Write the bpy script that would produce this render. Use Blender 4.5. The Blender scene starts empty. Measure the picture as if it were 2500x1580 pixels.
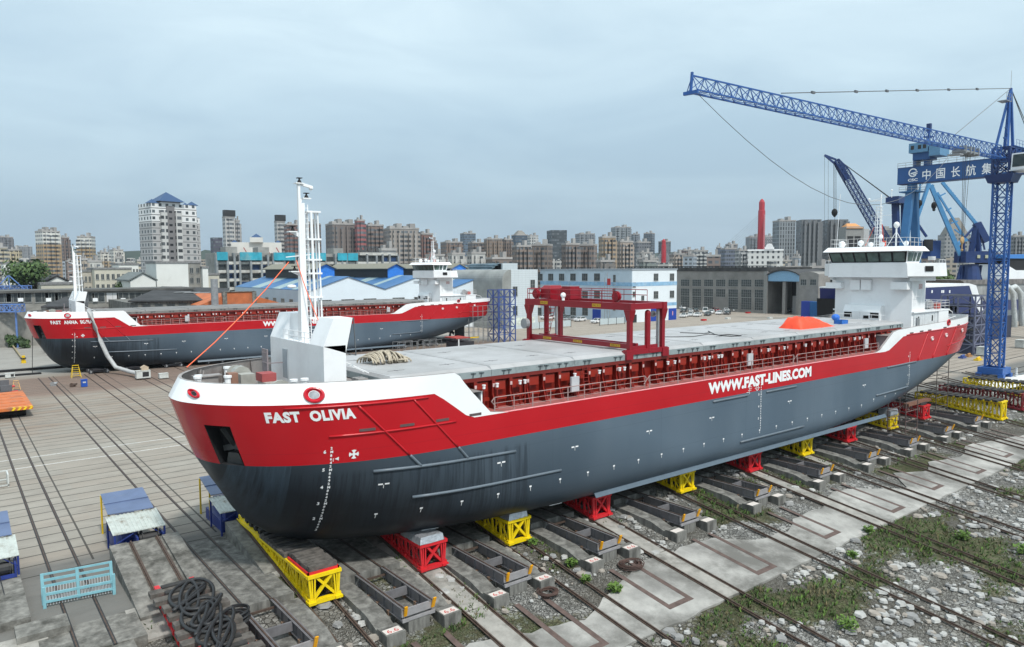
import bpy, math, random
from mathutils import Vector, Matrix
R = random.Random(7)
PI = math.pi
sc = bpy.context.scene
COL = sc.collection
# ---------------------------------------------------------------- camera
RM = ((0.786696, 0.051161, -0.615217), (-0.617319, 0.056801, -0.784660), (-0.005199, 0.997074, 0.076268))
FOC, CX, CY, CZ = 1768.0, 1250.0, 790.0, 17.0
cam = bpy.data.objects.new('camera', bpy.data.cameras.new('camera')); COL.objects.link(cam)
m = Matrix(RM).to_4x4(); m.translation = (0, 0, CZ)
cam.matrix_world = m
cam.data.sensor_width = 36; cam.data.lens = 36 * FOC / 2500; cam.data.clip_end = 12000; cam.data.clip_start = 1
sc.camera = cam
# ---------------------------------------------------------------- world and sun
SUN_EL, SUN_AZ = 54, (-0.06, -1.0)          # direction towards the sun in plan
w = bpy.data.worlds.new('World'); sc.world = w; w.use_nodes = True
nt = w.node_tree; nt.nodes.clear()
def N(t, **k):
    n = nt.nodes.new(t)
    for a, b in k.items(): setattr(n, a, b)
    return n
sky = N('ShaderNodeTexSky', sky_type='NISHITA', sun_disc=False)
sky.sun_elevation = math.radians(SUN_EL); sky.sun_rotation = math.atan2(SUN_AZ[0], SUN_AZ[1])
sky.dust_density = 3.0; sky.air_density = 1.2
tc = N('ShaderNodeTexCoord'); mp = N('ShaderNodeMapping'); mp.inputs['Scale'].default_value = (1.0, 1.0, 4.2)
no = N('ShaderNodeTexNoise'); no.inputs['Scale'].default_value = 2.6; no.inputs['Detail'].default_value = 7; no.inputs['Roughness'].default_value = .52; no.inputs['Distortion'].default_value = .5
sep = N('ShaderNodeSeparateXYZ'); cr = N('ShaderNodeValToRGB'); cl = N('ShaderNodeValToRGB')
e = cr.color_ramp.elements
e[0].position = .47; e[0].color = (2.9, 3.95, 4.75, 1); e[1].position = .95; e[1].color = (6.2, 7.4, 7.9, 1)
for p_, c_ in ((.53, (3.1, 4.2, 5.0, 1)), (.60, (3.9, 5.15, 5.95, 1)), (.66, (4.9, 6.15, 6.8, 1)), (.76, (5.7, 6.9, 7.4, 1))):
    x_ = cr.color_ramp.elements.new(p_); x_.color = c_
e = cl.color_ramp.elements
e[0].position = .32; e[0].color = (.85, .88, .91, 1); e[1].position = .70; e[1].color = (1.16, 1.13, 1.1, 1)
mr = N('ShaderNodeMapRange'); mr.inputs['From Min'].default_value = -1
mu = N('ShaderNodeMix', data_type='RGBA', blend_type='MULTIPLY'); mu.inputs[0].default_value = 1
mx = N('ShaderNodeMix', data_type='RGBA'); mx.inputs[0].default_value = .88
bg = N('ShaderNodeBackground'); bg.inputs['Strength'].default_value = .15
out = N('ShaderNodeOutputWorld'); L = nt.links.new
L(tc.outputs['Generated'], mp.inputs[0]); L(mp.outputs[0], no.inputs['Vector']); L(no.outputs[0], cl.inputs[0])
L(tc.outputs['Generated'], sep.inputs[0]); L(sep.outputs['Z'], mr.inputs[0]); L(mr.outputs[0], cr.inputs[0])
L(cr.outputs[0], mu.inputs[6]); L(cl.outputs[0], mu.inputs[7])
L(sky.outputs[0], mx.inputs[6]); L(mu.outputs[2], mx.inputs[7]); L(mx.outputs[2], bg.inputs[0]); L(bg.outputs[0], out.inputs[0])
sun = bpy.data.objects.new('sun', bpy.data.lights.new('sun', 'SUN')); COL.objects.link(sun)
sun.data.energy = 3.3; sun.data.angle = math.radians(5); sun.data.color = (1, .965, .91)
ce = math.cos(math.radians(SUN_EL)); sd = Vector((SUN_AZ[0] * ce, SUN_AZ[1] * ce, math.sin(math.radians(SUN_EL))))
sun.rotation_euler = sd.to_track_quat('Z', 'Y').to_euler()
sc.view_settings.view_transform = 'Standard'; sc.view_settings.look = 'None'
sc.view_settings.exposure = 0; sc.view_settings.gamma = 1
sc.cycles.volume_step_rate = 4; sc.cycles.max_bounces = 6; sc.cycles.volume_bounces = 0; sc.cycles.transparent_max_bounces = 6
# ---------------------------------------------------------------- photo measurement helpers (photo pixel -> point on a world plane)
def ray(u, v): return Matrix(RM) @ Vector((u - CX, -(v - CY), -FOC))
def on(u, v, ax, val):
    r = ray(u, v); c = (0, 0, CZ)[ax]; t = (val - c) / r[ax]
    return Vector((0, 0, CZ)) + t * r
def G(u, v, z=0.0): return on(u, v, 2, z)
def D(u, v, d): return Vector((0, 0, CZ)) + ray(u, v) / FOC * d
SL, SY = .14, 39.5
def zs(y): return SL * (y - SY)
# ---------------------------------------------------------------- object helpers
def tag(o, label=None, cat=None, group=None, kind=None):
    if label: o['label'] = label
    if cat: o['category'] = cat
    if group: o['group'] = group
    if kind: o['kind'] = kind
    return o
LOC = {}
def thing(name, label, cat, loc=(0, 0, 0), rotz=0, group=None):
    o = bpy.data.objects.new(name, None); COL.objects.link(o)
    o.location = loc; o.rotation_euler = (0, 0, rotz); o.empty_display_size = .3
    LOC[o.name] = Vector(loc) if not rotz else None
    return tag(o, label, cat, group)
def off_of(o):
    t = Vector((0, 0, 0))
    while o is not None:
        t = t + o.location; o = o.parent
    return t
class MB:
    def __init__(s): s.v = []; s.f = []; s.m = []
    def add(s, vs, fs, m=0):
        b = len(s.v); s.v += [tuple(p) for p in vs]; s.f += [tuple(b + i for i in f) for f in fs]; s.m += [m] * len(fs); return s
    def box(s, x0, x1, y0, y1, z0, z1, m=0):
        return s.add([(x0, y0, z0), (x1, y0, z0), (x1, y1, z0), (x0, y1, z0), (x0, y0, z1), (x1, y0, z1), (x1, y1, z1), (x0, y1, z1)],
                     [(0, 3, 2, 1), (4, 5, 6, 7), (0, 1, 5, 4), (1, 2, 6, 5), (2, 3, 7, 6), (3, 0, 4, 7)], m)
    def hexa(s, b4, t4, m=0):
        return s.add(list(b4) + list(t4), [(0, 3, 2, 1), (4, 5, 6, 7), (0, 1, 5, 4), (1, 2, 6, 5), (2, 3, 7, 6), (3, 0, 4, 7)], m)
    def obox(s, c, sz, rz=0, m=0):
        ca, sa = math.cos(rz), math.sin(rz); P = []
        for dz in (-.5, .5):
            for dx, dy in ((-.5, -.5), (.5, -.5), (.5, .5), (-.5, .5)):
                x, y = dx * sz[0], dy * sz[1]
                P.append((c[0] + x * ca - y * sa, c[1] + x * sa + y * ca, c[2] + dz * sz[2]))
        return s.hexa(P[:4], P[4:], m)
    def bar(s, p, q, w, h=None, m=0):
        p = Vector(p); q = Vector(q); d = q - p
        if d.length < 1e-6: return s
        h = h or w; up = Vector((0, 0, 1))
        if abs(d.normalized().z) > .98: up = Vector((0, 1, 0))
        a = d.cross(up).normalized() * w / 2; b = a.cross(d).normalized() * h / 2
        return s.hexa([p - a - b, p + a - b, p + a + b, p - a + b], [q - a - b, q + a - b, q + a + b, q - a + b], m)
    def tube(s, p, q, r, n=6, m=0, r2=None, caps=True):
        p = Vector(p); q = Vector(q); d = q - p; r2 = r if r2 is None else r2
        if d.length < 1e-6: return s
        up = Vector((0, 0, 1)) if abs(d.normalized().z) < .98 else Vector((0, 1, 0))
        a = d.cross(up).normalized(); b = a.cross(d).normalized(); V = []
        for c, rr in ((p, r), (q, r2)):
            for i in range(n):
                t = 2 * PI * i / n; V.append(c + a * math.cos(t) * rr + b * math.sin(t) * rr)
        F = [(i, (i + 1) % n, n + (i + 1) % n, n + i) for i in range(n)]
        if caps: F += [tuple(range(n))[::-1], tuple(range(n, 2 * n))]
        return s.add(V, F, m)
    def path(s, pts, r, n=6, m=0):
        pts = [Vector(p) for p in pts]; V = []; k = len(pts)
        for i, p in enumerate(pts):
            d = (pts[min(i + 1, k - 1)] - pts[max(i - 1, 0)]).normalized()
            up = Vector((0, 0, 1)) if abs(d.z) < .95 else Vector((0, 1, 0))
            a = d.cross(up).normalized(); b = a.cross(d).normalized()
            for j in range(n):
                t = 2 * PI * j / n; V.append(p + a * math.cos(t) * r + b * math.sin(t) * r)
        F = [(i * n + j, i * n + (j + 1) % n, (i + 1) * n + (j + 1) % n, (i + 1) * n + j) for i in range(k - 1) for j in range(n)]
        F += [tuple(range(n))[::-1], tuple(range((k - 1) * n, k * n))]
        return s.add(V, F, m)
    def prism(s, poly, ax, a, b, m=0):
        def put(p, t):
            q = list(p); q.insert(ax, t); return tuple(q)
        n = len(poly)
        return s.add([put(p, a) for p in poly] + [put(p, b) for p in poly],
                     [tuple(range(n))[::-1], tuple(range(n, 2 * n))] + [(i, (i + 1) % n, n + (i + 1) % n, n + i) for i in range(n)], m)
    def quad(s, a, b, c, d, m=0): return s.add([a, b, c, d], [(0, 1, 2, 3)], m)
    def ball(s, c, r, n=10, k=6, m=0, sz=(1, 1, 1)):
        V = []; 
        for i in range(k + 1):
            ph = PI * i / k
            for j in range(n):
                t = 2 * PI * j / n; V.append((c[0] + r * sz[0] * math.sin(ph) * math.cos(t), c[1] + r * sz[1] * math.sin(ph) * math.sin(t), c[2] + r * sz[2] * math.cos(ph)))
        return s.add(V, [(i * n + j, (i + 1) * n + j, (i + 1) * n + (j + 1) % n, i * n + (j + 1) % n) for i in range(k) for j in range(n)], m)
    def mesh(s, name, mats, off=Vector((0, 0, 0)), smooth=False):
        me = bpy.data.meshes.new(name)
        me.from_pydata([(p[0] - off[0], p[1] - off[1], p[2] - off[2]) for p in s.v], [], s.f)
        for mt in (mats if isinstance(mats, (list, tuple)) else [mats]): me.materials.append(mt)
        me.polygons.foreach_set('material_index', s.m)
        if smooth: me.polygons.foreach_set('use_smooth', [True] * len(s.f))
        me.update(); return me
    def build(s, name, mats, parent=None, origin=None, smooth=False, local=False):
        off = Vector((0, 0, 0)) if local else (off_of(parent) if parent else Vector(origin or (0, 0, 0)))
        o = bpy.data.objects.new(name, s.mesh(name, mats, off, smooth)); COL.objects.link(o)
        if parent: o.parent = parent
        elif origin: o.location = origin
        return o
def dup(root, loc=None, rotz=None, label=None, group=None):
    r = root.copy(); COL.objects.link(r)
    if loc is not None: r.location = loc
    if rotz is not None: r.rotation_euler = (0, 0, rotz)
    if label: r['label'] = label
    if group: r['group'] = group
    for ch in list(root.children):
        c = ch.copy(); COL.objects.link(c); c.parent = r
        for g in ch.children:
            d = g.copy(); COL.objects.link(d); d.parent = c
    return r
def put(src, parent, loc, name=None):
    o = src.copy(); COL.objects.link(o); o.parent = parent; o.location = loc
    return o
# ---------------------------------------------------------------- materials
MATS = {}
def newmat(name):
    m = bpy.data.materials.new(name); m.use_nodes = True; t = m.node_tree; t.nodes.clear()
    b = t.nodes.new('ShaderNodeBsdfPrincipled'); o = t.nodes.new('ShaderNodeOutputMaterial'); t.links.new(b.outputs[0], o.inputs[0])
    return m, t, b
def mat(name, col, rough=.6, metal=0, var=.12, scale=2.0, bump=0, dirt=None, streak=False, coord='Object', spec=None, dth=(.52, .72)):
    if name in MATS: return MATS[name]
    m, t, b = newmat(name); L = t.links.new
    b.inputs['Roughness'].default_value = rough; b.inputs['Metallic'].default_value = metal
    if spec is not None: b.inputs['Specular IOR Level'].default_value = spec
    tc = t.nodes.new('ShaderNodeTexCoord'); mp = t.nodes.new('ShaderNodeMapping'); L(tc.outputs[coord], mp.inputs[0])
    if streak: mp.inputs['Scale'].default_value = (1, 1, .12)
    no = t.nodes.new('ShaderNodeTexNoise'); no.inputs['Scale'].default_value = scale; no.inputs['Detail'].default_value = 6; no.inputs['Roughness'].default_value = .6
    L(mp.outputs[0], no.inputs['Vector'])
    cr = t.nodes.new('ShaderNodeValToRGB'); e = cr.color_ramp.elements
    lo = [c * (1 - var) for c in col]; hi = [min(1, c * (1 + var)) for c in col]
    e[0].position = .3; e[0].color = (*lo, 1); e[1].position = .7; e[1].color = (*hi, 1)
    L(no.outputs[0], cr.inputs[0]); c_out = cr.outputs[0]
    if dirt:
        n2 = t.nodes.new('ShaderNodeTexNoise'); n2.inputs['Scale'].default_value = scale * .45; n2.inputs['Detail'].default_value = 8; n2.inputs['Roughness'].default_value = .68
        m2 = t.nodes.new('ShaderNodeMapping'); m2.inputs['Location'].default_value = (7, 3, 1); m2.inputs['Scale'].default_value = (1, 1, .3 if streak else 1)
        L(tc.outputs[coord], m2.inputs[0]); L(m2.outputs[0], n2.inputs['Vector'])
        r2 = t.nodes.new('ShaderNodeValToRGB'); r2.color_ramp.elements[0].position = dth[0]; r2.color_ramp.elements[1].position = dth[1]; L(n2.outputs[0], r2.inputs[0])
        mx = t.nodes.new('ShaderNodeMix'); mx.data_type = 'RGBA'; L(r2.outputs[0], mx.inputs[0]); L(c_out, mx.inputs[6]); mx.inputs[7].default_value = (*dirt, 1); c_out = mx.outputs[2]
    L(c_out, b.inputs['Base Color'])
    if bump:
        bp = t.nodes.new('ShaderNodeBump'); bp.inputs['Strength'].default_value = bump; bp.inputs['Distance'].default_value = .05; L(no.outputs[0], bp.inputs['Height']); L(bp.outputs[0], b.inputs['Normal'])
    MATS[name] = m; return m
class NT:
    """tiny maths-node helper for the procedural surfaces"""
    def __init__(s, t): s.t = t; s.L = t.links.new
    def c(s, x, sock):
        if isinstance(x, (int, float)): sock.default_value = x
        else: s.L(x, sock)
    def m(s, op, a, b=0.0, c=None):
        n = s.t.nodes.new('ShaderNodeMath'); n.operation = op; s.c(a, n.inputs[0]); s.c(b, n.inputs[1])
        if c is not None: s.c(c, n.inputs[2])
        return n.outputs[0]
    def mix(s, f, a, b):
        n = s.t.nodes.new('ShaderNodeMix'); n.data_type = 'RGBA'; s.c(f, n.inputs[0])
        for x, k in ((a, 6), (b, 7)):
            if isinstance(x, tuple): n.inputs[k].default_value = (*x, 1)
            else: s.L(x, n.inputs[k])
        return n.outputs[2]
    def noise(s, vec, scale, det=5, rough=.6, out=0, dist=0):
        n = s.t.nodes.new('ShaderNodeTexNoise'); n.inputs['Scale'].default_value = scale; n.inputs['Detail'].default_value = det; n.inputs['Roughness'].default_value = rough; n.inputs['Distortion'].default_value = dist
        s.L(vec, n.inputs['Vector']); return n.outputs[out]
    def ramp(s, x, a, b):
        n = s.t.nodes.new('ShaderNodeMapRange'); n.inputs[1].default_value = a; n.inputs[2].default_value = b; s.c(x, n.inputs[0]); return n.outputs[0]
    def step(s, x, a, b): return s.m('MULTIPLY', s.m('GREATER_THAN', x, a), s.m('LESS_THAN', x, b))
def facade(name, wall, glass, bay=3.2, floor=3.0, wx=(.22, .78), wz=(.3, .8), band=None, wall2=None, z2=None, rail=.0, grime=.25):
    if name in MATS: return MATS[name]
    m, t, b = newmat(name); K = NT(t)
    tc = t.nodes.new('ShaderNodeTexCoord'); sp = t.nodes.new('ShaderNodeSeparateXYZ'); K.L(tc.outputs['Object'], sp.inputs[0])
    h = K.m('ADD', sp.outputs[0], sp.outputs[1]); fx = K.m('FRACT', K.m('MULTIPLY', h, 1 / bay)); fz = K.m('FRACT', K.m('MULTIPLY', sp.outputs[2], 1 / floor))
    win = K.m('MULTIPLY', K.step(fx, *wx), K.step(fz, *wz))
    cid = K.m('ADD', K.m('FLOOR', K.m('MULTIPLY', h, 1 / bay)), K.m('MULTIPLY', K.m('FLOOR', K.m('MULTIPLY', sp.outputs[2], 1 / floor)), 7.13))
    wn = t.nodes.new('ShaderNodeTexWhiteNoise'); wn.noise_dimensions = '1D'; K.L(cid, wn.inputs['W'])
    g = K.mix(wn.outputs[0], tuple(x * .55 for x in glass), tuple(min(1, x * 1.9) for x in glass))
    nz = K.noise(tc.outputs['Object'], .12, 6, .7)
    wcol = K.mix(K.m('MULTIPLY', nz, grime * 2), wall, tuple(x * .45 for x in wall))
    if wall2: wcol = K.mix(K.m('GREATER_THAN', sp.outputs[2], z2), wcol, wall2)
    if band: wcol = K.mix(K.m('LESS_THAN', fz, .13), wcol, band)
    up = t.nodes.new('ShaderNodeNewGeometry'); sn = t.nodes.new('ShaderNodeSeparateXYZ'); K.L(up.outputs['True Normal'], sn.inputs[0])
    win = K.m('MULTIPLY', win, K.m('LESS_THAN', K.m('ABSOLUTE', sn.outputs[2]), .5))
    K.L(K.mix(win, wcol, g), b.inputs['Base Color'])
    K.L(K.m('SUBTRACT', .8, K.m('MULTIPLY', win, .55)), b.inputs['Roughness'])
    MATS[name] = m; return m
def hx(h):
    h = h.lstrip('#'); c = [int(h[i:i + 2], 16) / 255 for i in (0, 2, 4)]
    return tuple(x / 12.92 if x <= .04045 else ((x + .055) / 1.055) ** 2.4 for x in c)
def text_mesh(txt, size, bold=.0, name='text', font=None, spacing=1.0):
    cu = bpy.data.curves.new(name, 'FONT'); cu.body = txt; cu.size = size; cu.offset = bold; cu.space_character = spacing; cu.align_x = 'LEFT'; cu.resolution_u = 3
    o = bpy.data.objects.new(name, cu); COL.objects.link(o); dg = bpy.context.evaluated_depsgraph_get(); me = bpy.data.meshes.new_from_object(o.evaluated_get(dg))
    vs = [tuple(v.co) for v in me.vertices]; fs = [tuple(p.vertices) for p in me.polygons]
    bpy.data.objects.remove(o); bpy.data.curves.remove(cu); bpy.data.meshes.remove(me)
    return vs, fs
def put_text(txt, p0, ux, uz, size, m_, parent, name='lettering', bold=.0, width=None, spacing=1.0, th=.01):
    """flat lettering: p0 lower-left corner, ux / uz unit directions of reading and up"""
    vs, fs = text_mesh(txt, size, bold, name, spacing=spacing)
    ux = Vector(ux); uz = Vector(uz); w_ = max(v[0] for v in vs) if vs else 1; k = (width / w_) if width else 1
    b_ = MB(); b_.add([Vector(p0) + ux * v[0] * k + uz * v[1] for v in vs], fs)
    return b_.build(name, m_, parent)
WHITE = mat('white_paint', (.86, .875, .885), .32, var=.02, scale=.6, dirt=(.74, .75, .76))
RED = mat('red_paint', hx('#b40d18'), .32, var=.08, scale=.5)
GREYW = mat('grey_white', (.5, .52, .54), .5, var=.1)
DARK = mat('dark_steel', (.02, .021, .023), .6, var=.3)
BLACK = mat('black_void', (.006, .006, .007), .8)
STEEL = mat('galvanised_steel', (.33, .34, .35), .45, .4, var=.2)
RUST = mat('rusty_rail', (.075, .05, .038), .7, var=.4, scale=4)
YEL = mat('yellow_truss_paint', hx('#e6c808'), .5, var=.12, scale=1.5, dirt=(.22, .15, .03), dth=(.6, .85))
REDT = mat('red_truss_paint', hx('#c8242c'), .5, var=.15, scale=1.5, dirt=(.17, .05, .035), dth=(.58, .85))
BLUE = mat('blue_crane_paint', hx('#24528c'), .45, var=.15, scale=.8)
NAVY = mat('navy_crane_paint', hx('#1f3768'), .45, var=.15, scale=.8)
LBLUE = mat('light_blue_crane_paint', hx('#4a86b4'), .45, var=.1, scale=.8)
CONC = mat('old_concrete', (.19, .185, .168), .92, var=.42, scale=2.2, bump=.8, dirt=(.06, .058, .05), dth=(.45, .66))
CONCD = mat('streaked_concrete', (.185, .182, .168), .92, var=.42, scale=2.6, bump=.7, dirt=(.07, .068, .062), streak=True, dth=(.44, .66))
TIMB = mat('weathered_timber', (.10, .09, .08), .85, var=.5, scale=3, bump=.5)
TIMBD = mat('dark_timber', (.035, .034, .033), .85, var=.5, scale=3, bump=.5)
GLASS = mat('dark_glass', (.035, .05, .05), .08, var=.3, scale=.5)
SILVER = mat('silver_sheet', (.5, .52, .55), .3, .6, var=.15, scale=5, bump=1.0)
ROPE = mat('beige_rope', (.42, .37, .29), .9, var=.3, scale=6)
ORANGE = mat('orange_web', hx('#f0683c'), .6)
from mathutils import noise as NZ
# ================================================================= THE SETTING
def ymat():
    m, t, b = newmat('yard_concrete'); K = NT(t)
    g = t.nodes.new('ShaderNodeNewGeometry'); P = g.outputs['Position']; s = t.nodes.new('ShaderNodeSeparateXYZ'); K.L(P, s.inputs[0]); X, Y = s.outputs[0], s.outputs[1]
    mp = t.nodes.new('ShaderNodeMapping'); mp.inputs['Scale'].default_value = (.35, 1, 1); K.L(P, mp.inputs[0])
    n1 = K.noise(mp.outputs[0], .35, 8, .65); n2 = K.noise(P, .045, 5, .6); n3 = K.noise(P, 3.0, 4, .7); n4 = K.noise(mp.outputs[0], .9, 6, .7)
    pale = K.mix(n1, (.19, .175, .152), (.39, .365, .32))
    slab = K.m('ADD', K.m('MULTIPLY', K.m('FLOOR', K.m('MULTIPLY', Y, 1 / 1.75)), 3.7), K.m('FLOOR', K.m('MULTIPLY', X, .14)))
    wn = t.nodes.new('ShaderNodeTexWhiteNoise'); wn.noise_dimensions = '1D'; K.L(slab, wn.inputs['W'])
    pale = K.mix(K.m('MULTIPLY', wn.outputs[0], .3), pale, (.30, .24, .19))
    dark = K.mix(n4, (.085, .083, .076), (.23, .225, .21))
    edge = K.m('ADD', Y, K.m('MULTIPLY', n2, 5))
    c = K.mix(K.ramp(edge, 50.5, 52), dark, pale)
    br = K.m('MULTIPLY', K.m('MULTIPLY', K.ramp(edge, 82, 95), K.ramp(n1, .40, .62)), .75)
    c = K.mix(br, c, (.22, .165, .125))
    rb = K.m('MULTIPLY', K.ramp(edge, 117, 120), K.m('SUBTRACT', 1, K.ramp(edge, 137, 140)))
    c = K.mix(K.m('MULTIPLY', rb, .8), c, K.mix(n1, (.12, .075, .055), (.24, .175, .145)))
    strip = K.m('MULTIPLY', K.ramp(X, 80, 120), K.m('MULTIPLY', K.ramp(Y, 92, 98), K.m('SUBTRACT', 1, K.ramp(Y, 112, 118))))
    c = K.mix(K.m('MULTIPLY', strip, .7), c, (.24, .155, .115))
    far = K.ramp(Y, 138, 141); c = K.mix(far, c, K.mix(n1, (.24, .23, .21), (.36, .35, .325)))
    c = K.mix(K.m('MULTIPLY', K.ramp(X, 95, 112), K.ramp(Y, 44, 46)), c, K.mix(n1, (.24, .2, .165), (.40, .36, .31)))
    c = K.mix(K.m('MULTIPLY', K.ramp(n4, .50, .75), .45), c, (.11, .098, .085))
    wob = K.m('MULTIPLY', K.m('SUBTRACT', n4, .5), .10)
    f = K.m('FRACT', K.m('ADD', K.m('MULTIPLY', Y, 1 / 1.75), wob))
    zone = K.m('ADD', K.step(Y, 46.5, 72.6), K.m('ADD', K.step(Y, 79.6, 110.0), K.step(Y, 117.5, 136)))
    fine = K.m('FRACT', K.m('ADD', K.m('MULTIPLY', Y, 1 / 1.75), .5))
    gr = K.m('MULTIPLY', K.m('LESS_THAN', f, .075), zone)
    vx = K.m('LESS_THAN', K.m('ABSOLUTE', K.m('SUBTRACT', K.m('MODULO', K.m('ADD', X, 100), 7.0), 1.15)), .06)
    hy = K.m('LESS_THAN', K.m('FRACT', K.m('MULTIPLY', Y, 1 / 9.5)), .012)
    cr = K.m('MAXIMUM', K.m('MAXIMUM', gr, K.m('MULTIPLY', vx, K.step(Y, 48, 137))), K.m('MULTIPLY', hy, K.m('GREATER_THAN', Y, 70)))
    c = K.mix(K.m('MULTIPLY', cr, .82), c, (.035, .033, .03))
    K.L(c, b.inputs['Base Color']); b.inputs['Roughness'].default_value = .85; b.inputs['Specular IOR Level'].default_value = .25
    bp = t.nodes.new('ShaderNodeBump'); bp.inputs['Strength'].default_value = .35; bp.inputs['Distance'].default_value = .05
    K.L(K.m('SUBTRACT', n3, K.m('MULTIPLY', cr, 2)), bp.inputs['Height']); K.L(bp.outputs[0], b.inputs['Normal'])
    return m
YARD = ymat()
b_ = MB(); b_.quad((-2500, SY, 0), (6000, SY, 0), (6000, 7000, 0), (-2500, 7000, 0)); tag(b_.build('yard_ground', YARD), kind='structure')
def grn(x, y):
    """how overgrown a spot of the slope is, 0..1"""
    v = NZ.fractal(Vector((x * .10, y * .16, 3.1)), 1.0, 2.0, 5) * 1.25 + NZ.noise(Vector((x * .045, y * .07, 9))) * .45
    v += .20 * math.exp(-((y - 22) / 3.0) ** 2)
    for c in TR:
        v += .22 * math.exp(-((x - c - 1.5) / 1.3) ** 2) * (1 if y < 24 else .8)
    return max(0, min(1, .42 + v))
TR = [8.6, 14.8, 21.5, 27.9, 35.3, 44.7, 53.8, 62.2, 70.4, 79.5, 87.6, 97.4, 105.6, 114.0, 122.5]
FT = [-2.6, 4.64, 11.8, 18.15, 24.6, 31.9, 39.8, 48.6, 57.9, 66.2, 74.6, 82.9, 90.9, 101.6, 110.0, 118.2]
def smat():
    m, t, b = newmat('rubble_slope'); K = NT(t)
    g = t.nodes.new('ShaderNodeNewGeometry'); P = g.outputs['Position']
    mp = t.nodes.new('ShaderNodeMapping'); mp.inputs['Scale'].default_value = (1, 1.25, 1); mp.inputs['Rotation'].default_value = (0, 0, .5); K.L(P, mp.inputs[0])
    nzv = t.nodes.new('ShaderNodeTexNoise'); nzv.inputs['Scale'].default_value = .9; nzv.inputs['Detail'].default_value = 4; K.L(mp.outputs[0], nzv.inputs['Vector'])
    va = t.nodes.new('ShaderNodeVectorMath'); va.operation = 'MULTIPLY_ADD'; K.L(nzv.outputs[1], va.inputs[0]); va.inputs[1].default_value = (.8, .8, .8); K.L(mp.outputs[0], va.inputs[2])
    def vor(scale, feat):
        v = t.nodes.new('ShaderNodeTexVoronoi'); v.feature = feat; v.inputs['Scale'].default_value = scale; K.L(va.outputs[0], v.inputs['Vector']); return v
    v1 = vor(3.4, 'F1'); e1 = vor(3.4, 'DISTANCE_TO_EDGE'); e2 = vor(9.5, 'DISTANCE_TO_EDGE'); v2 = vor(9.5, 'F1')
    sp = t.nodes.new('ShaderNodeSeparateColor'); K.L(v1.outputs['Color'], sp.inputs[0]); sp2 = t.nodes.new('ShaderNodeSeparateColor'); K.L(v2.outputs['Color'], sp2.inputs[0])
    big = K.mix(sp.outputs[0], (.16, .16, .152), (.50, .50, .475)); sm = K.mix(sp2.outputs[1], (.11, .11, .10), (.42, .415, .39))
    n = K.noise(P, .35, 6, .65); n2 = K.noise(P, 2.5, 6, .75); n3 = K.noise(P, .12, 3, .5)
    big = K.mix(K.m('MULTIPLY', n2, .5), big, (.10, .10, .095))
    sel = K.ramp(n, .45, .52); c = K.mix(sel, sm, big)
    gap = K.m('ADD', K.m('MULTIPLY', K.m('SUBTRACT', 1, sel), K.m('SUBTRACT', 1, K.ramp(e2.outputs[0], .02, .10))), K.m('MULTIPLY', sel, K.m('SUBTRACT', 1, K.ramp(e1.outputs[0], .01, .07))))
    c = K.mix(K.m('MULTIPLY', gap, .85), c, (.035, .034, .03))
    soil = K.mix(n2, (.055, .045, .032), (.17, .155, .125))
    c = K.mix(K.m('MULTIPLY', K.ramp(n3, .42, .62), .62), c, soil)
    at = t.nodes.new('ShaderNodeAttribute'); at.attribute_name = 'growth'
    gm = K.ramp(K.m('ADD', at.outputs['Fac'], K.m('MULTIPLY', K.m('SUBTRACT', n2, .5), 1.6)), .52, .74)
    gc = K.mix(n, (.040, .058, .018), (.075, .115, .028)); gc = K.mix(K.ramp(n2, .35, .65), gc, (.115, .10, .06))
    c = K.mix(K.m('MULTIPLY', gm, .9), c, gc)
    K.L(c, b.inputs['Base Color']); b.inputs['Roughness'].default_value = .92; b.inputs['Specular IOR Level'].default_value = .2
    bp = t.nodes.new('ShaderNodeBump'); bp.inputs['Strength'].default_value = .9; bp.inputs['Distance'].default_value = .12
    K.L(K.m('SUBTRACT', n2, K.m('MULTIPLY', gap, 1.2)), bp.inputs['Height']); K.L(bp.outputs[0], b.inputs['Normal'])
    return m
nx, ny, x0_, y0_, st = 430, 200, -30.0, -40.0, .4
vs = []; gv = []
nx = int((190 - x0_) / st) + 1; ny = int((SY - y0_) / st) + 1
for j in range(ny):
    y = SY - j * st
    for i in range(nx):
        x = x0_ + i * st; bmp = .10 * NZ.fractal(Vector((x * .6, y * .6, 0)), 1, 2, 3) if j > 3 else 0
        vs.append((x, y, zs(y) - .06 + bmp * .6 - (.02 if j else -.0))); gv.append(grn(x, y))
b_ = MB(); b_.v = vs; b_.f = [(j * nx + i, (j + 1) * nx + i, (j + 1) * nx + i + 1, j * nx + i + 1) for j in range(ny - 1) for i in range(nx - 1)]; b_.m = [0] * len(b_.f)
slope = b_.build('slipway_slope_ground', smat(), smooth=True); tag(slope, kind='structure')
at = slope.data.attributes.new('growth', 'FLOAT', 'POINT'); at.data.foreach_set('value', gv)
b_ = MB(); b_.quad((-900, -40, zs(-40) - .2), (1500, -40, zs(-40) - .2), (1500, SY, -.3), (-900, SY, -.3)); tag(b_.build('outer_slope_ground', mat('outer_soil', (.14, .135, .12), .95, var=.4, scale=.6)), kind='structure')
b_ = MB(); b_.quad((-2500, -600, -12), (6000, -600, -12), (6000, -39, -12), (-2500, -39, -12)); tag(b_.build('river_water', mat('river_water', (.10, .11, .09), .12, var=.1)), kind='structure')
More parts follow.
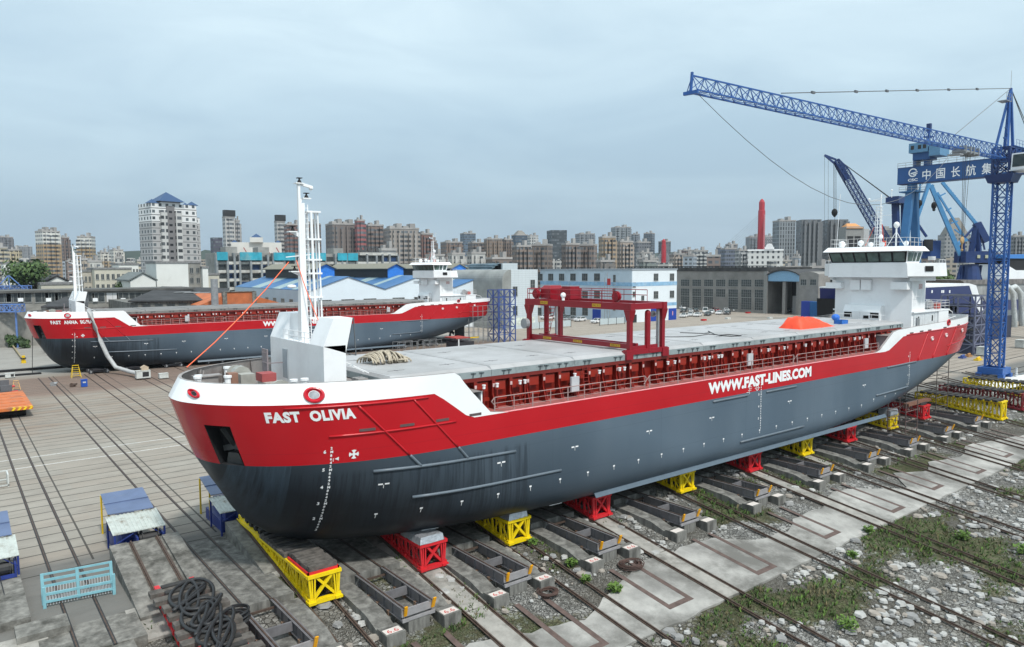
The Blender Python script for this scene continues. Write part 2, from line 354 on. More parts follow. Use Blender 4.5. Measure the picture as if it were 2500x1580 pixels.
# pale concrete apron across the slope, its upper edge ragged
APR = mat('apron_concrete', (.33, .325, .305), .88, var=.38, scale=.42, bump=.2, dirt=(.14, .137, .125), coord='Object', dth=(.44, .60))
pts = []
up = [(-30, 27.0), (14, 27.0), (20, 28.5), (26, 27), (33, 29.6), (40, 29.6), (43, 27.6), (46.5, 27.4), (49, 28.4), (52.5, 28.2), (56.5, 29.6), (59.6, 28.6), (63.3, 26.6), (66, 29), (69.8, 27.6), (72.5, 28.7), (77.8, 27.7), (82, 29), (93, 27.2), (120, 28), (190, 28)]
fl = []; X_ = -30.0
while X_ < 190:
    for k in range(len(up) - 1):
        if up[k][0] <= X_ <= up[k + 1][0]:
            f_ = (X_ - up[k][0]) / (up[k + 1][0] - up[k][0]); yu = up[k][1] * (1 - f_) + up[k + 1][1] * f_; break
    fl.append((X_, yu + .35 * NZ.noise(Vector((X_ * .9, 2, 0))), 24.25 + .22 * NZ.noise(Vector((X_ * .5, 7, 0))))); X_ += .8
b_ = MB()
for a, c in zip(fl, fl[1:]):
    za = .03
    b_.hexa([(a[0], a[2], zs(a[2]) - .5), (c[0], c[2], zs(c[2]) - .5), (c[0], c[1], zs(c[1]) - .3), (a[0], a[1], zs(a[1]) - .3)],
            [(a[0], a[2], zs(a[2]) + za), (c[0], c[2], zs(c[2]) + za), (c[0], c[1], zs(c[1]) + za), (a[0], a[1], zs(a[1]) + za)])
tag(b_.build('apron_pavement', APR), kind='structure')
# brown steel strips let into the apron in long U shapes
STR = mat('brown_inlay', (.105, .072, .062), .8, var=.3, scale=2)
for k, c in enumerate(FT):
    if c < 16 or c > 95: continue
    yb = 25.6 if k % 2 else 25.2; b_ = MB()
    for x0, x1, ya, yb_ in ((c - 1.05, c - .72, yb, 30.0), (c + .72, c + 1.05, yb, 30.0), (c - 1.05, c + 1.05, yb - .35, yb)):
        b_.hexa([(x0, ya, zs(ya) + .031), (x1, ya, zs(ya) + .031), (x1, yb_, zs(yb_) + .031), (x0, yb_, zs(yb_) + .031)], [(x0, ya, zs(ya) + .044), (x1, ya, zs(ya) + .044), (x1, yb_, zs(yb_) + .044), (x0, yb_, zs(yb_) + .044)])
    tag(b_.build('apron_marking', STR), kind='structure')
# painted white lines
WL = mat('road_line', (.62, .62, .60), .8, var=.25, scale=5, dirt=(.3, .29, .27))
for y in (74.5, 78.3): tag(MB().box(-30, 95, y - .07, y + .07, .004, .008).build('yard_marking', WL), kind='structure')
tag(MB().quad((113.5, 36.2, .006), (150, 30.5, .006), (165, 34, .006), (117.4, 41.2, .006)).build('pale_pavement', mat('pale_slab', (.66, .66, .63), .85, var=.08)), kind='structure')
# slabs between the rails of some sloping tracks and paved ground left of the first trolley
SLB = mat('track_slab', (.30, .29, .265), .9, var=.28, scale=1.3, bump=.3, dirt=(.12, .115, .10))
def slopebox(b, x0, x1, ya, yb, h0, h1, m=0):
    return b.hexa([(x0, ya, zs(ya) + h0), (x1, ya, zs(ya) + h0), (x1, yb, zs(yb) + h0), (x0, yb, zs(yb) + h0)], [(x0, ya, zs(ya) + h1), (x1, ya, zs(ya) + h1), (x1, yb, zs(yb) + h1), (x0, yb, zs(yb) + h1)], m)
for c, ya, yb in ((21.5, 24.3, 30.7), (21.5, 30.8, 39.4), (35.3, 12, 18.2), (35.3, 24.3, 29.8), (35.3, 29.9, 39.4), (53.8, 24.3, 39), (62.2, 33, 39)):
    b_ = MB(); slopebox(b_, c - .62, c + .62, ya, yb, -.3, .06); tag(b_.build('track_pavement', SLB), kind='structure')
for x0, x1, ya, yb, h in ((-20, 3.0, 36, 39.5, .10), (6.3, 10.0, 36.5, 39.5, .05), (13.7, 16.2, 39.0, 39.5, .02), (19.9, 22.9, 31, 39.5, .03)):
    b_ = MB(); slopebox(b_, x0, x1, ya, yb, -.4, h); tag(b_.build('slope_pavement', SLB), kind='structure')
# rails -------------------------------------------------------------
def rail_mb(x, pts):
    b = MB()
    for (ya, za), (yb, zb) in zip(pts, pts[1:]):
        b.hexa([(x - .035, ya, za), (x + .035, ya, za), (x + .035, yb, zb), (x - .035, yb, zb)], [(x - .035, ya, za + .12), (x + .035, ya, za + .12), (x + .035, yb, zb + .12), (x - .035, yb, zb + .12)])
        b.hexa([(x - .10, ya, za), (x + .10, ya, za), (x + .10, yb, zb), (x - .10, yb, zb)], [(x - .10, ya, za + .03), (x + .10, ya, za + .03), (x + .10, yb, zb + .03), (x - .10, yb, zb + .03)])
    return b
WHERE = ['left edge of the yard', 'blue rack', 'left of the first yellow trolley', 'between the first yellow and first red trolley', 'between the first red and second yellow trolley']
for k, c in enumerate(TR):
    t = thing('rail_track', '', 'rail track', (c, 30, zs(30)), group='sloping rail tracks down the slipway')
    t['label'] = ['sloping rusty rail track under the coiled black hose', 'sloping rail track running out under the first yellow trolley by the bow', 'sloping rail track with pale slab under the first red trolley',
                  'sloping rail track over brown gravel under the second yellow trolley', 'sloping rail track with dark slab under the second red trolley', 'sloping rail track with yellow-stained gravel below the third yellow trolley',
                  'sloping rail track with red-stained stones below the third red trolley', 'sloping rail track under the fourth yellow trolley', 'sloping rail track with red streaks under the fourth red trolley',
                  'sloping rail track under the fifth yellow trolley by the stern', 'sloping rail track under the fifth red trolley past the stern', 'sloping rail track under the parked yellow truss with dark pads',
                  'sloping rail track under the parked dark red truss', 'sloping rail track under the farthest parked yellow truss', 'empty sloping rail track at the right edge'][k]
    for s in (-.71, .71):
        rail_mb(c + s, [(-30, zs(-30) + .05), (46.5 if k < 11 else 44, zs(46.5 if k < 11 else 44) + .05)]).build('rail', RUST, t)
for k, c in enumerate(FT[:9]):
    t = thing('yard_rail_track', ['level rail pair at the left edge beside the winch shed', 'level rail pair running under the light blue rack', 'level rail pair between the left winch shed and the bow',
      'level rail pair crossing the yard just right of the bow', 'level rail pair ending above the first red trolley', 'level rail pair ending beside the second yellow trolley', 'level rail pair ending beside the second red trolley',
      'level rail pair ending beside the third yellow trolley', 'level rail pair ending beside the third red trolley'][k], 'rail track', (c, 60, 0), group='level rail tracks across the yard')
    for s in (-.71, .71):
        b_ = MB(); b_.box(c + s - .09, c + s + .09, 36.25, 136, -.02, .012); b_.box(c + s - .035, c + s + .035, 36.25, 136, .012, .035, 1); b_.build('rail', [DARK, RUST], t)
t = thing('crane_rail_track', 'long dark crane rails crossing the yard below the tower crane', 'rail track', (120, 44, 0))
for y in (40.2, 42.1, 47.3, 118.5): MB().box(60 if y > 100 else 93, 230, y - .08, y + .08, .004, .05).build('rail', DARK, t)
# ramps of the first tracks, raised above the yard
for k, c in enumerate(TR[:11]):
    b_ = MB(); n0 = 8; w0 = 1.75 if k == 0 else 1.5
    lab = ['cracked concrete ramp below the left winch shed', 'concrete ramp in shadow below the winch shed at the bow', 'concrete ramp under the bow at the first red trolley'] + ['concrete ramp under the ship at the %s trolley' % s for s in ('second yellow', 'second red', 'third yellow', 'third red', 'fourth yellow', 'fourth red', 'fifth yellow', 'fifth red')]
    b_.hexa([(c - w0, 39.5, -.3), (c + w0, 39.5, -.3), (c + w0, 46.6, -.3), (c - w0, 46.6, -.3)], [(c - w0, 39.5, .03), (c + w0, 39.5, .03), (c + w0, 46.6, zs(46.6) + .03), (c - w0, 46.6, zs(46.6) + .03)])
    if k == 0:
        for s in (-1, 1):
            xa, xb = sorted((c + s * .95, c + s * 1.85))
            b_.hexa([(xa, 38.2, -.4), (xb, 38.2, -.4), (xb, 46.3, -.4), (xa, 46.3, -.4)], [(xa, 38.2, zs(38.2) + .22), (xb, 38.2, zs(38.2) + .22), (xb, 46.3, zs(46.3) + .22), (xa, 46.3, zs(46.3) + .22)])
    tag(b_.build('concrete_ramp', CONC, origin=(c, 43, 0)), lab[k], 'ramp', 'concrete ramps at the tops of the sloping tracks')
# level piers with side walls, end blocks and steel bridge beams ---------------------------
GB = mat('grey_beam_steel', (.21, .205, .215), .5, .35, var=.2, scale=2, dirt=(.09, .06, .05), dth=(.62, .85))
SIGN = mat('number_plate_white', (.62, .57, .53), .7, var=.1); SRED = mat('number_red', (.5, .06, .05), .7)
def pier(c, lab, lab2, k):
    b_ = MB(); w_ = 1.95
    b_.box(c - w_, c + w_, 36.3, 39.5, -1.6, .0)
    b_.box(c - w_, c + w_, 39.5, 47.0, -.2, .004 + .0)
    r = R.random
    for s in (-1, 1):
        xo, xi = c + s * 2.15, c + s * 1.15
        prof = [(30.6, -1.95), (30.6, -.86), (31.5, -.84), (32.6, -.52), (35.0, -.36), (36.28, -.34), (36.28, -1.95)]
        b_.prism(prof, 0, min(xo, xi), max(xo, xi))
        x0, x1 = min(xo, xi), max(xo, xi)
        b_.box(x0 - .02, x1 + .02, 30.3, 31.3, -2.0, -.72)
    b_.box(c - .62, c + .62, 30.9, 32.2, -2.0, -.66); b_.box(c - 1.1, c + 1.1, 30.2, 30.9, -2.0, -1.55); b_.box(c - 1.14, c + 1.14, 32.2, 36.28, -2.0, -.85)
    p = thing('track_pier', lab, 'pier', (c, 36, 0), group='concrete piers under the level tracks')
    b_.build('pier_block', CONCD, p)
    for s in (-1, 1):
        x0, x1 = sorted((c + s * 2.1, c + s * 1.2)); pl = MB().box(x0, x1, 30.45, 30.95, -.72, -.713).build('number_plate', SIGN, p)
        if k in (3, 4, 5): put_text('6.6', (x0 + .12, 30.5, -.708), (1, 0, 0), (0, 1, 0), .48, SRED, pl, 'number', width=.62)
    g = thing('bridge_beam', lab2, 'steel beam', (c, 33.5, -.3), group='grey steel bridge beams at the pier ends')
    for s in (-1, 1):
        x = c + s * .8; q = MB()
        q.box(x - .02, x + .02, 31.0, 36.0, -.62, -.03); q.box(x - .14, x + .14, 30.95, 36.25, -.03, .0); q.box(x - .14, x + .14, 31.0, 34.6, -.65, -.62)
        for i in range(6): q.box(x - .1, x + .1, 31.2 + i * .92, 31.23 + i * .92, -.62, -.03)
        o = q.build('side_girder', GB, g); MB().box(x - .035, x + .035, 30.97, 36.28, .0, .05).build('rail', RUST, o)
        MB().hexa([(x - .07, 30.88, -.35), (x + .09, 30.88, -.35), (x + .09, 30.96, -.35), (x - .07, 30.96, -.35)], [(x + s * .04 - .07, 30.7, .20), (x + s * .04 + .09, 30.7, .20), (x + s * .04 + .09, 30.8, .20), (x + s * .04 - .07, 30.8, .20)]).build('end_stop', YSTOP, g)
        w2 = MB(); w2.bar((x, 35.9, -.05), (x + s * .12, 36.15, -.55), .1); w2.bar((x, 36.1, -.5), (x, 36.1, -.85), .28); w2.build('bearing', STEEL, g)
    MB().box(c - .78, c + .78, 33.3, 33.42, -.5, -.04).build('cross_beam', GB, g)
    MB().box(c - .95, c + .95, 30.98, 31.08, -.42, -.03).box(c - .95, c + .95, 30.9, 31.0, -.68, -.52).build('end_beam', mat('end_beam_grey', (.36, .35, .36), .5, .3, var=.15, dirt=(.18, .09, .06)), g)
    MB().box(c - .7, c + .7, 35.75, 35.85, -.3, -.2).build('tie_bar', RUST, g)
    q = MB()
    for s in (-1, 1):
        for y in (32.4, 33.6, 34.6): q.box(c + s * .8 - .16, c + s * .8 + .16, y, y + .18, -.85 if y > 32.2 else -.7, -.6)
    q.build('timber_packing', mat('packing_wood', (.25, .16, .11), .8), g)
YSTOP = mat('yellow_stop', hx('#e8a30c'), .5, var=.1, dirt=(.3, .1, .03))
nm = ['left of the blue rack', 'under the level track beside the black hose', 'between the first yellow and first red trolleys', 'between the first red and second yellow trolleys', 'between the second yellow and second red trolleys',
      'between the second red and third yellow trolleys', 'between the third yellow and third red trolleys', 'between the third red and fourth yellow trolleys', 'between the fourth yellow and fourth red trolleys',
      'between the fourth red and fifth yellow trolleys', 'below the scaffold under the stern', 'in front of the parked yellow truss']
for k, c in enumerate(FT[1:13]):
    if k == 0: continue
    pier(c, 'streaked concrete pier ' + nm[k], 'grey steel bridge beam ' + nm[k], k + 1)
b_ = MB()
for x0, x1, ya, yb, z0, z1 in ((2.6, 6.7, 36.3, 39.5, -1.5, .0), (1.8, 3.9, 38.9, 40.4, -.5, .32), (.2, 2.5, 40.8, 47.2, -.3, .42), (4.2, 6.1, 35.4, 36.3, -1.8, -.05)): b_.box(x0, x1, ya, yb, z0, z1)
tag(b_.build('concrete_block', CONC, origin=(3, 39, 0)), 'rough concrete footing blocks at the lower left corner', 'concrete block')
# ================================================================= THE SHIPS (local frame: x aft from the stem, y athwart, near side negative, z above keel)
SX, SYC, SZ = 9.0, 41.1, 1.45
HB = 7.2
def interp(t, tab):
    if t <= tab[0][0]: return tab[0][1]
    for (a, va), (b, vb) in zip(tab, tab[1:]):
        if t <= b: return va + (vb - va) * (t - a) / (b - a)
    return tab[-1][1]
STEM = [(0, 6.0), (.2, 5.45), (.5, 4.9), (1.2, 4.0), (2, 3.3), (3, 2.75), (4, 2.15), (5.4, 1.35), (7, .75), (8.75, .2), (9.75, .72)]
ENTR = [(0, 21), (1, 17.5), (2, 15.5), (3, 13.2), (4, 12.2), (5.4, 12), (8.75, 11.3), (9.75, 12)]
def stem(z): return interp(z, STEM)
XE = [(0, 66), (.6, 72), (1.2, 76), (2, 79.5), (3, 83), (4, 86), (4.8, 88.2), (5.4, 89.4), (6.2, 90), (10, 90.3)]
XC = [(0, 69), (.6, 76), (1.2, 81), (2, 85), (3, 88.5), (4, 91.5), (4.8, 93.5), (5.4, 95), (6.2, 95.5), (8.4, 96)]
XS = [(0, 48), (1.2, 56), (3, 66), (5.4, 76), (8, 80)]
def hb(x, z):
    m_ = HB
    if z < 1.8: m_ = HB - 1.2 + 1.2 * math.sqrt(max(0, 1 - (1 - z / 1.8) ** 2))
    s = stem(z)
    if x < s: return 0
    E_ = interp(z, ENTR); f = 1.0
    if x < s + E_: f = math.sqrt(max(0, 1 - (1 - (x - s) / E_) ** 2.1))
    xs, xc = interp(z, XS), interp(z, XC); g_ = 1.0
    if x > xs: t_ = min(1, (x - xs) / (xc - xs)); g_ = (1 - t_ ** 2.6) ** .62 if t_ < 1 else 0
    return m_ * min(f, 1) * g_
def zr(x): return interp(x, [(0, 8.75), (12.2, 8.63), (14.34, 6.96), (14.5, 6.95), (65.6, 6.95), (66.3, 7.05), (69.3, 8.25), (73, 8.42), (90.3, 8.75)])
def zt(x): return interp(x, [(0, 9.75), (8, 9.72), (13.5, 9.68), (16.0, 6.96), (16.1, 6.951), (63.8, 6.951), (67.3, 8.95), (72, 9.12), (90.3, 9.55)])
UF = [0, .004, .010, .018, .0246 * 1.3, .05, .0743 * 1.06, .10, .13, .17, .21, .26, .31, .36, .42, .48, .53, .57, .60, .63, .66, .68, .70, .73, .79, .86, .93, 1]
def colx(i, z):
    if i < len(UF): s = stem(z); return s + (20 - s) * UF[i]
    i -= len(UF) - 1
    mid = [20 + 2.1 * k for k in range(1, 21)]                      # .. 62
    if i <= 20: return mid[i - 1]
    i -= 20; ua = [.04, .08, .12, .15, .18, .22, .26, .30, .35, .40, .45, .5, .55, .6, .65, .7, .75, .8, .84, .88, .92, .96, 1]
    xe = interp(z, XE); return 62 + (xe - 62) * ua[i - 1]
NC = len(UF) + 20 + 23
def band(zf):
    """rows of z for each column: zf(x) list"""
    rows = []
    for col in range(NC):
        x9 = colx(col, 8.5 if col > 3 else 8.0); zz = zf(x9); rows.append([(colx(col, z), z) for z in zz])
    return rows
def skin(zf, name, mt, parent, skip=None, inset=0, smooth=True, sides=(-1, 1)):
    rows = band(zf); b = MB(); nr = len(rows[0])
    for s in sides:
        V = [(x, s * max(0, hb(x, z) - inset), z) for r in rows for x, z in r]; F = []
        for i in range(NC - 1):
            for j in range(nr - 1):
                if skip and s < 0 and skip(i, j): continue
                q = [i * nr + j, (i + 1) * nr + j, (i + 1) * nr + j + 1, i * nr + j + 1]
                F.append(tuple(q if s < 0 else q[::-1]))
        b.add(V, F)
    return b
def hullmat():
    m, t, b = newmat('hull_grey_paint'); K = NT(t)
    tc = t.nodes.new('ShaderNodeTexCoord'); s = t.nodes.new('ShaderNodeSeparateXYZ'); K.L(tc.outputs['Object'], s.inputs[0])
    mp = t.nodes.new('ShaderNodeMapping'); mp.inputs['Scale'].default_value = (3.2, .4, .10); K.L(tc.outputs['Object'], mp.inputs[0])
    st = K.noise(mp.outputs[0], 1.6, 5, .7); n = K.noise(tc.outputs['Object'], .18, 5, .6)
    mp2 = t.nodes.new('ShaderNodeMapping'); mp2.inputs['Scale'].default_value = (.16, .16, .05); K.L(tc.outputs['Object'], mp2.inputs[0]); n2 = K.noise(mp2.outputs[0], 1.0, 3, .5)
    c = K.mix(K.ramp(n2, .35, .65), (.070, .108, .150), (.098, .140, .185))
    c = K.mix(K.m('MULTIPLY', n, .25), c, (.20, .23, .25))
    zone = K.m('MULTIPLY', K.step(s.outputs[0], 4.0, 19.0), K.m('SUBTRACT', 1, K.ramp(s.outputs[2], 4.6, 5.0)))
    c = K.mix(K.m('MULTIPLY', K.m('MULTIPLY', K.ramp(st, .46, .60), zone), .55), c, (.022, .030, .04))
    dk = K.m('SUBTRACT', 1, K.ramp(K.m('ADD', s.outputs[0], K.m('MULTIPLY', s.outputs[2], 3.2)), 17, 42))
    c = K.mix(K.m('MULTIPLY', dk, .92), c, (.007, .009, .012))  # near-black grade toward the lower bow: uneven paint, plus dark reflection put into colour
    pl = K.m('MULTIPLY', K.step(s.outputs[0], 2.2, 4.7), K.m('MULTIPLY', K.ramp(st, .3, .7), K.ramp(s.outputs[2], 1.2, 5.2)))
    c = K.mix(K.m('MULTIPLY', pl, .7), c, (.075, .115, .155))
    fx = K.m('FRACT', K.m('MULTIPLY', s.outputs[0], 1 / 10.4)); ln = K.m('LESS_THAN', fx, .0022)
    fz = K.m('FRACT', K.m('MULTIPLY', s.outputs[2], 1 / 2.35)); lz = K.m('LESS_THAN', fz, .008)
    c = K.mix(K.m('MULTIPLY', K.m('MAXIMUM', ln, lz), .35), c, (.03, .04, .05))
    K.L(c, b.inputs['Base Color']); K.L(K.m('ADD', .34, K.m('MULTIPLY', n, .18)), b.inputs['Roughness']); b.inputs['Specular IOR Level'].default_value = .25
    w_ = K.noise(tc.outputs['Object'], .35, 2, .4); bp = t.nodes.new('ShaderNodeBump'); bp.inputs['Strength'].default_value = .10; bp.inputs['Distance'].default_value = .3; K.L(w_, bp.inputs['Height']); K.L(bp.outputs[0], b.inputs['Normal'])
    return m
def redmat():
    m, t, b = newmat('hull_red_paint'); K = NT(t); tc = t.nodes.new('ShaderNodeTexCoord'); s = t.nodes.new('ShaderNodeSeparateXYZ'); K.L(tc.outputs['Object'], s.inputs[0])
    n = K.noise(tc.outputs['Object'], .25, 5, .6); c = K.mix(n, (.40, .006, .012), (.52, .012, .020))
    fz = K.m('LESS_THAN', K.m('ABSOLUTE', K.m('SUBTRACT', s.outputs[2], 6.05)), .014); c = K.mix(K.m('MULTIPLY', fz, .4), c, (.25, .01, .02))
    K.L(c, b.inputs['Base Color']); b.inputs['Roughness'].default_value = .27; b.inputs['Specular IOR Level'].default_value = .4
    w_ = K.noise(tc.outputs['Object'], .4, 2, .4); bp = t.nodes.new('ShaderNodeBump'); bp.inputs['Strength'].default_value = .08; bp.inputs['Distance'].default_value = .3; K.L(w_, bp.inputs['Height']); K.L(bp.outputs[0], b.inputs['Normal'])
    return m
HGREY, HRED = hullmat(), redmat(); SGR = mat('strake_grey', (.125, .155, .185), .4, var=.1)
COAM = mat('oxide_red_coaming', hx('#7e1d12'), .5, var=.15, scale=.7, dirt=(.16, .03, .02))
COAMD = mat('oxide_red_rail', hx('#722019'), .5, var=.12, scale=.7)
HATCH = mat('hatch_cover_grey', (.40, .40, .405), .55, var=.10, scale=.35, dirt=(.27, .265, .26), bump=.1, dth=(.45, .75))
HATCHS = mat('hatch_edge_grey', (.27, .32, .33), .5, var=.08, dirt=(.15, .17, .18))
INNER = mat('inner_bulwark_grey', (.30, .28, .27), .6, var=.2, scale=1.2, dirt=(.17, .11, .10))
DECKM = mat('deck_paint', (.22, .20, .19), .7, var=.25, scale=1, dirt=(.14, .06, .05))
LWHITE = mat('lettering_white', (.82, .83, .84), .5, var=.02)
LINE_ = (65 / 255.,) * 3
def at(o, x, y, z): return Vector((x, y, z)) + off_of(o)
def make_ship(label, name_txt, hullname_width, loc=(9.0, 41.1, 1.45), hatch=None):
    S = thing('cargo_ship', label, 'cargo ship', loc); O = Vector(loc); HT = hatch or HATCH
    def B(b, name, mats, parent=None, smooth=False):            # b holds ship-local coordinates
        par = parent or S; off = off_of(par) - O; o = bpy.data.objects.new(name, b.mesh(name, mats, off, smooth)); COL.objects.link(o); o.parent = par; return o
    low = [0, .05, .15, .3, .5, .75, 1.0, 1.25, 1.7, 2.2, 2.8, 3.4, 4.0, 4.7, 5.4]
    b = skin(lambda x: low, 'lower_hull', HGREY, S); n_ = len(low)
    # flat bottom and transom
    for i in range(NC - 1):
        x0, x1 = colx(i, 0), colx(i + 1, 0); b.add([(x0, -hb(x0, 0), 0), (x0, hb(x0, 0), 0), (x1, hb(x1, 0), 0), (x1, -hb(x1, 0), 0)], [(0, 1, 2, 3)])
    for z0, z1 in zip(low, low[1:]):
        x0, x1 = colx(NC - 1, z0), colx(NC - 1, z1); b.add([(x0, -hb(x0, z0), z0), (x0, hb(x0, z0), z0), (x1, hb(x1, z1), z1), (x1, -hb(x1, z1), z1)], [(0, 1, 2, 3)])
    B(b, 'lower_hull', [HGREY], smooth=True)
    redz = lambda x: [5.4 + f * (zr(x) - 5.4) for f in (0, .33, .657, 1)]
    b = skin(redz, '', HRED, S, skip=lambda i, j: 4 <= i < 6 and j < 2)
    xt = 90.3; hz = [5.4, 6.5, 7.6, 8.75]
    for z0, z1 in zip(hz, hz[1:]): x0, x1 = interp(z0, XE), interp(z1, XE); b.add([(x0, -hb(x0, z0), z0), (x0, hb(x0, z0), z0), (x1, hb(x1, z1), z1), (x1, -hb(x1, z1), z1)], [(0, 1, 2, 3)])
    hr = B(b, 'red_topside', [HRED], smooth=True)
    # anchor recess
    b = MB(); zA, zB = 5.4, 5.4 + .657 * 3.35
    def hp(i, z, dy=0): x = colx(i, z); return (x + (.12 if dy else 0), -hb(x, z) + dy, z)
    a0, a1, a2, a3 = hp(4, zA), hp(6, zA), hp(6, zB), hp(4, zB); c0, c1, c2, c3 = [(p[0] + .75, p[1] + .65, p[2]) for p in (a0, a1, a2, a3)]
    am = hp(5, zA); an = hp(5, zB)
    b.add([a0, a1, a2, a3, c0, c1, c2, c3, am, an], [(4, 5, 6, 7), (0, 4, 7, 3), (1, 2, 6, 5), (0, 8, 1, 5, 4), (3, 7, 6, 2, 9)])
    pk = B(b, 'anchor_pocket', [DARK])
    mid = Vector([(a0[k] + a1[k] + c0[k] + c1[k]) / 4 for k in range(3)]); b = MB(); lo = (Vector(a0) + Vector(a1)) / 2; hi = (Vector(a2) + Vector(a3)) / 2
    dx = (Vector(a1) - Vector(a0)).normalized(); o_ = Vector((-.10, -.12, 0))
    b.bar(lo + Vector((.35, .3, .7)), hi + Vector((.35, .3, -.25)), .22, .18); b.bar(lo + Vector((.3, .25, .75)) - dx * .75, lo + Vector((.2, .15, .95)), .1, .3); b.bar(lo + Vector((.2, .15, .95)), lo + Vector((.3, .25, .75)) + dx * .75, .1, .3)
    b.hexa([lo - dx * .5 + Vector((.2, .2, -.0)), lo + dx * .5 + Vector((.2, .2, .0)), lo + dx * .5 + Vector((.5, .5, .0)), lo - dx * .5 + Vector((.5, .5, .0))],
           [lo - dx * .3 + o_ * .2 + Vector((.1, .1, .62)), lo + dx * .3 + Vector((.1, .1, .62)), lo + dx * .3 + Vector((.4, .4, .62)), lo - dx * .3 + Vector((.4, .4, .62))])
    B(b, 'anchor', [mat('anchor_grey', (.075, .078, .08), .45, .3, var=.3)], pk)
    # white bulwark with inner face and cap
    wz = lambda x: [zr(x) + f * (zt(x) - zr(x)) for f in (0, .35, .7, 1)]
    b = skin(wz, '', WHITE, S)
    x1 = 90.3; b.add([(x1, -hb(x1, 8.75), 8.75), (x1, hb(x1, 8.75), 8.75), (x1, hb(x1, 9.5), 9.55), (x1, -hb(x1, 9.5), 9.55)], [(0, 1, 2, 3)])
    wb = B(b, 'white_bulwark', [WHITE], smooth=True)
    iz = lambda x: [min(zt(x), 8.35), zt(x) + .0]
    b = skin(iz, '', INNER, S, inset=.12)
    def cap(x, z): return zt(x)
    rows = band(lambda x: [zt(x)]); 
    for s in (-1, 1):
        V = []; 
        for r in rows:
            x, z = r[0]; h_ = hb(x, z); V += [(x, s * h_, z + .01), (x + (.12 if x < 2 else 0), s * max(0, h_ - .2), z + .01)]
        b.add(V, [(2 * i, 2 * i + 2, 2 * i + 3, 2 * i + 1) if s < 0 else (2 * i, 2 * i + 1, 2 * i + 3, 2 * i + 2) for i in range(NC - 1)])
    B(b, 'bulwark_lining', [INNER])
    for x in (2.6, 4.4, 6.4, 8.6, 10.8):
        for s in (-1, 1):
            q = MB(); y = s * (hb(x, 9.5) - .1); q.add([(x, y, 8.4), (x, y - s * .55, 8.4), (x, y - s * .1, 9.65), (x, y, 9.65)], [(0, 1, 2, 3)]); q.add([(x + .02, y, 8.4), (x + .02, y - s * .55, 8.4), (x + .02, y - s * .1, 9.65), (x + .02, y, 9.65)], [(3, 2, 1, 0)])
            B(q, 'bulwark_bracket', [INNER])
    # decks
    def deck(x0, x1, z, name, m_, inset=.05, n=40):
        q = MB(); P = [(x0 + (x1 - x0) * i / n) for i in range(n + 1)]; V = []
        for x in P: h_ = max(.02, hb(x, z) - inset); V += [(x, -h_, z), (x, h_, z)]
        q.add(V, [(2 * i, 2 * i + 2, 2 * i + 3, 2 * i + 1) for i in range(n)]); return B(q, name, [m_])
    deck(.6, 15.5, 8.4, 'forecastle_deck', DECKM); deck(14.5, 67.5, 6.93, 'main_deck', mat('deck_red', hx('#a0605c'), .6, var=.15)); deck(66.5, 90.0, 8.45, 'poop_deck', DECKM)
    B(MB().box(15.4, 15.5, -7.0, 7.0, 6.93, 8.4), 'forecastle_bulkhead', [WHITE]); B(MB().box(67.4, 67.5, -7, 7, 6.93, 8.45), 'poop_bulkhead', [WHITE])
    # hatch coaming
    cy = 5.3
    c_ = B(MB().box(11.0, 69.4, -cy, cy, 8.4, 8.95).box(15.5, 69.4, -cy, cy, 6.93, 8.4), 'hatch_coaming', [COAM])
    B(MB().box(14.2, 72.2, -cy - .42, -cy, 8.83, 8.95).box(14.2, 72.2, -cy - .42, -cy - .38, 8.72, 8.83).box(14.2, 72.2, cy, cy + .42, 8.8, 8.95), 'coaming_rail', [COAMD], c_)
    k = 0; x = 15.9; proto = None; pb = None; RR = random.Random(3)
    while x < 69:
        q = MB()
        q.add([(x, -cy, 6.93), (x, -cy - .75, 6.93), (x, -cy - .72, 7.2), (x, -cy - .40, 8.72), (x, -cy, 8.72)], [(0, 1, 2, 3, 4)]); q.add([(x + .03, -cy, 6.93), (x + .03, -cy - .75, 6.93), (x + .03, -cy - .72, 7.2), (x + .03, -cy - .40, 8.72), (x + .03, -cy, 8.72)], [(4, 3, 2, 1, 0)])
        q.box(x - .10, x + .14, -cy - .43, -cy - .40, 7.9, 8.72).add([(x - .10, -cy - .76, 6.93), (x + .14, -cy - .76, 6.93), (x + .14, -cy - .42, 7.95), (x - .10, -cy - .42, 7.95)], [(0, 1, 2, 3)])
        if proto is None: proto = B(q, 'coaming_stay', [COAM], c_); px = x
        else: put(proto, c_, (x - px, 0, 0))
        q = MB().box(x + .22, x + 1.02, -cy - .30, -cy - .0, 8.05, 8.62).box(x + .22, x + 1.2, -cy - .22, -cy, 7.42, 7.62)
        if pb is None: pb = B(q, 'stiffener_box', [mat('oxide_box', hx('#8c2414'), .5, var=.1)], c_); pbx = x
        elif RR.random() < .85: put(pb, c_, (x - pbx, 0, 0))
        x += 1.36
    for x in (16.4, 17.4, 19.2, 19.6, 23.9, 26.2, 28.2, 28.7, 33.4, 34.2, 37.8, 38.4, 39.6, 40.0, 46.6, 49.1, 52.6, 61.6, 62.6):
        q = MB(); q.tube((x, -cy - .62, 8.28), (x, -cy - .62, 8.47), .09, 8, 1).tube((x, -cy - .62, 8.47), (x, -cy - .62, 8.53), .12, 8, 1).tube((x, -cy - .62, 6.93), (x, -cy - .62, 8.28), .055, 6, 0)
        B(q, 'vent_pipe', [COAM, WHITE])
    dsh = None
    for k_ in range(0, 38):
        x = 15.9 + 1.36 * k_
        if dsh is None: dsh = B(MB().box(x - .07, x + .08, -cy - .47, -cy - .44, 8.28, 8.5), 'white_tab', [mat('faded_pink', (.62, .45, .44), .6)], c_); dx0 = x
        else: put(dsh, c_, (x - dx0, 0, 0))
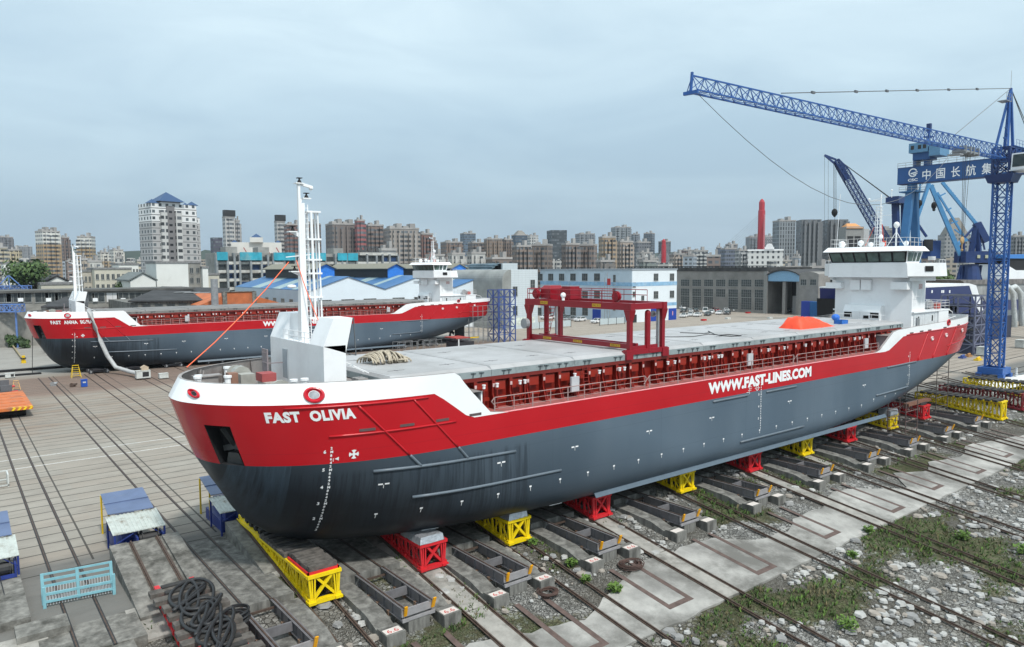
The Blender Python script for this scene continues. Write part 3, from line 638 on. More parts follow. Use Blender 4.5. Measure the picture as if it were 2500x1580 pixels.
    for x in (23.3, 43.2, 63.1): B(MB().box(x, x + .7, -cy - .95, -cy - .8, 7.35, 8.35), 'grey_locker', [GREYW])
    for x in (24.7, 44.6): 
        q = MB()
        for dx_ in (0, .45): q.tube((x + dx_, -cy - .8, 6.93), (x + dx_, -cy - .5, 8.9), .03, 4)
        for k_ in range(7): z = 7.1 + k_ * .26; q.tube((x, -cy - .77 + (z - 7.1) * .15, z), (x + .45, -cy - .77 + (z - 7.1) * .15, z), .02, 4)
        B(q, 'coaming_ladder', [COAM], c_)
    # hatch covers
    hx0, hx1, nH = 10.2, 72.6, 9; d_ = (hx1 - hx0) / nH
    for k in range(nH):
        a, e_ = hx0 + k * d_ + .012, hx0 + (k + 1) * d_ - .012; q = MB(); w0, w1 = 5.72, 5.35
        q.hexa([(a, -w0, 8.96), (e_, -w0, 8.96), (e_, w0, 8.96), (a, w0, 8.96)], [(a, -w0, 9.36), (e_, -w0, 9.36), (e_, w0, 9.36), (a, w0, 9.36)], 1)
        q.hexa([(a, -w0, 9.36), (e_, -w0, 9.36), (e_, w0, 9.36), (a, w0, 9.36)], [(a + .12, -w1, 9.56), (e_ - .12, -w1, 9.56), (e_ - .12, w1, 9.56), (a + .12, w1, 9.56)], 0)
        q.box(a + .35, e_ - .35, -w1 + .2, w1 - .2, 9.54, 9.57, 0)
        h_ = B(q, 'hatch_cover', [HT, HATCHS if not hatch else hatch], S)
        for xx in (a + .9, a + 1.3, (a + e_) / 2 + .4, (a + e_) / 2 + .9, e_ - 1.4, e_ - .8):
            q = MB(); q.bar((xx, -w0 - .03, 9.0), (xx + .04, -w0 - .03, 9.28), .05); q.bar((xx - .14, -w0 - .03, 9.26), (xx + .22, -w0 - .03, 9.24), .05); B(q, 'cleat', [mat('cleat_dark', (.07, .09, .10), .5)], h_)

        for xx, yy in ((a + 1.5, -3.6), (e_ - 1.6, -3.2), (a + 1.8, 2.4), (e_ - 1.5, 3.0)):
            q = MB(); q.box(xx - .55, xx + .55, yy - .025, yy + .025, 9.575, 9.585).box(xx - .03, xx + .03, yy - .2, yy + .2, 9.575, 9.586); B(q, 'lifting_lug', [mat('lug_dark', (.16, .16, .17), .6)], h_)
    # railings along the side deck (near and far)
    for s in (-1, 1):
        q = MB(); y = s * 7.12; x = 16.3
        for a, e_ in ((16.3, 29.5), (30.0, 48.6), (49.2, 64.0)):
            n__ = int((e_ - a) / 1.45); 
            for i in range(n__ + 1): xx = a + (e_ - a) * i / n__; q.tube((xx, y, 6.95), (xx, y, 7.93), .028 if i % 2 else .04, 5)
            for z in (7.93, 7.58, 7.25): q.tube((a, y, z), (e_, y, z), .03 if z > 7.9 else .018, 5)
            for xx, sg in ((a, -1), (e_, 1)): q.tube((xx, y, 7.93), (xx + sg * .22, y, 7.7), .03, 5); q.tube((xx + sg * .22, y, 7.7), (xx - sg * .1, y, 7.35), .03, 5)
        B(q, 'side_railing', [mat('rail_pink_grey', (.36, .25, .24), .5)])
    q = MB()
    q.path([(15.2, -7.15, 6.97), (40, -7.19, 6.97), (64, -7.17, 6.97)], .05, 4); B(q, 'deck_edge_bar', [mat('deck_edge_pink', hx('#d98c90'), .5)])
    # strakes / fenders on the near and far side
    def strake(pts, r, m_, nm='rubbing_strake', n=10):
        for s in (-1, 1):
            P = []
            for (xa, za), (xb, zb) in zip(pts, pts[1:]):
                for i in range(n + 1): x = xa + (xb - xa) * i / n; z = za + (zb - za) * i / n; P.append((x, s * (hb(x, z) + r * .2), z))
            q = MB(); q.path(P, r, 8); B(q, nm, [m_], smooth=True)
    for x0, z0, x1, z1, m_ in ((6.3, 6.9, 13.5, 6.9, HRED), (4.2, 8.52, 11.7, 8.48, HRED), (8.6, 4.75, 17.8, 4.48, SGR), (10.9, 2.9, 21.5, 2.65, SGR), (7.7, 8.45, 10.55, 5.42, HRED), (10.8, 8.45, 13.6, 5.42, HRED), (10.6, 5.38, 11.25, 4.7, SGR), (13.65, 5.38, 14.28, 4.66, SGR),
                               (37.2, 5.2, 41.8, 5.2, SGR), (44.4, 5.17, 49.0, 5.17, SGR), (40.9, 1.46, 50.4, 1.44, SGR), (65.9, 5.3, 72.5, 5.36, SGR), (63.7, 2.68, 71.1, 2.79, SGR), (70, 8.35, 89.8, 8.62, HRED), (80.5, 6.5, 89.9, 7.0, HRED), (75.2, 8.3, 72.9, 5.42, HRED), (79, 8.4, 76.6, 5.42, HRED), (82.8, 8.45, 80.5, 5.42, HRED)):
        strake([(x0, z0), (x1, z1)], (.085 if m_ is SGR else .06), m_)
    # freeing ports, fairleads
    def onh(x, z, s=-1, o=0): return Vector((x, s * (hb(x, z) + o), z))
    for x, z in ((8.2, 7.1), (10.4, 7.1), (12.6, 7.1), (14.85, 7.12), (71.2, 8.5), (73.6, 8.55), (75.6, 8.56), (79.6, 8.62), (83.6, 8.7)):
        q = MB(); a, e_ = onh(x - .42, z, o=.02), onh(x + .42, z, o=.02); q.hexa([a + Vector((0, .1, -.07)), e_ + Vector((0, .1, -.07)), e_ + Vector((0, 0, -.07)), a + Vector((0, 0, -.07))], [a + Vector((0, .1, .07)), e_ + Vector((0, .1, .07)), e_ + Vector((0, 0, .07)), a + Vector((0, 0, .07))]); B(q, 'freeing_port', [mat('port_dark', (.10, .07, .07), .6)])
    def ring(x, z, r0, r1, m_, hole, nm='fairlead'):
        p = onh(x, z); e_ = .03 if x < 2 else .2; t_ = (onh(x + e_, z) - onh(x - e_, z)).normalized(); u_ = (onh(x, z + .2) - onh(x, z - .2)).normalized(); n__ = u_.cross(t_).normalized()
        if n__.y > 0: n__ = -n__
        q = MB(); V = []; K_ = 20
        for rr, h_ in ((r1, .0), (r1 * .93, .09), (r1 * .78, .11), (r0, -.03)):
            for i in range(K_): a = 2 * PI * i / K_; V.append(p + t_ * math.cos(a) * rr * 1.08 + u_ * math.sin(a) * rr * .86 + n__ * h_)
        F = []
        for l in range(3):
            for i in range(K_): F.append((l * K_ + i, l * K_ + (i + 1) % K_, (l + 1) * K_ + (i + 1) % K_, (l + 1) * K_ + i))
        q.add(V, F); q.add([p + t_ * math.cos(2 * PI * i / K_) * r0 * 1.08 + u_ * math.sin(2 * PI * i / K_) * r0 * .86 + n__ * .012 for i in range(K_)], [tuple(range(K_))], 1)
        B(q, nm, [m_, hole], smooth=False)
    RR_ = mat('fairlead_red', hx('#c01428'), .3, var=.05); HOLE = mat('fairlead_opening', (.30, .33, .35), .4, var=.4, scale=3)
    ring(.86, 9.2, .18, .40, RR_, DARK); ring(5.6, 9.15, .24, .50, RR_, HOLE); ring(80.5, 9.15, .22, .42, RR_, DARK)
    for x, z in ((76.3, 7.6), (80.0, 7.75), (85.0, 8.0)): ring(x, z, .16, .28, mat('ring_pink', (.75, .55, .55), .5), WHITE, 'side_port_ring')
    # draft marks and small marks: white figures laid on the shell
    def on_hull_text(txt, x, z, h, nm='lettering', bold=.02, width=None, slant=0, o=.02, par=None, m_=LWHITE, sp=1.0):
        vs, fs = text_mesh(txt, 1.0, bold, nm, spacing=sp)
        if not vs: return
        W_ = max(v[0] for v in vs) - min(v[0] for v in vs); x0_ = min(v[0] for v in vs); Hh = .72
        wd = width or W_ * h / Hh; q = MB()
        q.add([onh(x + (v[0] - x0_) / W_ * wd + slant * v[1] / Hh * h, z + v[1] / Hh * h, o=o) for v in vs], fs); return B(q, nm, [m_])
    on_hull_text(name_txt, hullname_width[0], hullname_width[2], hullname_width[3], 'ship_name', .055, hullname_width[1], slant=-.25, sp=1.12)
    on_hull_text('WWW.FAST-LINES.COM', 36.6, 5.88, .82, 'web_address', .055, 14.8, o=.015)
    q = MB(); first = True
    for mk_x, zs_, sl in ((6.4, [1.2, 1.4, 1.6, 1.8] + [2 + .2 * i for i in range(22)], 0), (43.6, [2.2 + .2 * i for i in range(22)], 0), (70.9, [2.6 + .2 * i for i in range(20)], 0)):
        for i, z in enumerate(zs_):
            f = round((z - int(z + 1e-6)) * 10) % 10; c_t = 'M' if f == 0 else str(f)
            on_hull_text(c_t, mk_x, z, .13, 'draft_mark', .05)
            if f == 0: on_hull_text(str(int(round(z))), mk_x - .32, z, .17, 'draft_mark', .05)
    def mark(polys, nm):
        q = MB()
        for pl in polys: q.add([onh(x, z, o=.018) for x, z in pl], [tuple(range(len(pl)))])
        B(q, nm, [LWHITE])
    cxx, czz = 7.55, 5.83
    pet = []
    for a in (0, 90, 180, 270):
        ca, sa = math.cos(math.radians(a)), math.sin(math.radians(a)); pet.append([(cxx + u_ * ca - v_ * sa, czz + u_ * sa + v_ * ca) for u_, v_ in ((0, -.05), (.12, -.05), (.22, -.13), (.25, 0), (.22, .13), (.12, .05), (0, .05))])
    mark(pet, 'thruster_symbol'); mark([[(6.62, 5.66), (6.82, 5.56), (6.82, 5.76)], [(6.54, 5.52), (6.57, 5.52), (6.57, 5.7), (6.54, 5.7)]], 'bow_mark')
    # load line mark
    pl = []
    for i in range(20): a, e_ = 2 * PI * i / 20, 2 * PI * (i + 1) / 20; pl.append([(43.1 + math.cos(a) * .22, 5.65 + math.sin(a) * .22), (43.1 + math.cos(e_) * .22, 5.65 + math.sin(e_) * .22), (43.1 + math.cos(e_) * .17, 5.65 + math.sin(e_) * .17), (43.1 + math.cos(a) * .17, 5.65 + math.sin(a) * .17)])
    pl += [[(42.75, 5.63), (43.45, 5.63), (43.45, 5.67), (42.75, 5.67)]] + [[(41.8 + d_x, z), (42.25 + d_x, z), (42.25 + d_x, z + .035), (41.8 + d_x, z + .035)] for z, d_x in ((5.25, -.4), (5.4, -.2), (5.55, 0), (5.7, .1), (5.85, .1))] + [[(42.0, 5.25), (42.04, 5.25), (42.04, 6.0), (42.0, 6.0)]]
    mark(pl, 'load_line_mark')
    for i in range(25):
        x = 9.1 + i * 2.46; z = 2.03 + (.3 if x > 62 else 0)
        mark([[(x, z - .22), (x + .03, z - .22), (x + .03, z), (x, z)], [(x - .07, z), (x + .10, z), (x + .10, z + .10), (x - .07, z + .10)]], 'tank_mark')
    for x, z in ((9.2, 3.9), (16.7, 3.93), (22.7, 3.93), (29.9, 3.93), (37.1, 3.93), (48.0, 3.93), (61.2, 3.95)): mark([[(x - .3, z), (x - .05, z), (x - .05, z + .09), (x - .3, z + .09)], [(x + .05, z), (x + .3, z), (x + .3, z + .09), (x + .05, z + .09)], [(x - .015, z - .2), (x + .015, z - .2), (x + .015, z), (x - .015, z)]], 'bulkhead_mark')
    for i in range(7):
        x = 12.5 + i * 8.8; q = MB(); z = .13; q.hexa([(x, -hb(x, z) - .03, z - .02), (x + 1.0, -hb(x + 1, z) - .03, z - .02), (x + 1.0, -hb(x + 1, z), z - .02), (x, -hb(x, z), z - .02)], [(x, -hb(x, z) - .06, z + .1), (x + 1.0, -hb(x + 1, z) - .06, z + .1), (x + 1.0, -hb(x + 1, z), z + .1), (x, -hb(x, z), z + .1)]); B(q, 'zinc_anode', [LWHITE])
    # bilge plate strip
    V = [] ; F = []
    for i in range(43):
        x = 25 + i * 1.0; V += [(x, -6.66, .32), (x, -6.86, .02), (x, -6.83, -.01), (x, -6.6, .26)]
    for i in range(42): a = 4 * i; F += [(a, a + 1, a + 5, a + 4), (a + 1, a + 2, a + 6, a + 5), (a + 2, a + 3, a + 7, a + 6)]
    B(MB().add(V, F), 'bilge_keel', [mat('bilge_keel_grey', (.09, .125, .16), .4, var=.1)])
    # ---- mast house forward
    q = MB(); fx, aw = 7.05, 4.05
    def both(poly, y0, y1, m_=0):
        q.prism([(p[0], p[1]) for p in poly], 1, y0, y1, m_); q.prism([(p[0], p[1]) for p in poly], 1, -y1, -y0, m_)
    q = MB(); q.box(fx, fx + 1.3, -aw, aw, 8.4, 11.35)
    mh = B(q, 'mast_house', [WHITE])
    for s in (-1, 1):
        q = MB()
        yA, yB = s * 4.05, s * 2.2
        outer = [(fx, 11.35), (fx + .62, 12.85), (fx + 1.75, 12.85), (fx + 1.32, 11.0), (fx + 1.3, 10.9)]
        q.add([(x, yA, z) for x, z in outer] + [(x, yB, z if z < 12 else z) for x, z in outer], [(0, 1, 2, 3, 4), (9, 8, 7, 6, 5), (0, 5, 6, 1), (1, 6, 7, 2)])
        q.add([(fx, yB, 11.35), (fx + .62, yB, 12.85), (fx + .2, s * 1.5, 11.35)], [(0, 1, 2)])
        B(q, 'cowl', [WHITE], mh)
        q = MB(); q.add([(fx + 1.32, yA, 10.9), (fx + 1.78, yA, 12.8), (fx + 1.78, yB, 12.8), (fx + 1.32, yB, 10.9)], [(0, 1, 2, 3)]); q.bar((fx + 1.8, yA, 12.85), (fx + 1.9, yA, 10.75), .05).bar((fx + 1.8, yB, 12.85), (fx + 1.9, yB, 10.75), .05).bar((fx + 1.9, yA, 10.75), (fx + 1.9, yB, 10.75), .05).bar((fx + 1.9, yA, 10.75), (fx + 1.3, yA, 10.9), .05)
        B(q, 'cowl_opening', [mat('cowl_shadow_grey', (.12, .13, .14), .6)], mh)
    q = MB()
    q.prism([(fx - .01, 9.6 + .05), (fx - .01, 10.9)], 0, 0, 0) if False else None
    q = MB(); rr = [(-1.35, .0), (-1.35, -.9), (1.2, -.9), (1.2, .0)]
    for z in (11.35, 11.65, 11.95): q.tube((fx + .05, 1.9, z), (fx + .05, -2.0, z), .022, 5); 
    for y in (1.9, 1.1, .3, -.5, -1.3, -2.0): q.tube((fx + .05, y, 11.3), (fx + .05, y, 11.97), .025, 5)
    for z in (11.65, 11.95): q.tube((fx + 1.25, 1.9, z), (fx + 1.25, -2.0, z), .022, 5)
    for y in (1.9, .9, -.1, -1.1, -2.0): q.tube((fx + 1.25, y, 11.3), (fx + 1.25, y, 11.97), .025, 5)
    B(q, 'house_railing', [WHITE], mh)
    q = MB(); q.box(fx - .02, fx, 1.2, 2.0, 9.0, 10.75); q.box(fx - .05, fx - .02, 1.15, 1.2, 8.95, 10.8); B(q, 'doorway', [mat('doorway_grey', (.38, .42, .45), .5)], mh)
    q = MB(); q.box(fx - .95, fx - .88, 2.05, 2.95, 9.0, 10.75)
    for z in (9.3, 9.9, 10.5): q.box(fx - .99, fx - .95, 2.15, 2.85, z, z + .05)
    q.bar((fx - .9, 2.1, 9.9), (fx, 2.0, 9.9), .06); B(q, 'steel_door', [mat('door_mauve', (.26, .22, .23), .5, var=.2)], mh)
    q = MB()
    for s in (1,):
        q.bar((fx + 1.4, -2.9, 10.4), (fx + 2.9, -3.0, 9.6), .06).bar((fx + 1.4, -3.5, 10.4), (fx + 2.9, -3.6, 9.6), .06)
        for i in range(8): f = i / 8; q.bar((fx + 1.4 + 1.5 * f, -2.9, 10.4 - .8 * f), (fx + 1.4 + 1.5 * f, -3.5, 10.4 - .8 * f), .05, .02)
    B(q, 'stairs', [WHITE], mh)
    # wind mast (fore mast)
    M_ = MB(); bx = fx + .55
    M_.hexa([(bx - .25, -.28, 11.2), (bx + .25, -.28, 11.2), (bx + .25, .28, 11.2), (bx - .25, .28, 11.2)], [(bx - .16, -.15, 16.2), (bx + .12, -.15, 16.2), (bx + .12, .15, 16.2), (bx - .16, .15, 16.2)])
    M_.box(bx - .15, bx - .01, -.1, .1, 16.2, 20.55).box(bx - .02, bx + .22, -.12, .12, 11.2, 19.4)
    ms = B(M_, 'fore_mast', [WHITE])
    q = MB(); lx = bx + .62
    for y in (-.32, .32): q.bar((lx, y, 12.6), (lx - .12, y, 18.9), .12)
    for y in (-.2, .2): q.bar((lx + .45, y, 12.6), (lx + .33, y, 18.9), .08)
    for z in (12.65, 13.9, 15.3, 16.1, 17.3, 18.9): q.box(lx - .35, lx + .48, -.36, .36, z - .05, z + .05)
    B(q, 'safety_cage', [WHITE], ms)
    q = MB()
    for i in range(26): q.bar((bx + .22, -.18, 11.6 + i * .3), (bx + .4, -.18, 11.6 + i * .3), .03)
    q.bar((bx + .4, -.18, 11.5), (bx + .36, -.18, 19.3), .04); B(q, 'mast_ladder', [WHITE], ms)
    for z, xo in ((20.55, -.02), (19.7, .38), (17.75, -.5), (15.45, -.45)):
        q = MB(); q.box(bx + xo - .28, bx + xo + .22, -.2, .2, z - .06, z, 0); q.tube((bx + xo, 0, z), (bx + xo, 0, z + .16), .15, 8, 1, .08); q.tube((bx + xo, 0, z + .16), (bx + xo, 0, z + .27), .05, 6, 1).box(bx + xo - .14, bx + xo + .14, -.14, .14, z + .26, z + .30, 1)
        q.add([(bx + xo - .2, 0, z - .06), (bx, 0, z - .06), (bx, 0, z - .4)], [(0, 1, 2)]); B(q, 'mast_light', [WHITE, BLACK], ms)
    q = MB(); q.bar((bx + .1, .05, 20.5), (bx + .75, .05, 20.35), .16).ball((bx + .7, .05, 20.3), .14, 8, 5); q.ball((bx - .6, .1, 14.55), .22, 8, 5, 0, (1.3, .8, .5)); B(q, 'horn', [WHITE], ms)
    q = MB(); q.bar((bx - .95, .0, 16.25), (bx + .65, .0, 16.42), .05); q.bar((bx + .62, 0, 16.4), (bx + .62, 0, 16.0), .06); B(q, 'yard_arm', [WHITE], ms)
    # forecastle gear
    GR = mat('winch_grey', (.36, .36, .33), .5, .1, var=.15); PK = mat('winch_cover_red', hx('#9c4a4a'), .7)
    q = MB(); q.tube((5.0, -2.9, 9.0), (5.0, -2.1, 9.0), .42, 14).tube((5.0, -3.1, 9.0), (5.0, -2.9, 9.0), .62, 14).tube((5.0, -3.35, 9.0), (5.0, -3.1, 9.0), .3, 12).box(4.6, 5.4, -2.0, -.6, 8.4, 9.35)
    wl = B(q, 'windlass', [GR]); B(MB().box(4.55, 5.35, -1.5, -.5, 9.35, 9.8), 'motor_cover', [PK], wl)
    q = MB(); q.tube((4.4, 1.4, 9.4), (4.4, 2.0, 9.4), .55, 14).tube((4.4, 2.0, 9.4), (4.4, 2.6, 9.4), .25, 10).tube((4.4, 2.6, 9.4), (4.4, 2.7, 9.4), .5, 14).box(4.0, 4.8, .4, 1.3, 8.4, 9.6); B(q, 'mooring_winch', [GR])
    q = MB()
    for x, y in ((1.7, .5), (1.9, 1.1), (3.1, -.2), (4.2, 3.6), (6.0, -3.9), (5.4, -3.9)): q.tube((x, y, 8.4), (x, y, 9.65), .16, 10).tube((x, y, 9.6), (x, y, 9.72), .22, 10)
    B(q, 'bollards', [WHITE]); B(MB().box(3.2, 3.7, -.1, .5, 8.4, 9.8), 'deck_box', [mat('box_brown', (.24, .13, .09), .7)]); B(MB().box(1.9, 3.0, 1.2, 1.7, 8.4, 9.55).box(1.7, 3.2, 1.1, 1.8, 9.55, 9.62), 'platform', [INNER])
    q = MB().box(2.6, 2.75, 2.9, 4.2, 9.1, 9.18)
    for y in (2.9, 3.5, 4.15): q.bar((2.4, y, 8.4), (2.68, y, 9.7), .06)
    B(q, 'platform_frame', [INNER])
    q = MB(); pts = [(4.7 - .13 * i, -1.6 + .19 * i * .8, 8.95 - .3 * math.sin(i / 10 * PI)) for i in range(14)]
    for i, p in enumerate(pts[:-1]): q.bar(p, pts[i + 1], .16 if i % 2 else .07, .07 if i % 2 else .16)
    B(q, 'anchor_chain', [WHITE])
    q = MB()
    for i in range(14): a = i; q.tube((16.0, -4 + i * .0, 8.0), (16.0, -4, 8.0), .01, 3) if False else None
    B(MB().box(9.0, 10.6, -2.5, 2.5, 8.4, 8.9).box(9.3, 9.9, -3.6, -2.7, 8.4, 9.3), 'deck_fittings', [INNER])
    # ---- superstructure aft
    q = MB(); tp = [(77.35, -4.5), (77.0, -2.3), (77.0, 2.3), (77.35, 4.5), (80.8, 4.5), (80.8, -4.5)]
    q.prism(tp, 2, 8.4, 14.2); hs = B(q, 'deckhouse', [WHITE])
    q = MB(); q.box(78.0, 87.0, -4.52, 4.52, 8.4, 10.2); q.box(77.4, 87.2, -4.75, 4.75, 10.2, 10.35); q.box(84.2, 87.0, -4.7, 4.7, 8.4, 10.2); B(q, 'poop_house', [WHITE], hs)
    for x0, x1, m_ in ((77.9, 80.4, 0), (80.6, 83.2, 0), (83.4, 84.1, 0)):
        q = MB(); q.box(x0, x1, -4.57, -4.52, 8.5, 9.95); B(q, 'recess_panel', [mat('panel_grey_white', (.62, .66, .68), .4, var=.15)], hs)
    for x in (78.9, 82.6): q = MB(); q.box(x, x + .28, -4.6, -4.56, 9.1, 9.75); B(q, 'side_port', [BLACK], hs)
    q = MB(); q.hexa([(75.75, -4.6, 14.25), (80.4, -4.6, 14.25), (80.4, 4.6, 14.25), (75.75, 4.6, 14.25)], [(75.7, -4.5, 15.9), (80.4, -4.5, 15.9), (80.4, 4.5, 15.9), (75.7, 4.5, 15.9)])
    for s_ in (-1, 1):
        q.prism([(75.76, s_ * 4.45), (78.9, s_ * 6.75), (80.6, s_ * 6.75), (80.6, s_ * 4.45)][::s_], 2, 14.55, 14.68)
        q.add([(75.74, s_ * 4.62, 14.4), (78.9, s_ * 6.8, 14.4), (78.75, s_ * 6.7, 15.9), (75.7, s_ * 4.52, 15.9)], [(0, 1, 2, 3)]); q.add([(78.9, s_ * 6.8, 14.4), (80.7, s_ * 6.8, 14.4), (80.5, s_ * 6.7, 15.9), (78.75, s_ * 6.7, 15.9)], [(0, 1, 2, 3)])
        q.add([(75.8, s_ * 4.5, 14.4), (78.9, s_ * 6.68, 14.4), (78.75, s_ * 6.6, 15.9), (75.8, s_ * 4.42, 15.9)], [(3, 2, 1, 0)])
        q.prism([(76.6, s_ * 4.5), (79.2, s_ * 4.5), (79.2, s_ * 6.2)], 2, 13.9, 14.5)
    B(q, 'bridge_wings', [WHITE], hs)
    q = MB(); q.add([(77.35, -5.82, 14.95), (78.15, -6.37, 14.95), (78.1, -6.35, 15.55), (77.3, -5.8, 15.55)], [(0, 1, 2, 3)]); B(q, 'wing_opening', [BLACK], hs)
    # wheelhouse, leaning outward
    def ring_(x0, x1, y, z): return [(x0, -y + .0, z), (x1, -y, z), (x1, y, z), (x0, y, z)]
    q = MB(); q.hexa(ring_(75.95, 79.2, 4.35, 15.9), ring_(75.55, 79.5, 4.62, 17.25)); wh = B(q, 'wheelhouse', [WHITE], hs)
    q = MB(); q.hexa(ring_(75.0, 80.3, 5.0, 17.25), ring_(75.5, 80.0, 4.6, 17.78)); q.box(75.5, 80, -4.6, 4.6, 17.78, 17.8); B(q, 'wheelhouse_roof', [WHITE], hs)
    def wf(t, z, o=.03): f = (z - 15.9) / 1.35; y0 = 4.35 + .27 * f; return (75.95 - .4 * f - o, -y0 + 2 * y0 * t, z)
    q = MB(); q.add([wf(.005, 15.98), wf(.995, 15.98), wf(.995, 17.18), wf(.005, 17.18)], [(3, 2, 1, 0)]); B(q, 'window_band', [BLACK], wh)
    GL = mat('wheelhouse_glass', (.07, .11, .10), .05, var=.5, scale=.8)
    for k in range(6):
        a, e_ = .02 + k * .162, .02 + k * .162 + .137; sl = .01; q = MB(); q.add([wf(a, 16.08, .05), wf(e_, 16.08, .05), wf(e_ + sl, 17.08, .05), wf(a + sl, 17.08, .05)], [(3, 2, 1, 0)]); B(q, 'front_window', [GL], wh)
    def ws(x, z, o=.03): f = (z - 15.9) / 1.35; return (x - .4 * f * (1 if x < 77 else -.3), -(4.35 + .27 * f) - o, z)
    for x0, x1 in ((76.15, 77.15), (77.3, 77.95), (78.25, 79.0)):
        q = MB(); q.add([ws(x0, 16.1), ws(x1, 16.1), ws(x1, 17.1), ws(x0, 17.1)], [(0, 1, 2, 3)]); B(q, 'side_window', [GL], wh)
    for y0 in (1.15, -.15): B(MB().box(76.6, 76.98, y0, y0 + 1.15, 12.75, 13.95), 'front_shutter', [WHITE], hs)
    B(MB().box(76.2, 77.1, -4.4, -2.6, 12.9, 13.75), 'side_casing', [WHITE], hs); B(MB().box(76.3, 77.2, 3.3, 5.2, 12.9, 13.6), 'side_casing', [WHITE], hs)
    q = MB(); q.prism([(77.0, 8.4), (75.9, 8.4), (75.9, 10.25), (76.3, 10.95), (77.0, 11.0)], 1, -1.6, 2.7); fb = B(q, 'front_trunk', [WHITE], hs)
    for y0, y1, z0, z1 in ((1.65, 2.55, 9.55, 10.15), (-1.5, -.55, 9.55, 10.15), (-.35, .25, 9.45, 9.8)): B(MB().box(75.86, 75.9, y0, y1, z0, z1), 'front_port', [BLACK], fb)
    q = MB()
    for y in (.45, .75): q.tube((75.8, y, 8.5), (75.8, y, 10.4), .03, 4)
    for k in range(6): q.tube((75.8, .45, 8.8 + k * .28), (75.8, .75, 8.8 + k * .28), .02, 4)
    for y in (3.0, 1.4, -2.0, -1.0): q.tube((75.2, y, 9.5), (75.2, y, 9.95), .03, 4); 
    q.tube((75.2, 3.6, 9.95), (75.2, 1.0, 9.95), .03, 4).tube((75.2, -.6, 9.95), (75.2, -2.6, 9.95), .03, 4); B(q, 'front_ladder', [WHITE], hs)
    B(MB().box(79.0, 79.9, -4.53, -4.5, 12.9, 13.5), 'safety_sign', [mat('sign_pinkish', (.62, .45, .45), .5, var=.4, scale=8)], hs)
    q = MB()
    for x in (77.9, 79.3): q.tube((x, -4.7, 11.2), (x, -4.7, 13.0), .03, 4)
    q.tube((77.6, -4.75, 12.1), (79.6, -4.75, 12.1), .025, 4); B(q, 'handrails', [WHITE], hs)
    q = MB()
    for s_ in (-1, 1):
        for z in (18.25, 18.75): q.tube((75.7, s_ * 4.4, z), (79.8, s_ * 4.4, z), .022, 4)
        for k in range(5): q.tube((75.7 + k * 1.0, s_ * 4.4, 17.8), (75.7 + k * 1.0, s_ * 4.4, 18.75), .025, 4)
    for z in (18.25, 18.75): q.tube((75.7, -4.4, z), (75.7, 4.4, z), .022, 4)
    for k in range(9): q.tube((75.7, -4.4 + k * 1.1, 17.8), (75.7, -4.4 + k * 1.1, 18.75), .025, 4)
    B(q, 'roof_railing', [mat('railing_white_grey', (.6, .6, .6), .5)], hs)
    q = MB()
    for s_ in (-1, 1):
        q.tube((78.8, s_ * 6.65, 16.25), (80.5, s_ * 6.65, 16.25), .03, 4)
        for x in (78.8, 79.6, 80.5): q.tube((x, s_ * 6.65, 15.9), (x, s_ * 6.65, 16.25), .03, 4)
    for z in (10.75, 11.1, 11.4):
        q.tube((81.0, -4.7, z), (87.1, -4.7, z), .022, 4); q.tube((87.1, -4.7, z), (87.1, 4.7, z), .022, 4)
    for k in range(6): q.tube((81 + k * 1.22, -4.7, 10.35), (81 + k * 1.22, -4.7, 11.4), .025, 4)
    for k in range(8): q.tube((87.1, -4.7 + k * 1.3, 10.35), (87.1, -4.7 + k * 1.3, 11.4), .025, 4)
    B(q, 'aft_railing', [mat('railing_white_grey', (.6, .6, .6), .5)], hs)
    q = MB(); q.tube((84.6, -3.6, 10.95), (84.6, -3.2, 10.95), .6, 14).tube((84.0, -3.9, 10.9), (84.0, -3.0, 10.6), .2, 8).box(85, 86, -3.4, -1.8, 10.4, 11.2); B(q, 'davit_winch', [STEEL], hs)
    B(MB().box(85.2, 85.9, -4.2, -3.7, 10.4, 11.1), 'life_raft', [mat('raft_red', (.42, .09, .07), .5)], hs)
    q = MB(); q.bar((87.1, -4.6, 10.3), (88.6, -4.5, 9.9), .08).bar((88.6, -4.5, 9.9), (88.9, -4.5, 9.0), .08); q.bar((87.0, -4.2, 8.9), (89.4, -4.6, 9.35), .07).bar((87.0, -3.7, 8.9), (89.4, -3.9, 9.2), .07); B(q, 'stern_arch', [WHITE], hs)
    q = MB(); q.box(72.9, 73.3, -7.0, -6.85, 8.5, 10.0); q.box(73.5, 73.7, -6.95, -6.8, 8.5, 9.9); B(q, 'gangway_frame', [STEEL], hs)
    # aerial mast and domes on the roof
    q = MB(); mx_, my_ = 78.4, .0
    for dx_, dy_ in ((0, -.3), (.25, .0), (0, .3), (-.25, 0)): q.tube((mx_ + dx_ * 1.5, my_ + dy_ * 1.4, 17.8), (mx_ + dx_, my_ + dy_, 22.6), .045, 5)
    for k in range(12): z = 18.1 + k * .4; q.box(mx_ - .3, mx_ + .3, my_ - .35, my_ + .35, z, z + .04)
    q.tube((mx_, my_ - .2, 17.8), (mx_, my_ - .2, 24.0), .07, 6); q.bar((mx_, my_ + 1.2, 23.3), (mx_, my_ - .9, 23.6), .06).bar((mx_, my_ + .9, 21.5), (mx_, my_ - 1.5, 21.5), .05)
    q.ball((mx_, my_ - 1.4, 24.35), .12, 6, 4).tube((mx_, my_ - 1.4, 23.5), (mx_, my_ - 1.4, 24.3), .03, 4).ball((mx_, my_ + 1.2, 23.5), .14, 6, 4).box(mx_ - .1, mx_ + .1, my_ - .1, my_ + 1.0, 23.2, 23.35).ball((mx_, my_ - .3, 19.0), .3, 8, 5)
    am = B(q, 'radar_mast', [WHITE], hs)
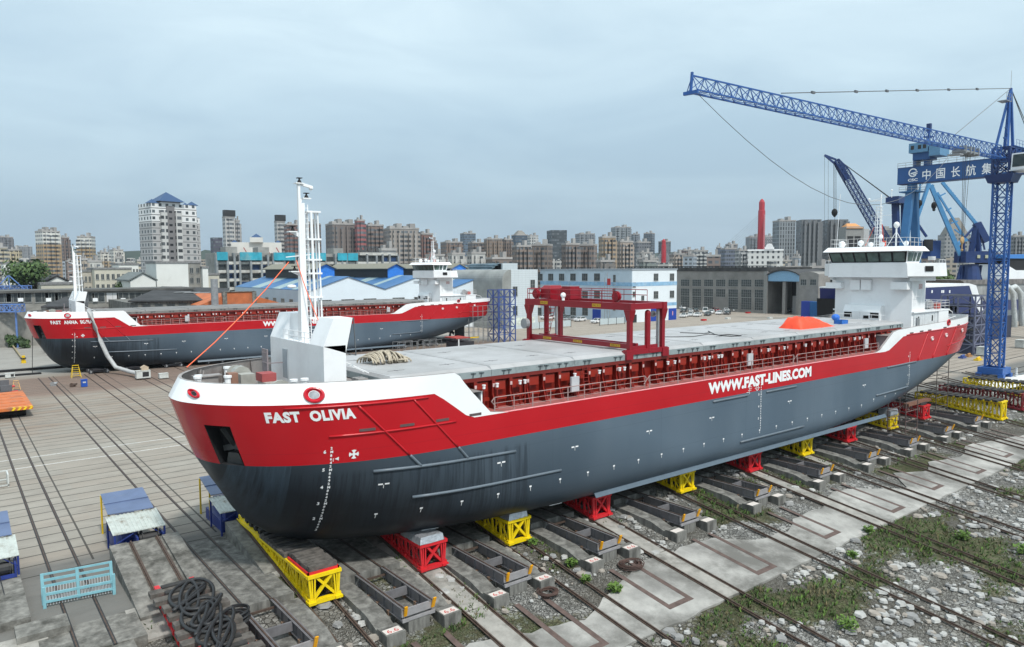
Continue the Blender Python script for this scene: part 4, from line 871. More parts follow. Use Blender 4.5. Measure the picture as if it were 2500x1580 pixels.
    B(MB().bar((mx_ - .4, my_ + 1.3, 18.0), (mx_, my_ + .5, 20.2), .06).bar((mx_, my_ - .7, 18.0), (mx_, my_ - .4, 20.5), .06).box(mx_ - .1, mx_ + .1, -.9, -.5, 17.9, 18.5), 'lashing', [mat('lashing_red', hx('#d8553f'), .6)], am)
    q = MB(); q.tube((77.2, -2.6, 17.8), (77.2, -2.6, 20.0), .09, 6); q.ball((77.2, -2.6, 20.25), .32, 10, 7, 0, (1, 1, 1.15))
    for dy_ in (-1, 1): q.bar((77.2, -2.6 + dy_ * 1.0, 17.8), (77.2, -2.6, 19.5), .06)
    B(q, 'satellite_dome', [WHITE], hs)
    for y, z, r in ((3.9, 18.2, .42), (1.6, 18.3, .35), (-.9, 18.1, .3), (-3.6, 18.15, .28), (.4, 18.1, .3)): q = MB(); q.tube((77.5, y, 17.8), (77.5, y, z), .12, 6); q.ball((77.5, y, z), r, 9, 6); B(q, 'lamp_dome', [WHITE], hs)
    B(MB().tube((76.2, 3.9, 17.8), (76.2, 3.6, 24.2), .03, 4), 'whip_aerial', [WHITE], hs)
    return S, B
ship1, B1 = make_ship('red and grey cargo ship with white bow reading FAST OLIVIA, nearest and largest ship', 'FAST  OLIVIA', (3.5, 4.1, 7.82, .52))
ship2, B2 = make_ship('red and grey cargo ship reading FAST ANNA SOFIA lying farther back at left', 'FAST  ANNA  SOFIA', (3.4, 5.6, 7.82, .52), loc=(9.9, 141.8, .6), hatch=mat('hatch_dark_grey', (.19, .185, .18), .65, var=.15, scale=.4, dirt=(.12, .10, .09)))
ty = lambda o: [c for c in o.children_recursive]
# white air duct from the cabinet up to the second ship, with its cabinet
q = MB(); base = G(283 * 1.0, 897, .25)
pts = [on(222, 762, 1, 134.2), on(232, 800, 1, 134.2), on(245, 830, 1, 133.8), on(262, 868, 1, 133.2)]
P3 = [on(216, 757, 1, 135.2), on(222, 766, 1, 134.3)] + pts[1:] + [on(283, 897, 1, 132.6), on(318, 908, 1, 128.5), Vector((23.3, 125.0, .85))]
q.path(P3, .33, 10); tag(q.build('air_duct', mat('duct_grey', (.42, .43, .43), .6, var=.15, scale=3), origin=(23, 130, 0), smooth=True), 'thick pale flexible duct hanging over the FAST ANNA SOFIA bow', 'air duct')
# ================================================================= GEAR ON AND AROUND THE FIRST SHIP
RC = mat('crane_red_gloss', hx('#8a1020'), .35, var=.08, scale=.6)
t = thing('hatch_gantry', 'red hatch cover gantry crane straddling the grey hatches of the nearest ship', 'gantry crane', (40.2, 41.1, 10.4)); X0, X1, YN, YF = 38.5, 42.0, 35.45, 46.75
for y in (YN, YF):
    for x in (X0, X1):
        q = MB()
        q.box(x - .16, x + .16, y - .16, y + .16, 11.0, 14.0)
        s_ = 1 if y == YN else -1
        q.hexa([(x - .18, y - .18, 13.2), (x + .18, y - .18, 13.2), (x + .18, y + .18, 13.2), (x - .18, y + .18, 13.2)], [(x - .32, y - .3, 13.95), (x + .32, y - .3, 13.95), (x + .32, y + .3, 13.95), (x - .32, y + .3, 13.95)])
        q.build('leg', RC, t)
for x in (X0, X1): MB().box(x - .22, x + .22, YN - .3, YF + .3, 13.95, 14.45).build('top_girder', RC, t)
for y in (YN, YF): MB().box(X0 + .22, X1 - .22, y - .25, y + .25, 13.98, 14.42).build('end_beam', RC, t)
for y in (YN, YF):
    q = MB(); q.box(X0 - .45, X1 + .45, y - .18, y + .18, 10.75, 11.1)
    for x in (X0 - .2, X1 + .2): q.box(x - .35, x + .35, y - .24, y + .24, 10.42, 11.05)
    q.box(X0 + .3, X1 - .3, y - .05, y + .05, 11.1, 11.35); q.build('bogie', RC, t)
for x in (X0 + .15, X0 + 1.0): MB().box(x - .12, x + .12, YN + .2, YF - .2, 11.15, 11.5).build('lower_tie_beam', RC, t)
MB().tube((40.4, YN, 10.9), (40.4, YN, 13.7), .22, 10).ball((40.4, YN, 13.7), .22, 10, 6).build('lift_post', RC, t); MB().tube((40.4, YF, 10.9), (40.4, YF, 13.9), .22, 10).build('lift_post', RC, t)
for y in (YN, YF): MB().box(X1 - .55, X1 - .4, y - .1, y + .1, 11.1, 13.9).build('grey_guide', STEEL, t)
q = MB()
for x in (X0 - .1, X1 + .1):
    for z in (14.9, 15.3): q.tube((x, 37.0 if x > 40 else 36.9, z), (x, YF, z), .03, 4)
    for k in range(9): y = 37 + k * 1.2; q.tube((x, y, 14.45), (x, y, 15.3), .03, 4)
for z in (14.9, 15.3): q.tube((X0, YF + .2, z), (X1, YF + .2, z), .03, 4)
for x in (X0, 39.6, 40.8, X1): q.tube((x, YF + .2, 14.4), (x, YF + .2, 15.3), .04, 4)
q.build('walkway_railing', RC, t)
q = MB(); q.box(39.6, 40.8, 42.9, 44.1, 14.5, 15.35); q.box(39.7, 40.7, 43.0, 44.0, 15.35, 15.5); q.build('engine_box', RC, t)
q = MB(); q.box(39.3, 40.8, 45.0, 46.2, 14.5, 15.3).hexa([(39.3, 45, 15.3), (40.8, 45, 15.3), (40.8, 46.2, 15.3), (39.3, 46.2, 15.3)], [(39.5, 45.2, 15.55), (40.6, 45.2, 15.55), (40.6, 46, 15.55), (39.5, 46, 15.55)]); q.build('winch_box', RC, t)
for y, x in ((37.5, 39.1), (46.5, 38.9)):
    q = MB(); q.tube((x, y, 14.85), (x + .35, y, 14.85), .34, 16).tube((x + .1, y, 14.85), (x + .25, y, 14.85), .42, 16); q.build('cable_drum', RC, t)
q = MB()
for dx_ in (0, .5): q.tube((X0 + .6 + dx_, YF - 1.2, 11.2), (X0 + .6 + dx_, YF - 2.2, 14.4), .03, 4)
for k in range(10): q.tube((X0 + .6, YF - 1.2 - .1 * k, 11.4 + .32 * k), (X0 + 1.1, YF - 1.2 - .1 * k, 11.4 + .32 * k), .025, 4)
q.build('ladder', RC, t)
q = MB(); q.tube((37.9, YF, 12.4), (38.25, YF, 12.4), .42, 14); q.build('hose_reel', STEEL, t)
TAG = mat('yellow_plate', hx('#c89a1c'), .5, var=.1); TXT = mat('plate_text_dark', (.08, .03, .02), .6)
for y, z in ((44.6, 14.2), (38.6, 14.2)):
    p = MB().box(X0 - .235, X0 - .225, y - .45, y + .45, z - .12, z + .12).build('yellow_plate', TAG, t); put_text('SWL 25 T', (X0 - .24, y + .4, z - .07), (0, -1, 0), (0, 0, 1), .2, TXT, p, 'plate_text', width=.8)
for y in (44.5, 40.9, 36.9):
    p = MB().box(X0 + .02, X0 + .028, y - .5, y + .5, 11.22, 11.42).build('yellow_plate', TAG, t); put_text('SWL 25 T', (X0 + .015, y + .4, 11.25), (0, -1, 0), (0, 0, 1), .2, TXT, p, 'plate_text', width=.8)
q = MB(); q.tube((38.3, 42.3, 14.45), (38.3, 42.3, 14.75), .12, 6).ball((38.3, 42.3, 14.85), .22, 10, 6); q.build('floodlight', WHITE, t); MB().ball((42.1, 36.4, 13.5), .25, 8, 5).build('floodlight', STEEL, t)
# rope pile
def coil(b, c, r0, r1, h, n, rr, sq=.8, rot=0, jit=.08, seg=26):
    for k in range(n):
        r = r0 + (r1 - r0) * R.random(); z = c[2] + rr + h * R.random(); ox, oy = R.uniform(-jit, jit), R.uniform(-jit, jit); tl = R.uniform(-.25, .25)
        P = []
        for i in range(seg + 1):
            a = 2 * PI * i / seg; x = math.cos(a) * r; y = math.sin(a) * r * sq; P.append((c[0] + ox + x * math.cos(rot) - y * math.sin(rot), c[1] + oy + x * math.sin(rot) + y * math.cos(rot), z + tl * x * .4))
        b.path(P, rr, 5)
    return b
c = G(940, 888, 11.0); q = MB()
for k in range(30):
    x = c.x - 1.1 + 2.5 * (k / 29) + R.uniform(-.05, .05); hgt = .72 * (1 - abs(k / 29 - .42) ** 2 * 2.0) + R.uniform(-.06, .04); w_ = .85 + R.uniform(-.15, .1); a0 = R.uniform(-.35, .35)
    P = []
    for i in range(13):
        a = PI * i / 12; P.append((x + a0 * math.cos(a) * .8, c.y + .3 + math.cos(a) * w_, 11.02 + .05 + math.sin(a) * hgt))
    q.path(P, .06, 5)
coil(q, (c.x + 1.0, c.y, 11.0), .3, .7, .3, 8, .06)
tag(q.build('rope_pile', ROPE, origin=(c.x, c.y, 11.0), smooth=True), 'heap of thick beige rope on the foremost hatch cover', 'rope')
# orange tarpaulin heap
c1 = G(2035, 796, 11.0); c0 = on(1912, 796, 1, c1.y) + Vector((2.6, 0, 0)); q = MB(); nx_, ny_ = 44, 16; V = []
for i in range(nx_):
    for j in range(ny_):
        u, v = i / (nx_ - 1), j / (ny_ - 1); x = c0.x + (c1.x - c0.x - .2) * u; y = c1.y - .3 + 2.4 * v
        e_ = min(1, u * 9, (1 - u) * 4) * min(1, v * 3.5, (1 - v) * 5); top = interp(u, [(0, .85), (.15, 1.0), (.5, .95), (.62, .7), (.8, .62), (1, .35)])
        z = 11.02 + top * e_ ** .55 + .22 * NZ.noise(Vector((x * 1.6, y * 1.6, 0))) * e_ + .10 * NZ.noise(Vector((x * 5, y * 2, 4))) * e_; V.append((x + .12 * NZ.noise(Vector((y * 2, z, 3))), y, z))
q.add(V, [(i * ny_ + j, i * ny_ + j + 1, (i + 1) * ny_ + j + 1, (i + 1) * ny_ + j)[::-1] for i in range(nx_ - 1) for j in range(ny_ - 1)])
tag(q.build('tarpaulin', mat('tarpaulin_orange', hx('#f04a26'), .55, var=.12, scale=1.5, bump=.4), origin=tuple((c0 + c1) / 2), smooth=True), 'crumpled orange tarpaulin heap on the aft hatch cover', 'tarpaulin')
c = G(2053, 791, 11.0); q = MB(); q.box(c.x - .7, c.x + .7, c.y - .4, c.y + .4, 11.02, 11.06)
for a in ((-.7, -.66, -.4, .4), (.66, .7, -.4, .4), (-.7, .7, -.4, -.36), (-.7, .7, .36, .4)): q.box(c.x + a[0], c.x + a[1], c.y + a[2], c.y + a[3], 11.06, 11.42)
tag(q.build('blue_crate', mat('crate_blue', hx('#1b63b5'), .5), origin=tuple(c)), 'open bright blue crate beside the orange tarpaulin', 'crate')
c = G(2040, 780, 11.1); q = MB(); q.ball((c.x, c.y, 11.35), .45, 9, 6, 0, (1, 1, .8)).ball((c.x + .4, c.y, 11.2), .25, 7, 5); tag(q.build('blue_bundle', mat('bundle_blue', hx('#2a6fd0'), .5, bump=.5), origin=tuple(c)), 'small crumpled blue bundle at the end of the orange tarpaulin', 'bundle')
# cables lying on the hatches
q = MB(); P = [G(1600 + .20764 * x, 750 + .20764 * y, 11.05) for x, y in ((290, 300), (420, 305), (560, 310), (640, 300), (620, 280), (700, 320), (760, 335), (900, 345), (1010, 335), (860, 322), (740, 330))]
q.path(P, .035, 4); P = [G(1600 + .20764 * x, 750 + .20764 * y, 11.05) for x, y in ((0, 348), (200, 350), (450, 345), (620, 318), (730, 325))]; q.path(P, .03, 4); tag(q.build('cable', DARK, origin=(55, 42, 11)), 'thin dark cable lying loose on the pale hatch covers', 'cable')
# orange lashings of the fore mast
for a, b_, lab in ((on(456, 897, 1, 39.8), on(705, 640, 1, 41.1), 'long orange lashing strap from the bow rail to the fore mast'), (on(724, 636, 1, 41.1), on(786, 800, 1, 39.5), 'short orange lashing strap from the fore mast to the white cowl')):
    q = MB(); m_ = (a + b_) / 2 - Vector((0, 0, .25)); q.path([a, (a + m_) / 2 - Vector((0, 0, .08)), m_, (b_ + m_) / 2 - Vector((0, 0, .08)), b_], .032, 4); tag(q.build('lashing_strap', ORANGE, origin=tuple(a)), lab, 'strap', 'orange lashing straps on the bow')
# ---------------------------------------------------------------- wedge trolleys
def trolley(c, label, m_, L_=11.3, y0=35.25, top=1.12, load=None, group='wedge trolleys under the nearest ship', wt=.84, pads=False, proto={}):
    key = (m_.name, round(L_, 1), pads)
    t = thing('slipway_trolley', label, 'trolley', (c, y0, zs(y0)), group=group)
    b0 = zs(y0); zb = lambda y: SL * y + .26; zt_ = top - b0; wb = .74; n = int(L_ / .82); st_ = L_ / n
    if key not in proto:
        o = Vector((0, 0, 0)); parts = []
        for s in (-1, 1):
            q = MB(); q.bar((s * wb, 0, zb(0)), (s * wb, L_, zb(L_)), .22, .22); q.bar((s * wt, 0, zt_ - .08), (s * wt, L_, zt_ - .08), .24, .16)
            for k in range(n + 1):
                y = k * st_; zb_ = zb(y)
                if zt_ - zb_ < .3: continue
                q.bar((s * wb, y, zb_), (s * wt, y, zt_ - .1), .11, .15)
                if k < n:
                    y2 = y + st_; q.bar((s * wb, y2 if k % 2 else y, zb(y2 if k % 2 else y)), (s * wt, y if k % 2 else y2, zt_ - .1), .07, .09); q.bar((s * (wb + .08), y + st_ * .5, zb_), (s * (wt - .05), y + st_ * .5, zt_ - .1), .05, .07)
                q.box(s * wb - .16, s * wb + .16, y - .1, y + .1, zb_ - .02, zb_ + .2)
            parts.append(q.build('side_truss', m_, t, local=True))
        q = MB(); q.bar((-wb - .1, 0, zb(0)), (wb + .1, 0, zb(0)), .3, .22).bar((-wt - .1, -.02, zt_ - .08), (wt + .1, -.02, zt_ - .08), .22, .18); q.bar((-wb, 0, zb(0)), (wt - .35, 0, zt_ - .1), .16, .14).bar((wb, .02, zb(0)), (-wt + .35, .02, zt_ - .1), .16, .14)
        for s in (-1, 1):
            for d_ in (0, .17, .34): q.bar((s * (wb + .02 - d_ * .5), -.02 - d_ * .2, zb(0) + .05), (s * (wt + .02 - d_), -.02, zt_ - .1), .07, .1)
            q.box(s * wb - .2, s * wb + .2, -.25, .25, zb(0) - .08, zb(0) + .06)
        parts.append(q.build('end_frame', m_, t, local=True))
        q = MB()
        for k in range(n):
            y = k * st_ + .3
            for s in (-1, 1): q.tube((s * .71 - .06, y, SL * y + .20), (s * .71 + .06, y, SL * y + .20), .13, 8)
            if k % 2 == 0: q.bar((-wb, y, zb(y)), (wb, y, zb(y)), .1, .14)
        parts.append(q.build('wheel_row', DARK, t, local=True))
        q = MB()
        for k in range(int(L_ / .8)): 
            y = .25 + k * .8
            if pads: q.box(-wt - .55, wt + .25, y, y + .5, zt_ + .0, zt_ + .2)
            else: q.box(-.8, .8, y, y + .35, zt_ - .02, zt_ + .28)
        parts.append(q.build('timber_pads', TIMBD, t, local=True)); proto[key] = parts
    else:
        for p in proto[key]: put(p, t, (0, 0, 0))
    return t
y_, r_ = YEL, REDT
tl = [(1, y_, 'bright yellow wedge trolley carrying timber packs below the bow, nearest yellow one'), (2, r_, 'red wedge trolley with silver-wrapped pack, nearest red one under the ship'), (3, y_, 'yellow wedge trolley with silver-wrapped pack, second yellow from the bow'),
      (4, r_, 'red wedge trolley with bare top, second red from the bow'), (5, y_, 'yellow wedge trolley third from the bow among the yellow ones'), (6, r_, 'red wedge trolley third from the bow, yellow plate on its end brace'),
      (7, y_, 'yellow wedge trolley fourth from the bow among the yellow ones'), (8, r_, 'red wedge trolley fourth from the bow among the red ones'), (9, y_, 'yellow wedge trolley near the stern topped by a grey-wrapped bundle'), (10, r_, 'red wedge trolley at the stern with dark planks and a brown beam on top')]
TRO = {}
for k, m_, lab in tl: TRO[k] = trolley(TR[k] + .18, lab, m_)
trolley(96.0 + 1.4, 'parked yellow truss trolley with dark pads, nearest of the three parked ones', y_, L_=9.5, y0=30.6, pads=True, group='parked truss trolleys past the stern', top=1.1)
trolley(105.6, 'parked dark red truss trolley with dark pads, middle of the three parked ones', mat('dark_red_truss', hx('#7d1a22'), .5, var=.2, dirt=(.1, .03, .02)), L_=9.5, y0=31.0, pads=True, group='parked truss trolleys past the stern', top=1.1)
trolley(114.2, 'parked yellow truss trolley at the right edge, farthest of the three parked ones', y_, L_=9.5, y0=31.2, pads=True, group='parked truss trolleys past the stern', top=1.1)
trolley(8.6, 'red trolley with timber deck loaded with black hoses at bottom left', r_, L_=11.0, y0=28.4, top=.95, group='wedge trolleys under the nearest ship')
# loads
q = MB()
for k in range(7): q.box(TR[1] - .6 + R.uniform(-.05, .05), TR[1] + .95 + R.uniform(-.05, .05), 35.35 + k * .36, 35.35 + k * .36 + .3, 1.24, 1.50)
for k in range(9): q.box(TR[1] - .8, TR[1] + 1.1, 38.3 + k * .45, 38.3 + k * .45 + .36, 1.13, 1.34)
tag(q.build('timber_pack', TIMB, origin=(TR[1], 37, 1.2)), 'grey weathered timber blocks stacked on the nearest yellow trolley', 'timber')
q = MB(); q.box(TR[1] - .7, TR[1] + 1.05, 35.25, 35.33, 1.13, 1.26).box(TR[1] - .7, TR[1] - .62, 35.25, 38.1, 1.13, 1.26).box(TR[1] + .97, TR[1] + 1.05, 35.25, 38.1, 1.13, 1.26); tag(q.build('red_cradle', REDT, origin=(TR[1], 36, 1.1)), 'flat red steel cradle under the timber blocks on the nearest yellow trolley', 'cradle')
def wrap(c, y, lab, w_=1.0, l_=2.4, h_=.42):
    q = MB(); V = []; n1, n2 = 16, 22
    for i in range(n1):
        for j in range(n2):
            u, v = i / (n1 - 1) * 2 - 1, j / (n2 - 1) * 2 - 1; e_ = min(1, (1 - abs(u)) * 5, (1 - abs(v)) * 9); V.append((c + u * (w_ + .06), y + (v + 1) * l_ / 2, 1.15 + h_ * max(0, e_) ** .4 + .035 * NZ.noise(Vector((u * 4, v * 6, c)))))
    q.add(V, [(i * n2 + j, (i + 1) * n2 + j, (i + 1) * n2 + j + 1, i * n2 + j + 1) for i in range(n1 - 1) for j in range(n2 - 1)]); q.box(c - w_, c + w_, y + .1, y + l_ - .1, 1.0, 1.2)
    tag(q.build('wrapped_pack', SILVER, origin=(c, y, 1.1)), lab, 'wrapped pack', 'packs wrapped in silver sheet')
wrap(TR[2] + .1, 35.1, 'silver-wrapped slab on the nearest red trolley', .8); wrap(TR[3] + .1, 35.1, 'silver-wrapped slab on the second yellow trolley', .75, 1.9); wrap(TR[9], 35.0, 'crumpled grey-wrapped bundle on the yellow trolley near the stern', .9, 1.4, .55)
# black hoses on the first red trolley
q = MB()
for k in range(10): q.box(8.6 - 1.35 + R.uniform(-.1, .1), 8.6 + 1.35 + R.uniform(-.1, .1), 28.7 + k * 1.02, 29.25 + k * 1.02, .94, 1.16)
tag(q.build('timber_deck', TIMB, origin=(8.6, 33, .9)), 'row of grey timbers lying across the bottom left red trolley', 'timber')
for k, lab in enumerate(('thick black hose looped on the timbers, uppermost tangle', 'thick black hose looped on the timbers, middle tangle', 'thick black hose looped on the timbers, nearest tangle')):
    q = MB(); P = []; RH = random.Random(40 + k); ph = RH.uniform(0, 6); cy_ = 36.2 - k * 2.3
    for i in range(112):
        a = i * .21; P.append((8.7 + math.sin(a + ph) * (.75 + .35 * math.sin(a * .37 + k)), cy_ + math.cos(a * .93 + ph) * (1.55 + .5 * math.sin(a * .23 + 2 * k)), 1.24 + .10 * (i / 150) + .09 * (.5 + .5 * math.sin(a * 1.7 + k)) + k * .03))
    q.path(P, .082, 7); tag(q.build('black_hose', mat('black_rubber', (.022, .023, .025), .55, var=.2, scale=3), origin=(8.7, cy_, 1.1), smooth=True), lab, 'hose', 'black hoses on the red trolley')
q = MB(); coil(q, (9.9, 34.2, .35), .45, .9, .5, 9, .05); tag(q.build('cable_coil', DARK, origin=(9.9, 34.2, .4)), 'dark wire coil hanging beside the black hoses', 'cable coil')
for (x, y, r1, lab) in ((25.9, 29.9, .62, 'small rusty wire coil on the ground beside the number block'), (32.5, 29.7, .8, 'larger rusty wire coil on the ground by the next pier')):
    q = MB(); coil(q, (x, y, zs(y) + .04), r1 * .6, r1, .16, 16, .028, .9); tag(q.build('wire_coil', mat('rusty_wire', (.07, .04, .032), .8, var=.3), origin=(x, y, zs(y))), lab, 'wire coil', 'rusty wire coils on the apron')
# ---------------------------------------------------------------- winch sheds
SHB = mat('shed_roof_blue', hx('#5a6a8a'), .4, var=.12, scale=1.2, dirt=(.22, .22, .20), dth=(.6, .75)); SHG = mat('shed_roof_corrugated', (.46, .50, .47), .5, var=.12, scale=3, dirt=(.20, .17, .13)); SHF = mat('winch_blue_paint', hx('#27397e'), .45, var=.2)
YP = mat('post_yellow', hx('#d9b51c'), .5)
def shed(cx_, lab, first=[None]):
    if first[0]: return dup(first[0], (cx_, 49.5, 0), label=lab)
    t = thing('winch_shed', lab, 'winch shed', (0, 0, 0), group='blue winch sheds at the heads of the sloping tracks')
    q = MB(); q.hexa([(-1.35, -.1, 2.05), (1.2, -.25, 2.0), (1.2, 2.9, 2.55), (-1.25, 2.95, 2.55)], [(-1.35, -.1, 2.1), (1.2, -.25, 2.05), (1.2, 2.9, 2.6), (-1.25, 2.95, 2.6)]); q.bar((-1.35, 1.3, 2.34), (1.2, 1.25, 2.34), .05, .08); q.build('upper_roof', SHB, t)
    q = MB(); n = 26
    for i in range(n): x = -1.5 + i * .11; q.hexa([(x, -2.6, 1.5), (x + .11, -2.6, 1.5), (x + .11, -.1, 1.9), (x, -.1, 1.9)], [(x, -2.6, 1.53 + .03 * (i % 2)), (x + .11, -2.6, 1.53 + .03 * (i % 2)), (x + .11, -.1, 1.93 + .03 * (i % 2)), (x, -.1, 1.93 + .03 * (i % 2))])
    q.build('lower_roof', SHG, t)
    for x, y, z, m_ in ((-1.25, 2.85, 2.5, YP), (-1.15, .9, 2.2, YP), (1.1, 2.7, 2.5, YP), (-1.4, -2.5, 1.5, SHF), (1.3, -2.5, 1.5, SHF), (-1.4, -.2, 1.8, SHF), (1.3, -.2, 1.8, SHF)): MB().box(x - .05, x + .05, y - .05, y + .05, 0, z).build('post', m_, t)
    q = MB(); q.bar((-1.4, -2.5, .9), (-.2, -2.5, 1.5), .05).bar((1.3, -2.5, .9), (.6, -2.5, 1.5), .05); q.build('brace', SHF, t)
    q = MB(); q.box(-1.2, .1, -1.9, 1.8, 0, .75).tube((-.9, -1.2, .9), (.0, -1.2, .9), .5, 12).box(-.6, .5, .4, 2.2, .75, 1.3); q.build('winch_frame', SHF, t)
    q = MB(); q.tube((-.1, -2.3, .85), (1.0, -2.3, .85), .36, 12).tube((.05, -2.25, .85), (.1, -2.25, .85), .55, 14).tube((.9, -2.25, .85), (.95, -2.25, .85), .55, 14); q.build('rope_drum', DARK, t)
    q = MB(); q.box(-.3, 1.2, -2.9, -2.72, .45, .62).box(-.3, -.2, -2.9, -1.9, .45, 1.2).box(1.1, 1.2, -2.9, -1.9, .45, 1.2); q.build('drum_frame', SHF, t)
    q = MB()
    for x in (-.4, 0, .4): q.tube((x, -2.4, .9), (x + .1, -5.2, .52), .02, 4)
    q.build('wire_rope', DARK, t)
    t.location = (cx_, 49.5, 0); first[0] = t; return t
shed(8.55, 'blue and corrugated winch shed in the middle left, above the red trolley'); shed(14.6, 'blue winch shed half hidden behind the red bow'); shed(1.15, 'blue winch shed cut off by the left edge')
# ---------------------------------------------------------------- light blue rack
LB = mat('rack_light_blue', hx('#7db0bb'), .5, var=.12, scale=2, dirt=(.25, .27, .25), dth=(.62, .8))
t = thing('steel_rack', 'light blue steel rack lying across the rails at lower left', 'rack', (4.7, 42.5, 0), group=None); P0, P1 = Vector((3.2, 42.9, 0)), Vector((6.25, 42.5, 0)); dx_ = (P1 - P0)
q = MB()
for f in (0, .5, 1): p = P0 + dx_ * f; q.bar(p, p + Vector((0, .25, 1.55)), .14, .12)
q.build('upright', LB, t)
for f in (0, 1): q = MB(); p = P0 + dx_ * f - Vector((0, .5, 0)); q.bar(p, p + Vector((0, .0, 1.1)), .14, .12); q.bar(p + Vector((0, 0, .05)), p + Vector((0, .5, .05)), .1); q.build('foot_frame', LB, t)
for z in (.12, .5, .9, 1.2, 1.5): o_ = Vector((0, .25 * z / 1.55, z)); MB().bar(P0 + o_, P1 + o_, .05, .13 if z < 1.3 else .10).build('cross_rail', LB, t)
for z in (.12, .5): o_ = Vector((0, -.5, z + .2)); MB().bar(P0 + o_, P1 + o_, .05, .12).build('cross_rail', LB, t)
q = MB()
for i in range(1, 24):
    if i == 12: continue
    p = P0 + dx_ * (i / 24); q.bar(p + Vector((0, -.45, .1)), p + Vector((0, -.45, .6)), .025).bar(p + Vector((0, .05, .15)), p + Vector((0, .1, .85)), .025)
q.build('bar_grille', GREYW, t)
# ================================================================= YARD OBJECTS
q_ = lambda x, y: (x * .1314, 880 + y * .1314)
def yard_box(x, y, sx, sy, sz, m_, lab, cat, name, legs=.12, z=0, extra=None):
    t = thing(name, lab, cat, (x, y, z)); MB().box(x - sx / 2, x + sx / 2, y - sy / 2, y + sy / 2, z + legs, z + sz).build('body', m_, t)
    MB().box(x - sx / 2 - .04, x + sx / 2 + .04, y - sy / 2 - .04, y + sy / 2 + .04, z + sz, z + sz + .05).build('lid', m_, t)
    q = MB()
    for a in (-1, 1):
        for b in (-1, 1): q.box(x + a * (sx / 2 - .06) - .03, x + a * (sx / 2 - .06) + .03, y + b * (sy / 2 - .06) - .03, y + b * (sy / 2 - .06) + .03, z, z + legs)
    q.build('feet', DARK, t)
    if extra: extra(t)
    return t
def pan(x, y, sx, z0, z1, m_=DARK): return lambda t: MB().box(x - sx / 2, x + sx / 2, y - .012, y, z0, z1).build('panel', m_, t)
CW = mat('cabinet_white', (.55, .57, .55), .5, var=.1, dirt=(.3, .3, .28))
yard_box(7.6, 139.0, 1.25, .8, .75, CW, 'white cabinet with dark buttons near the left edge of the yard', 'cabinet', 'control_cabinet', extra=pan(7.9, 138.6, .4, .25, .65))
yard_box(15.5, 121.4, .78, .7, 1.05, mat('bin_blue', hx('#1d4fa8'), .45), 'bright blue bin standing on the brown-stained yard', 'bin', 'waste_bin', .05, extra=pan(15.5, 121.05, .4, .6, .8, CW))
yard_box(26.4, 122.2, 1.3, .8, .85, CW, 'plain white cabinet right of the air conditioning unit', 'cabinet', 'control_cabinet', .15)
t = yard_box(23.8, 123.8, 2.0, 1.2, 1.35, CW, 'pale air conditioning unit with grilles and a cardboard box on it', 'air conditioner', 'air_unit', .25, extra=pan(24.1, 123.2, .9, .45, 1.2))
c = MB(); c.box(23.6, 24.6, 123.5, 124.3, 1.42, 1.85).prism([(23.5, 1.85), (24.7, 1.85), (24.1, 2.2)], 1, 123.5, 124.3); tag(c.build('cardboard_box', mat('cardboard', (.45, .36, .27), .8), origin=(24, 124, 1.4)), 'beige cardboard box on top of the air conditioning unit', 'box')
for (x, y, lab) in ((12.1, 125.4, 'small grey motor pump lying by the rails'), (14.2, 122.3, 'small brown valve fitting lying left of the blue bin')):
    q = MB(); q.tube((x - .35, y, .3), (x + .3, y + .1, .3), .24, 10).tube((x + .3, y, .25), (x + .5, y, .5), .12, 8).box(x - .4, x + .3, y - .3, y + .3, 0, .1).tube((x - .2, y - .3, .35), (x - .2, y - .25, .35), .28, 12); tag(q.build('pump', STEEL if x < 13 else RUST, origin=(x, y, 0)), lab, 'pump')
def a_ladder(x, y, w_, h, lab, m_, name='step_ladder'):
    q = MB()
    for s in (-1, 1): q.bar((x + s * w_ / 2, y - .7, 0), (x + s * w_ / 2 * .6, y, h), .07).bar((x + s * w_ / 2, y + .7, 0), (x + s * w_ / 2 * .6, y, h), .07)
    for k in range(1, 6): f = k / 6; ww = w_ / 2 * (1 - .4 * f); q.bar((x - ww, y - .7 * (1 - f), h * f), (x + ww, y - .7 * (1 - f), h * f), .06)
    q.box(x - w_ * .35, x + w_ * .35, y - .25, y + .25, h, h + .05); return tag(q.build(name, m_, origin=(x, y, 0)), lab, 'ladder')
a_ladder(15.9, 133.0, 1.3, 1.9, 'yellow step ladder under the FAST ANNA SOFIA bow', YP)
a_ladder(7.5, 125.0, .9, 1.25, 'low orange step stand beside the machinery at the left edge', mat('stand_orange', (.55, .33, .14), .6), 'step_stand')
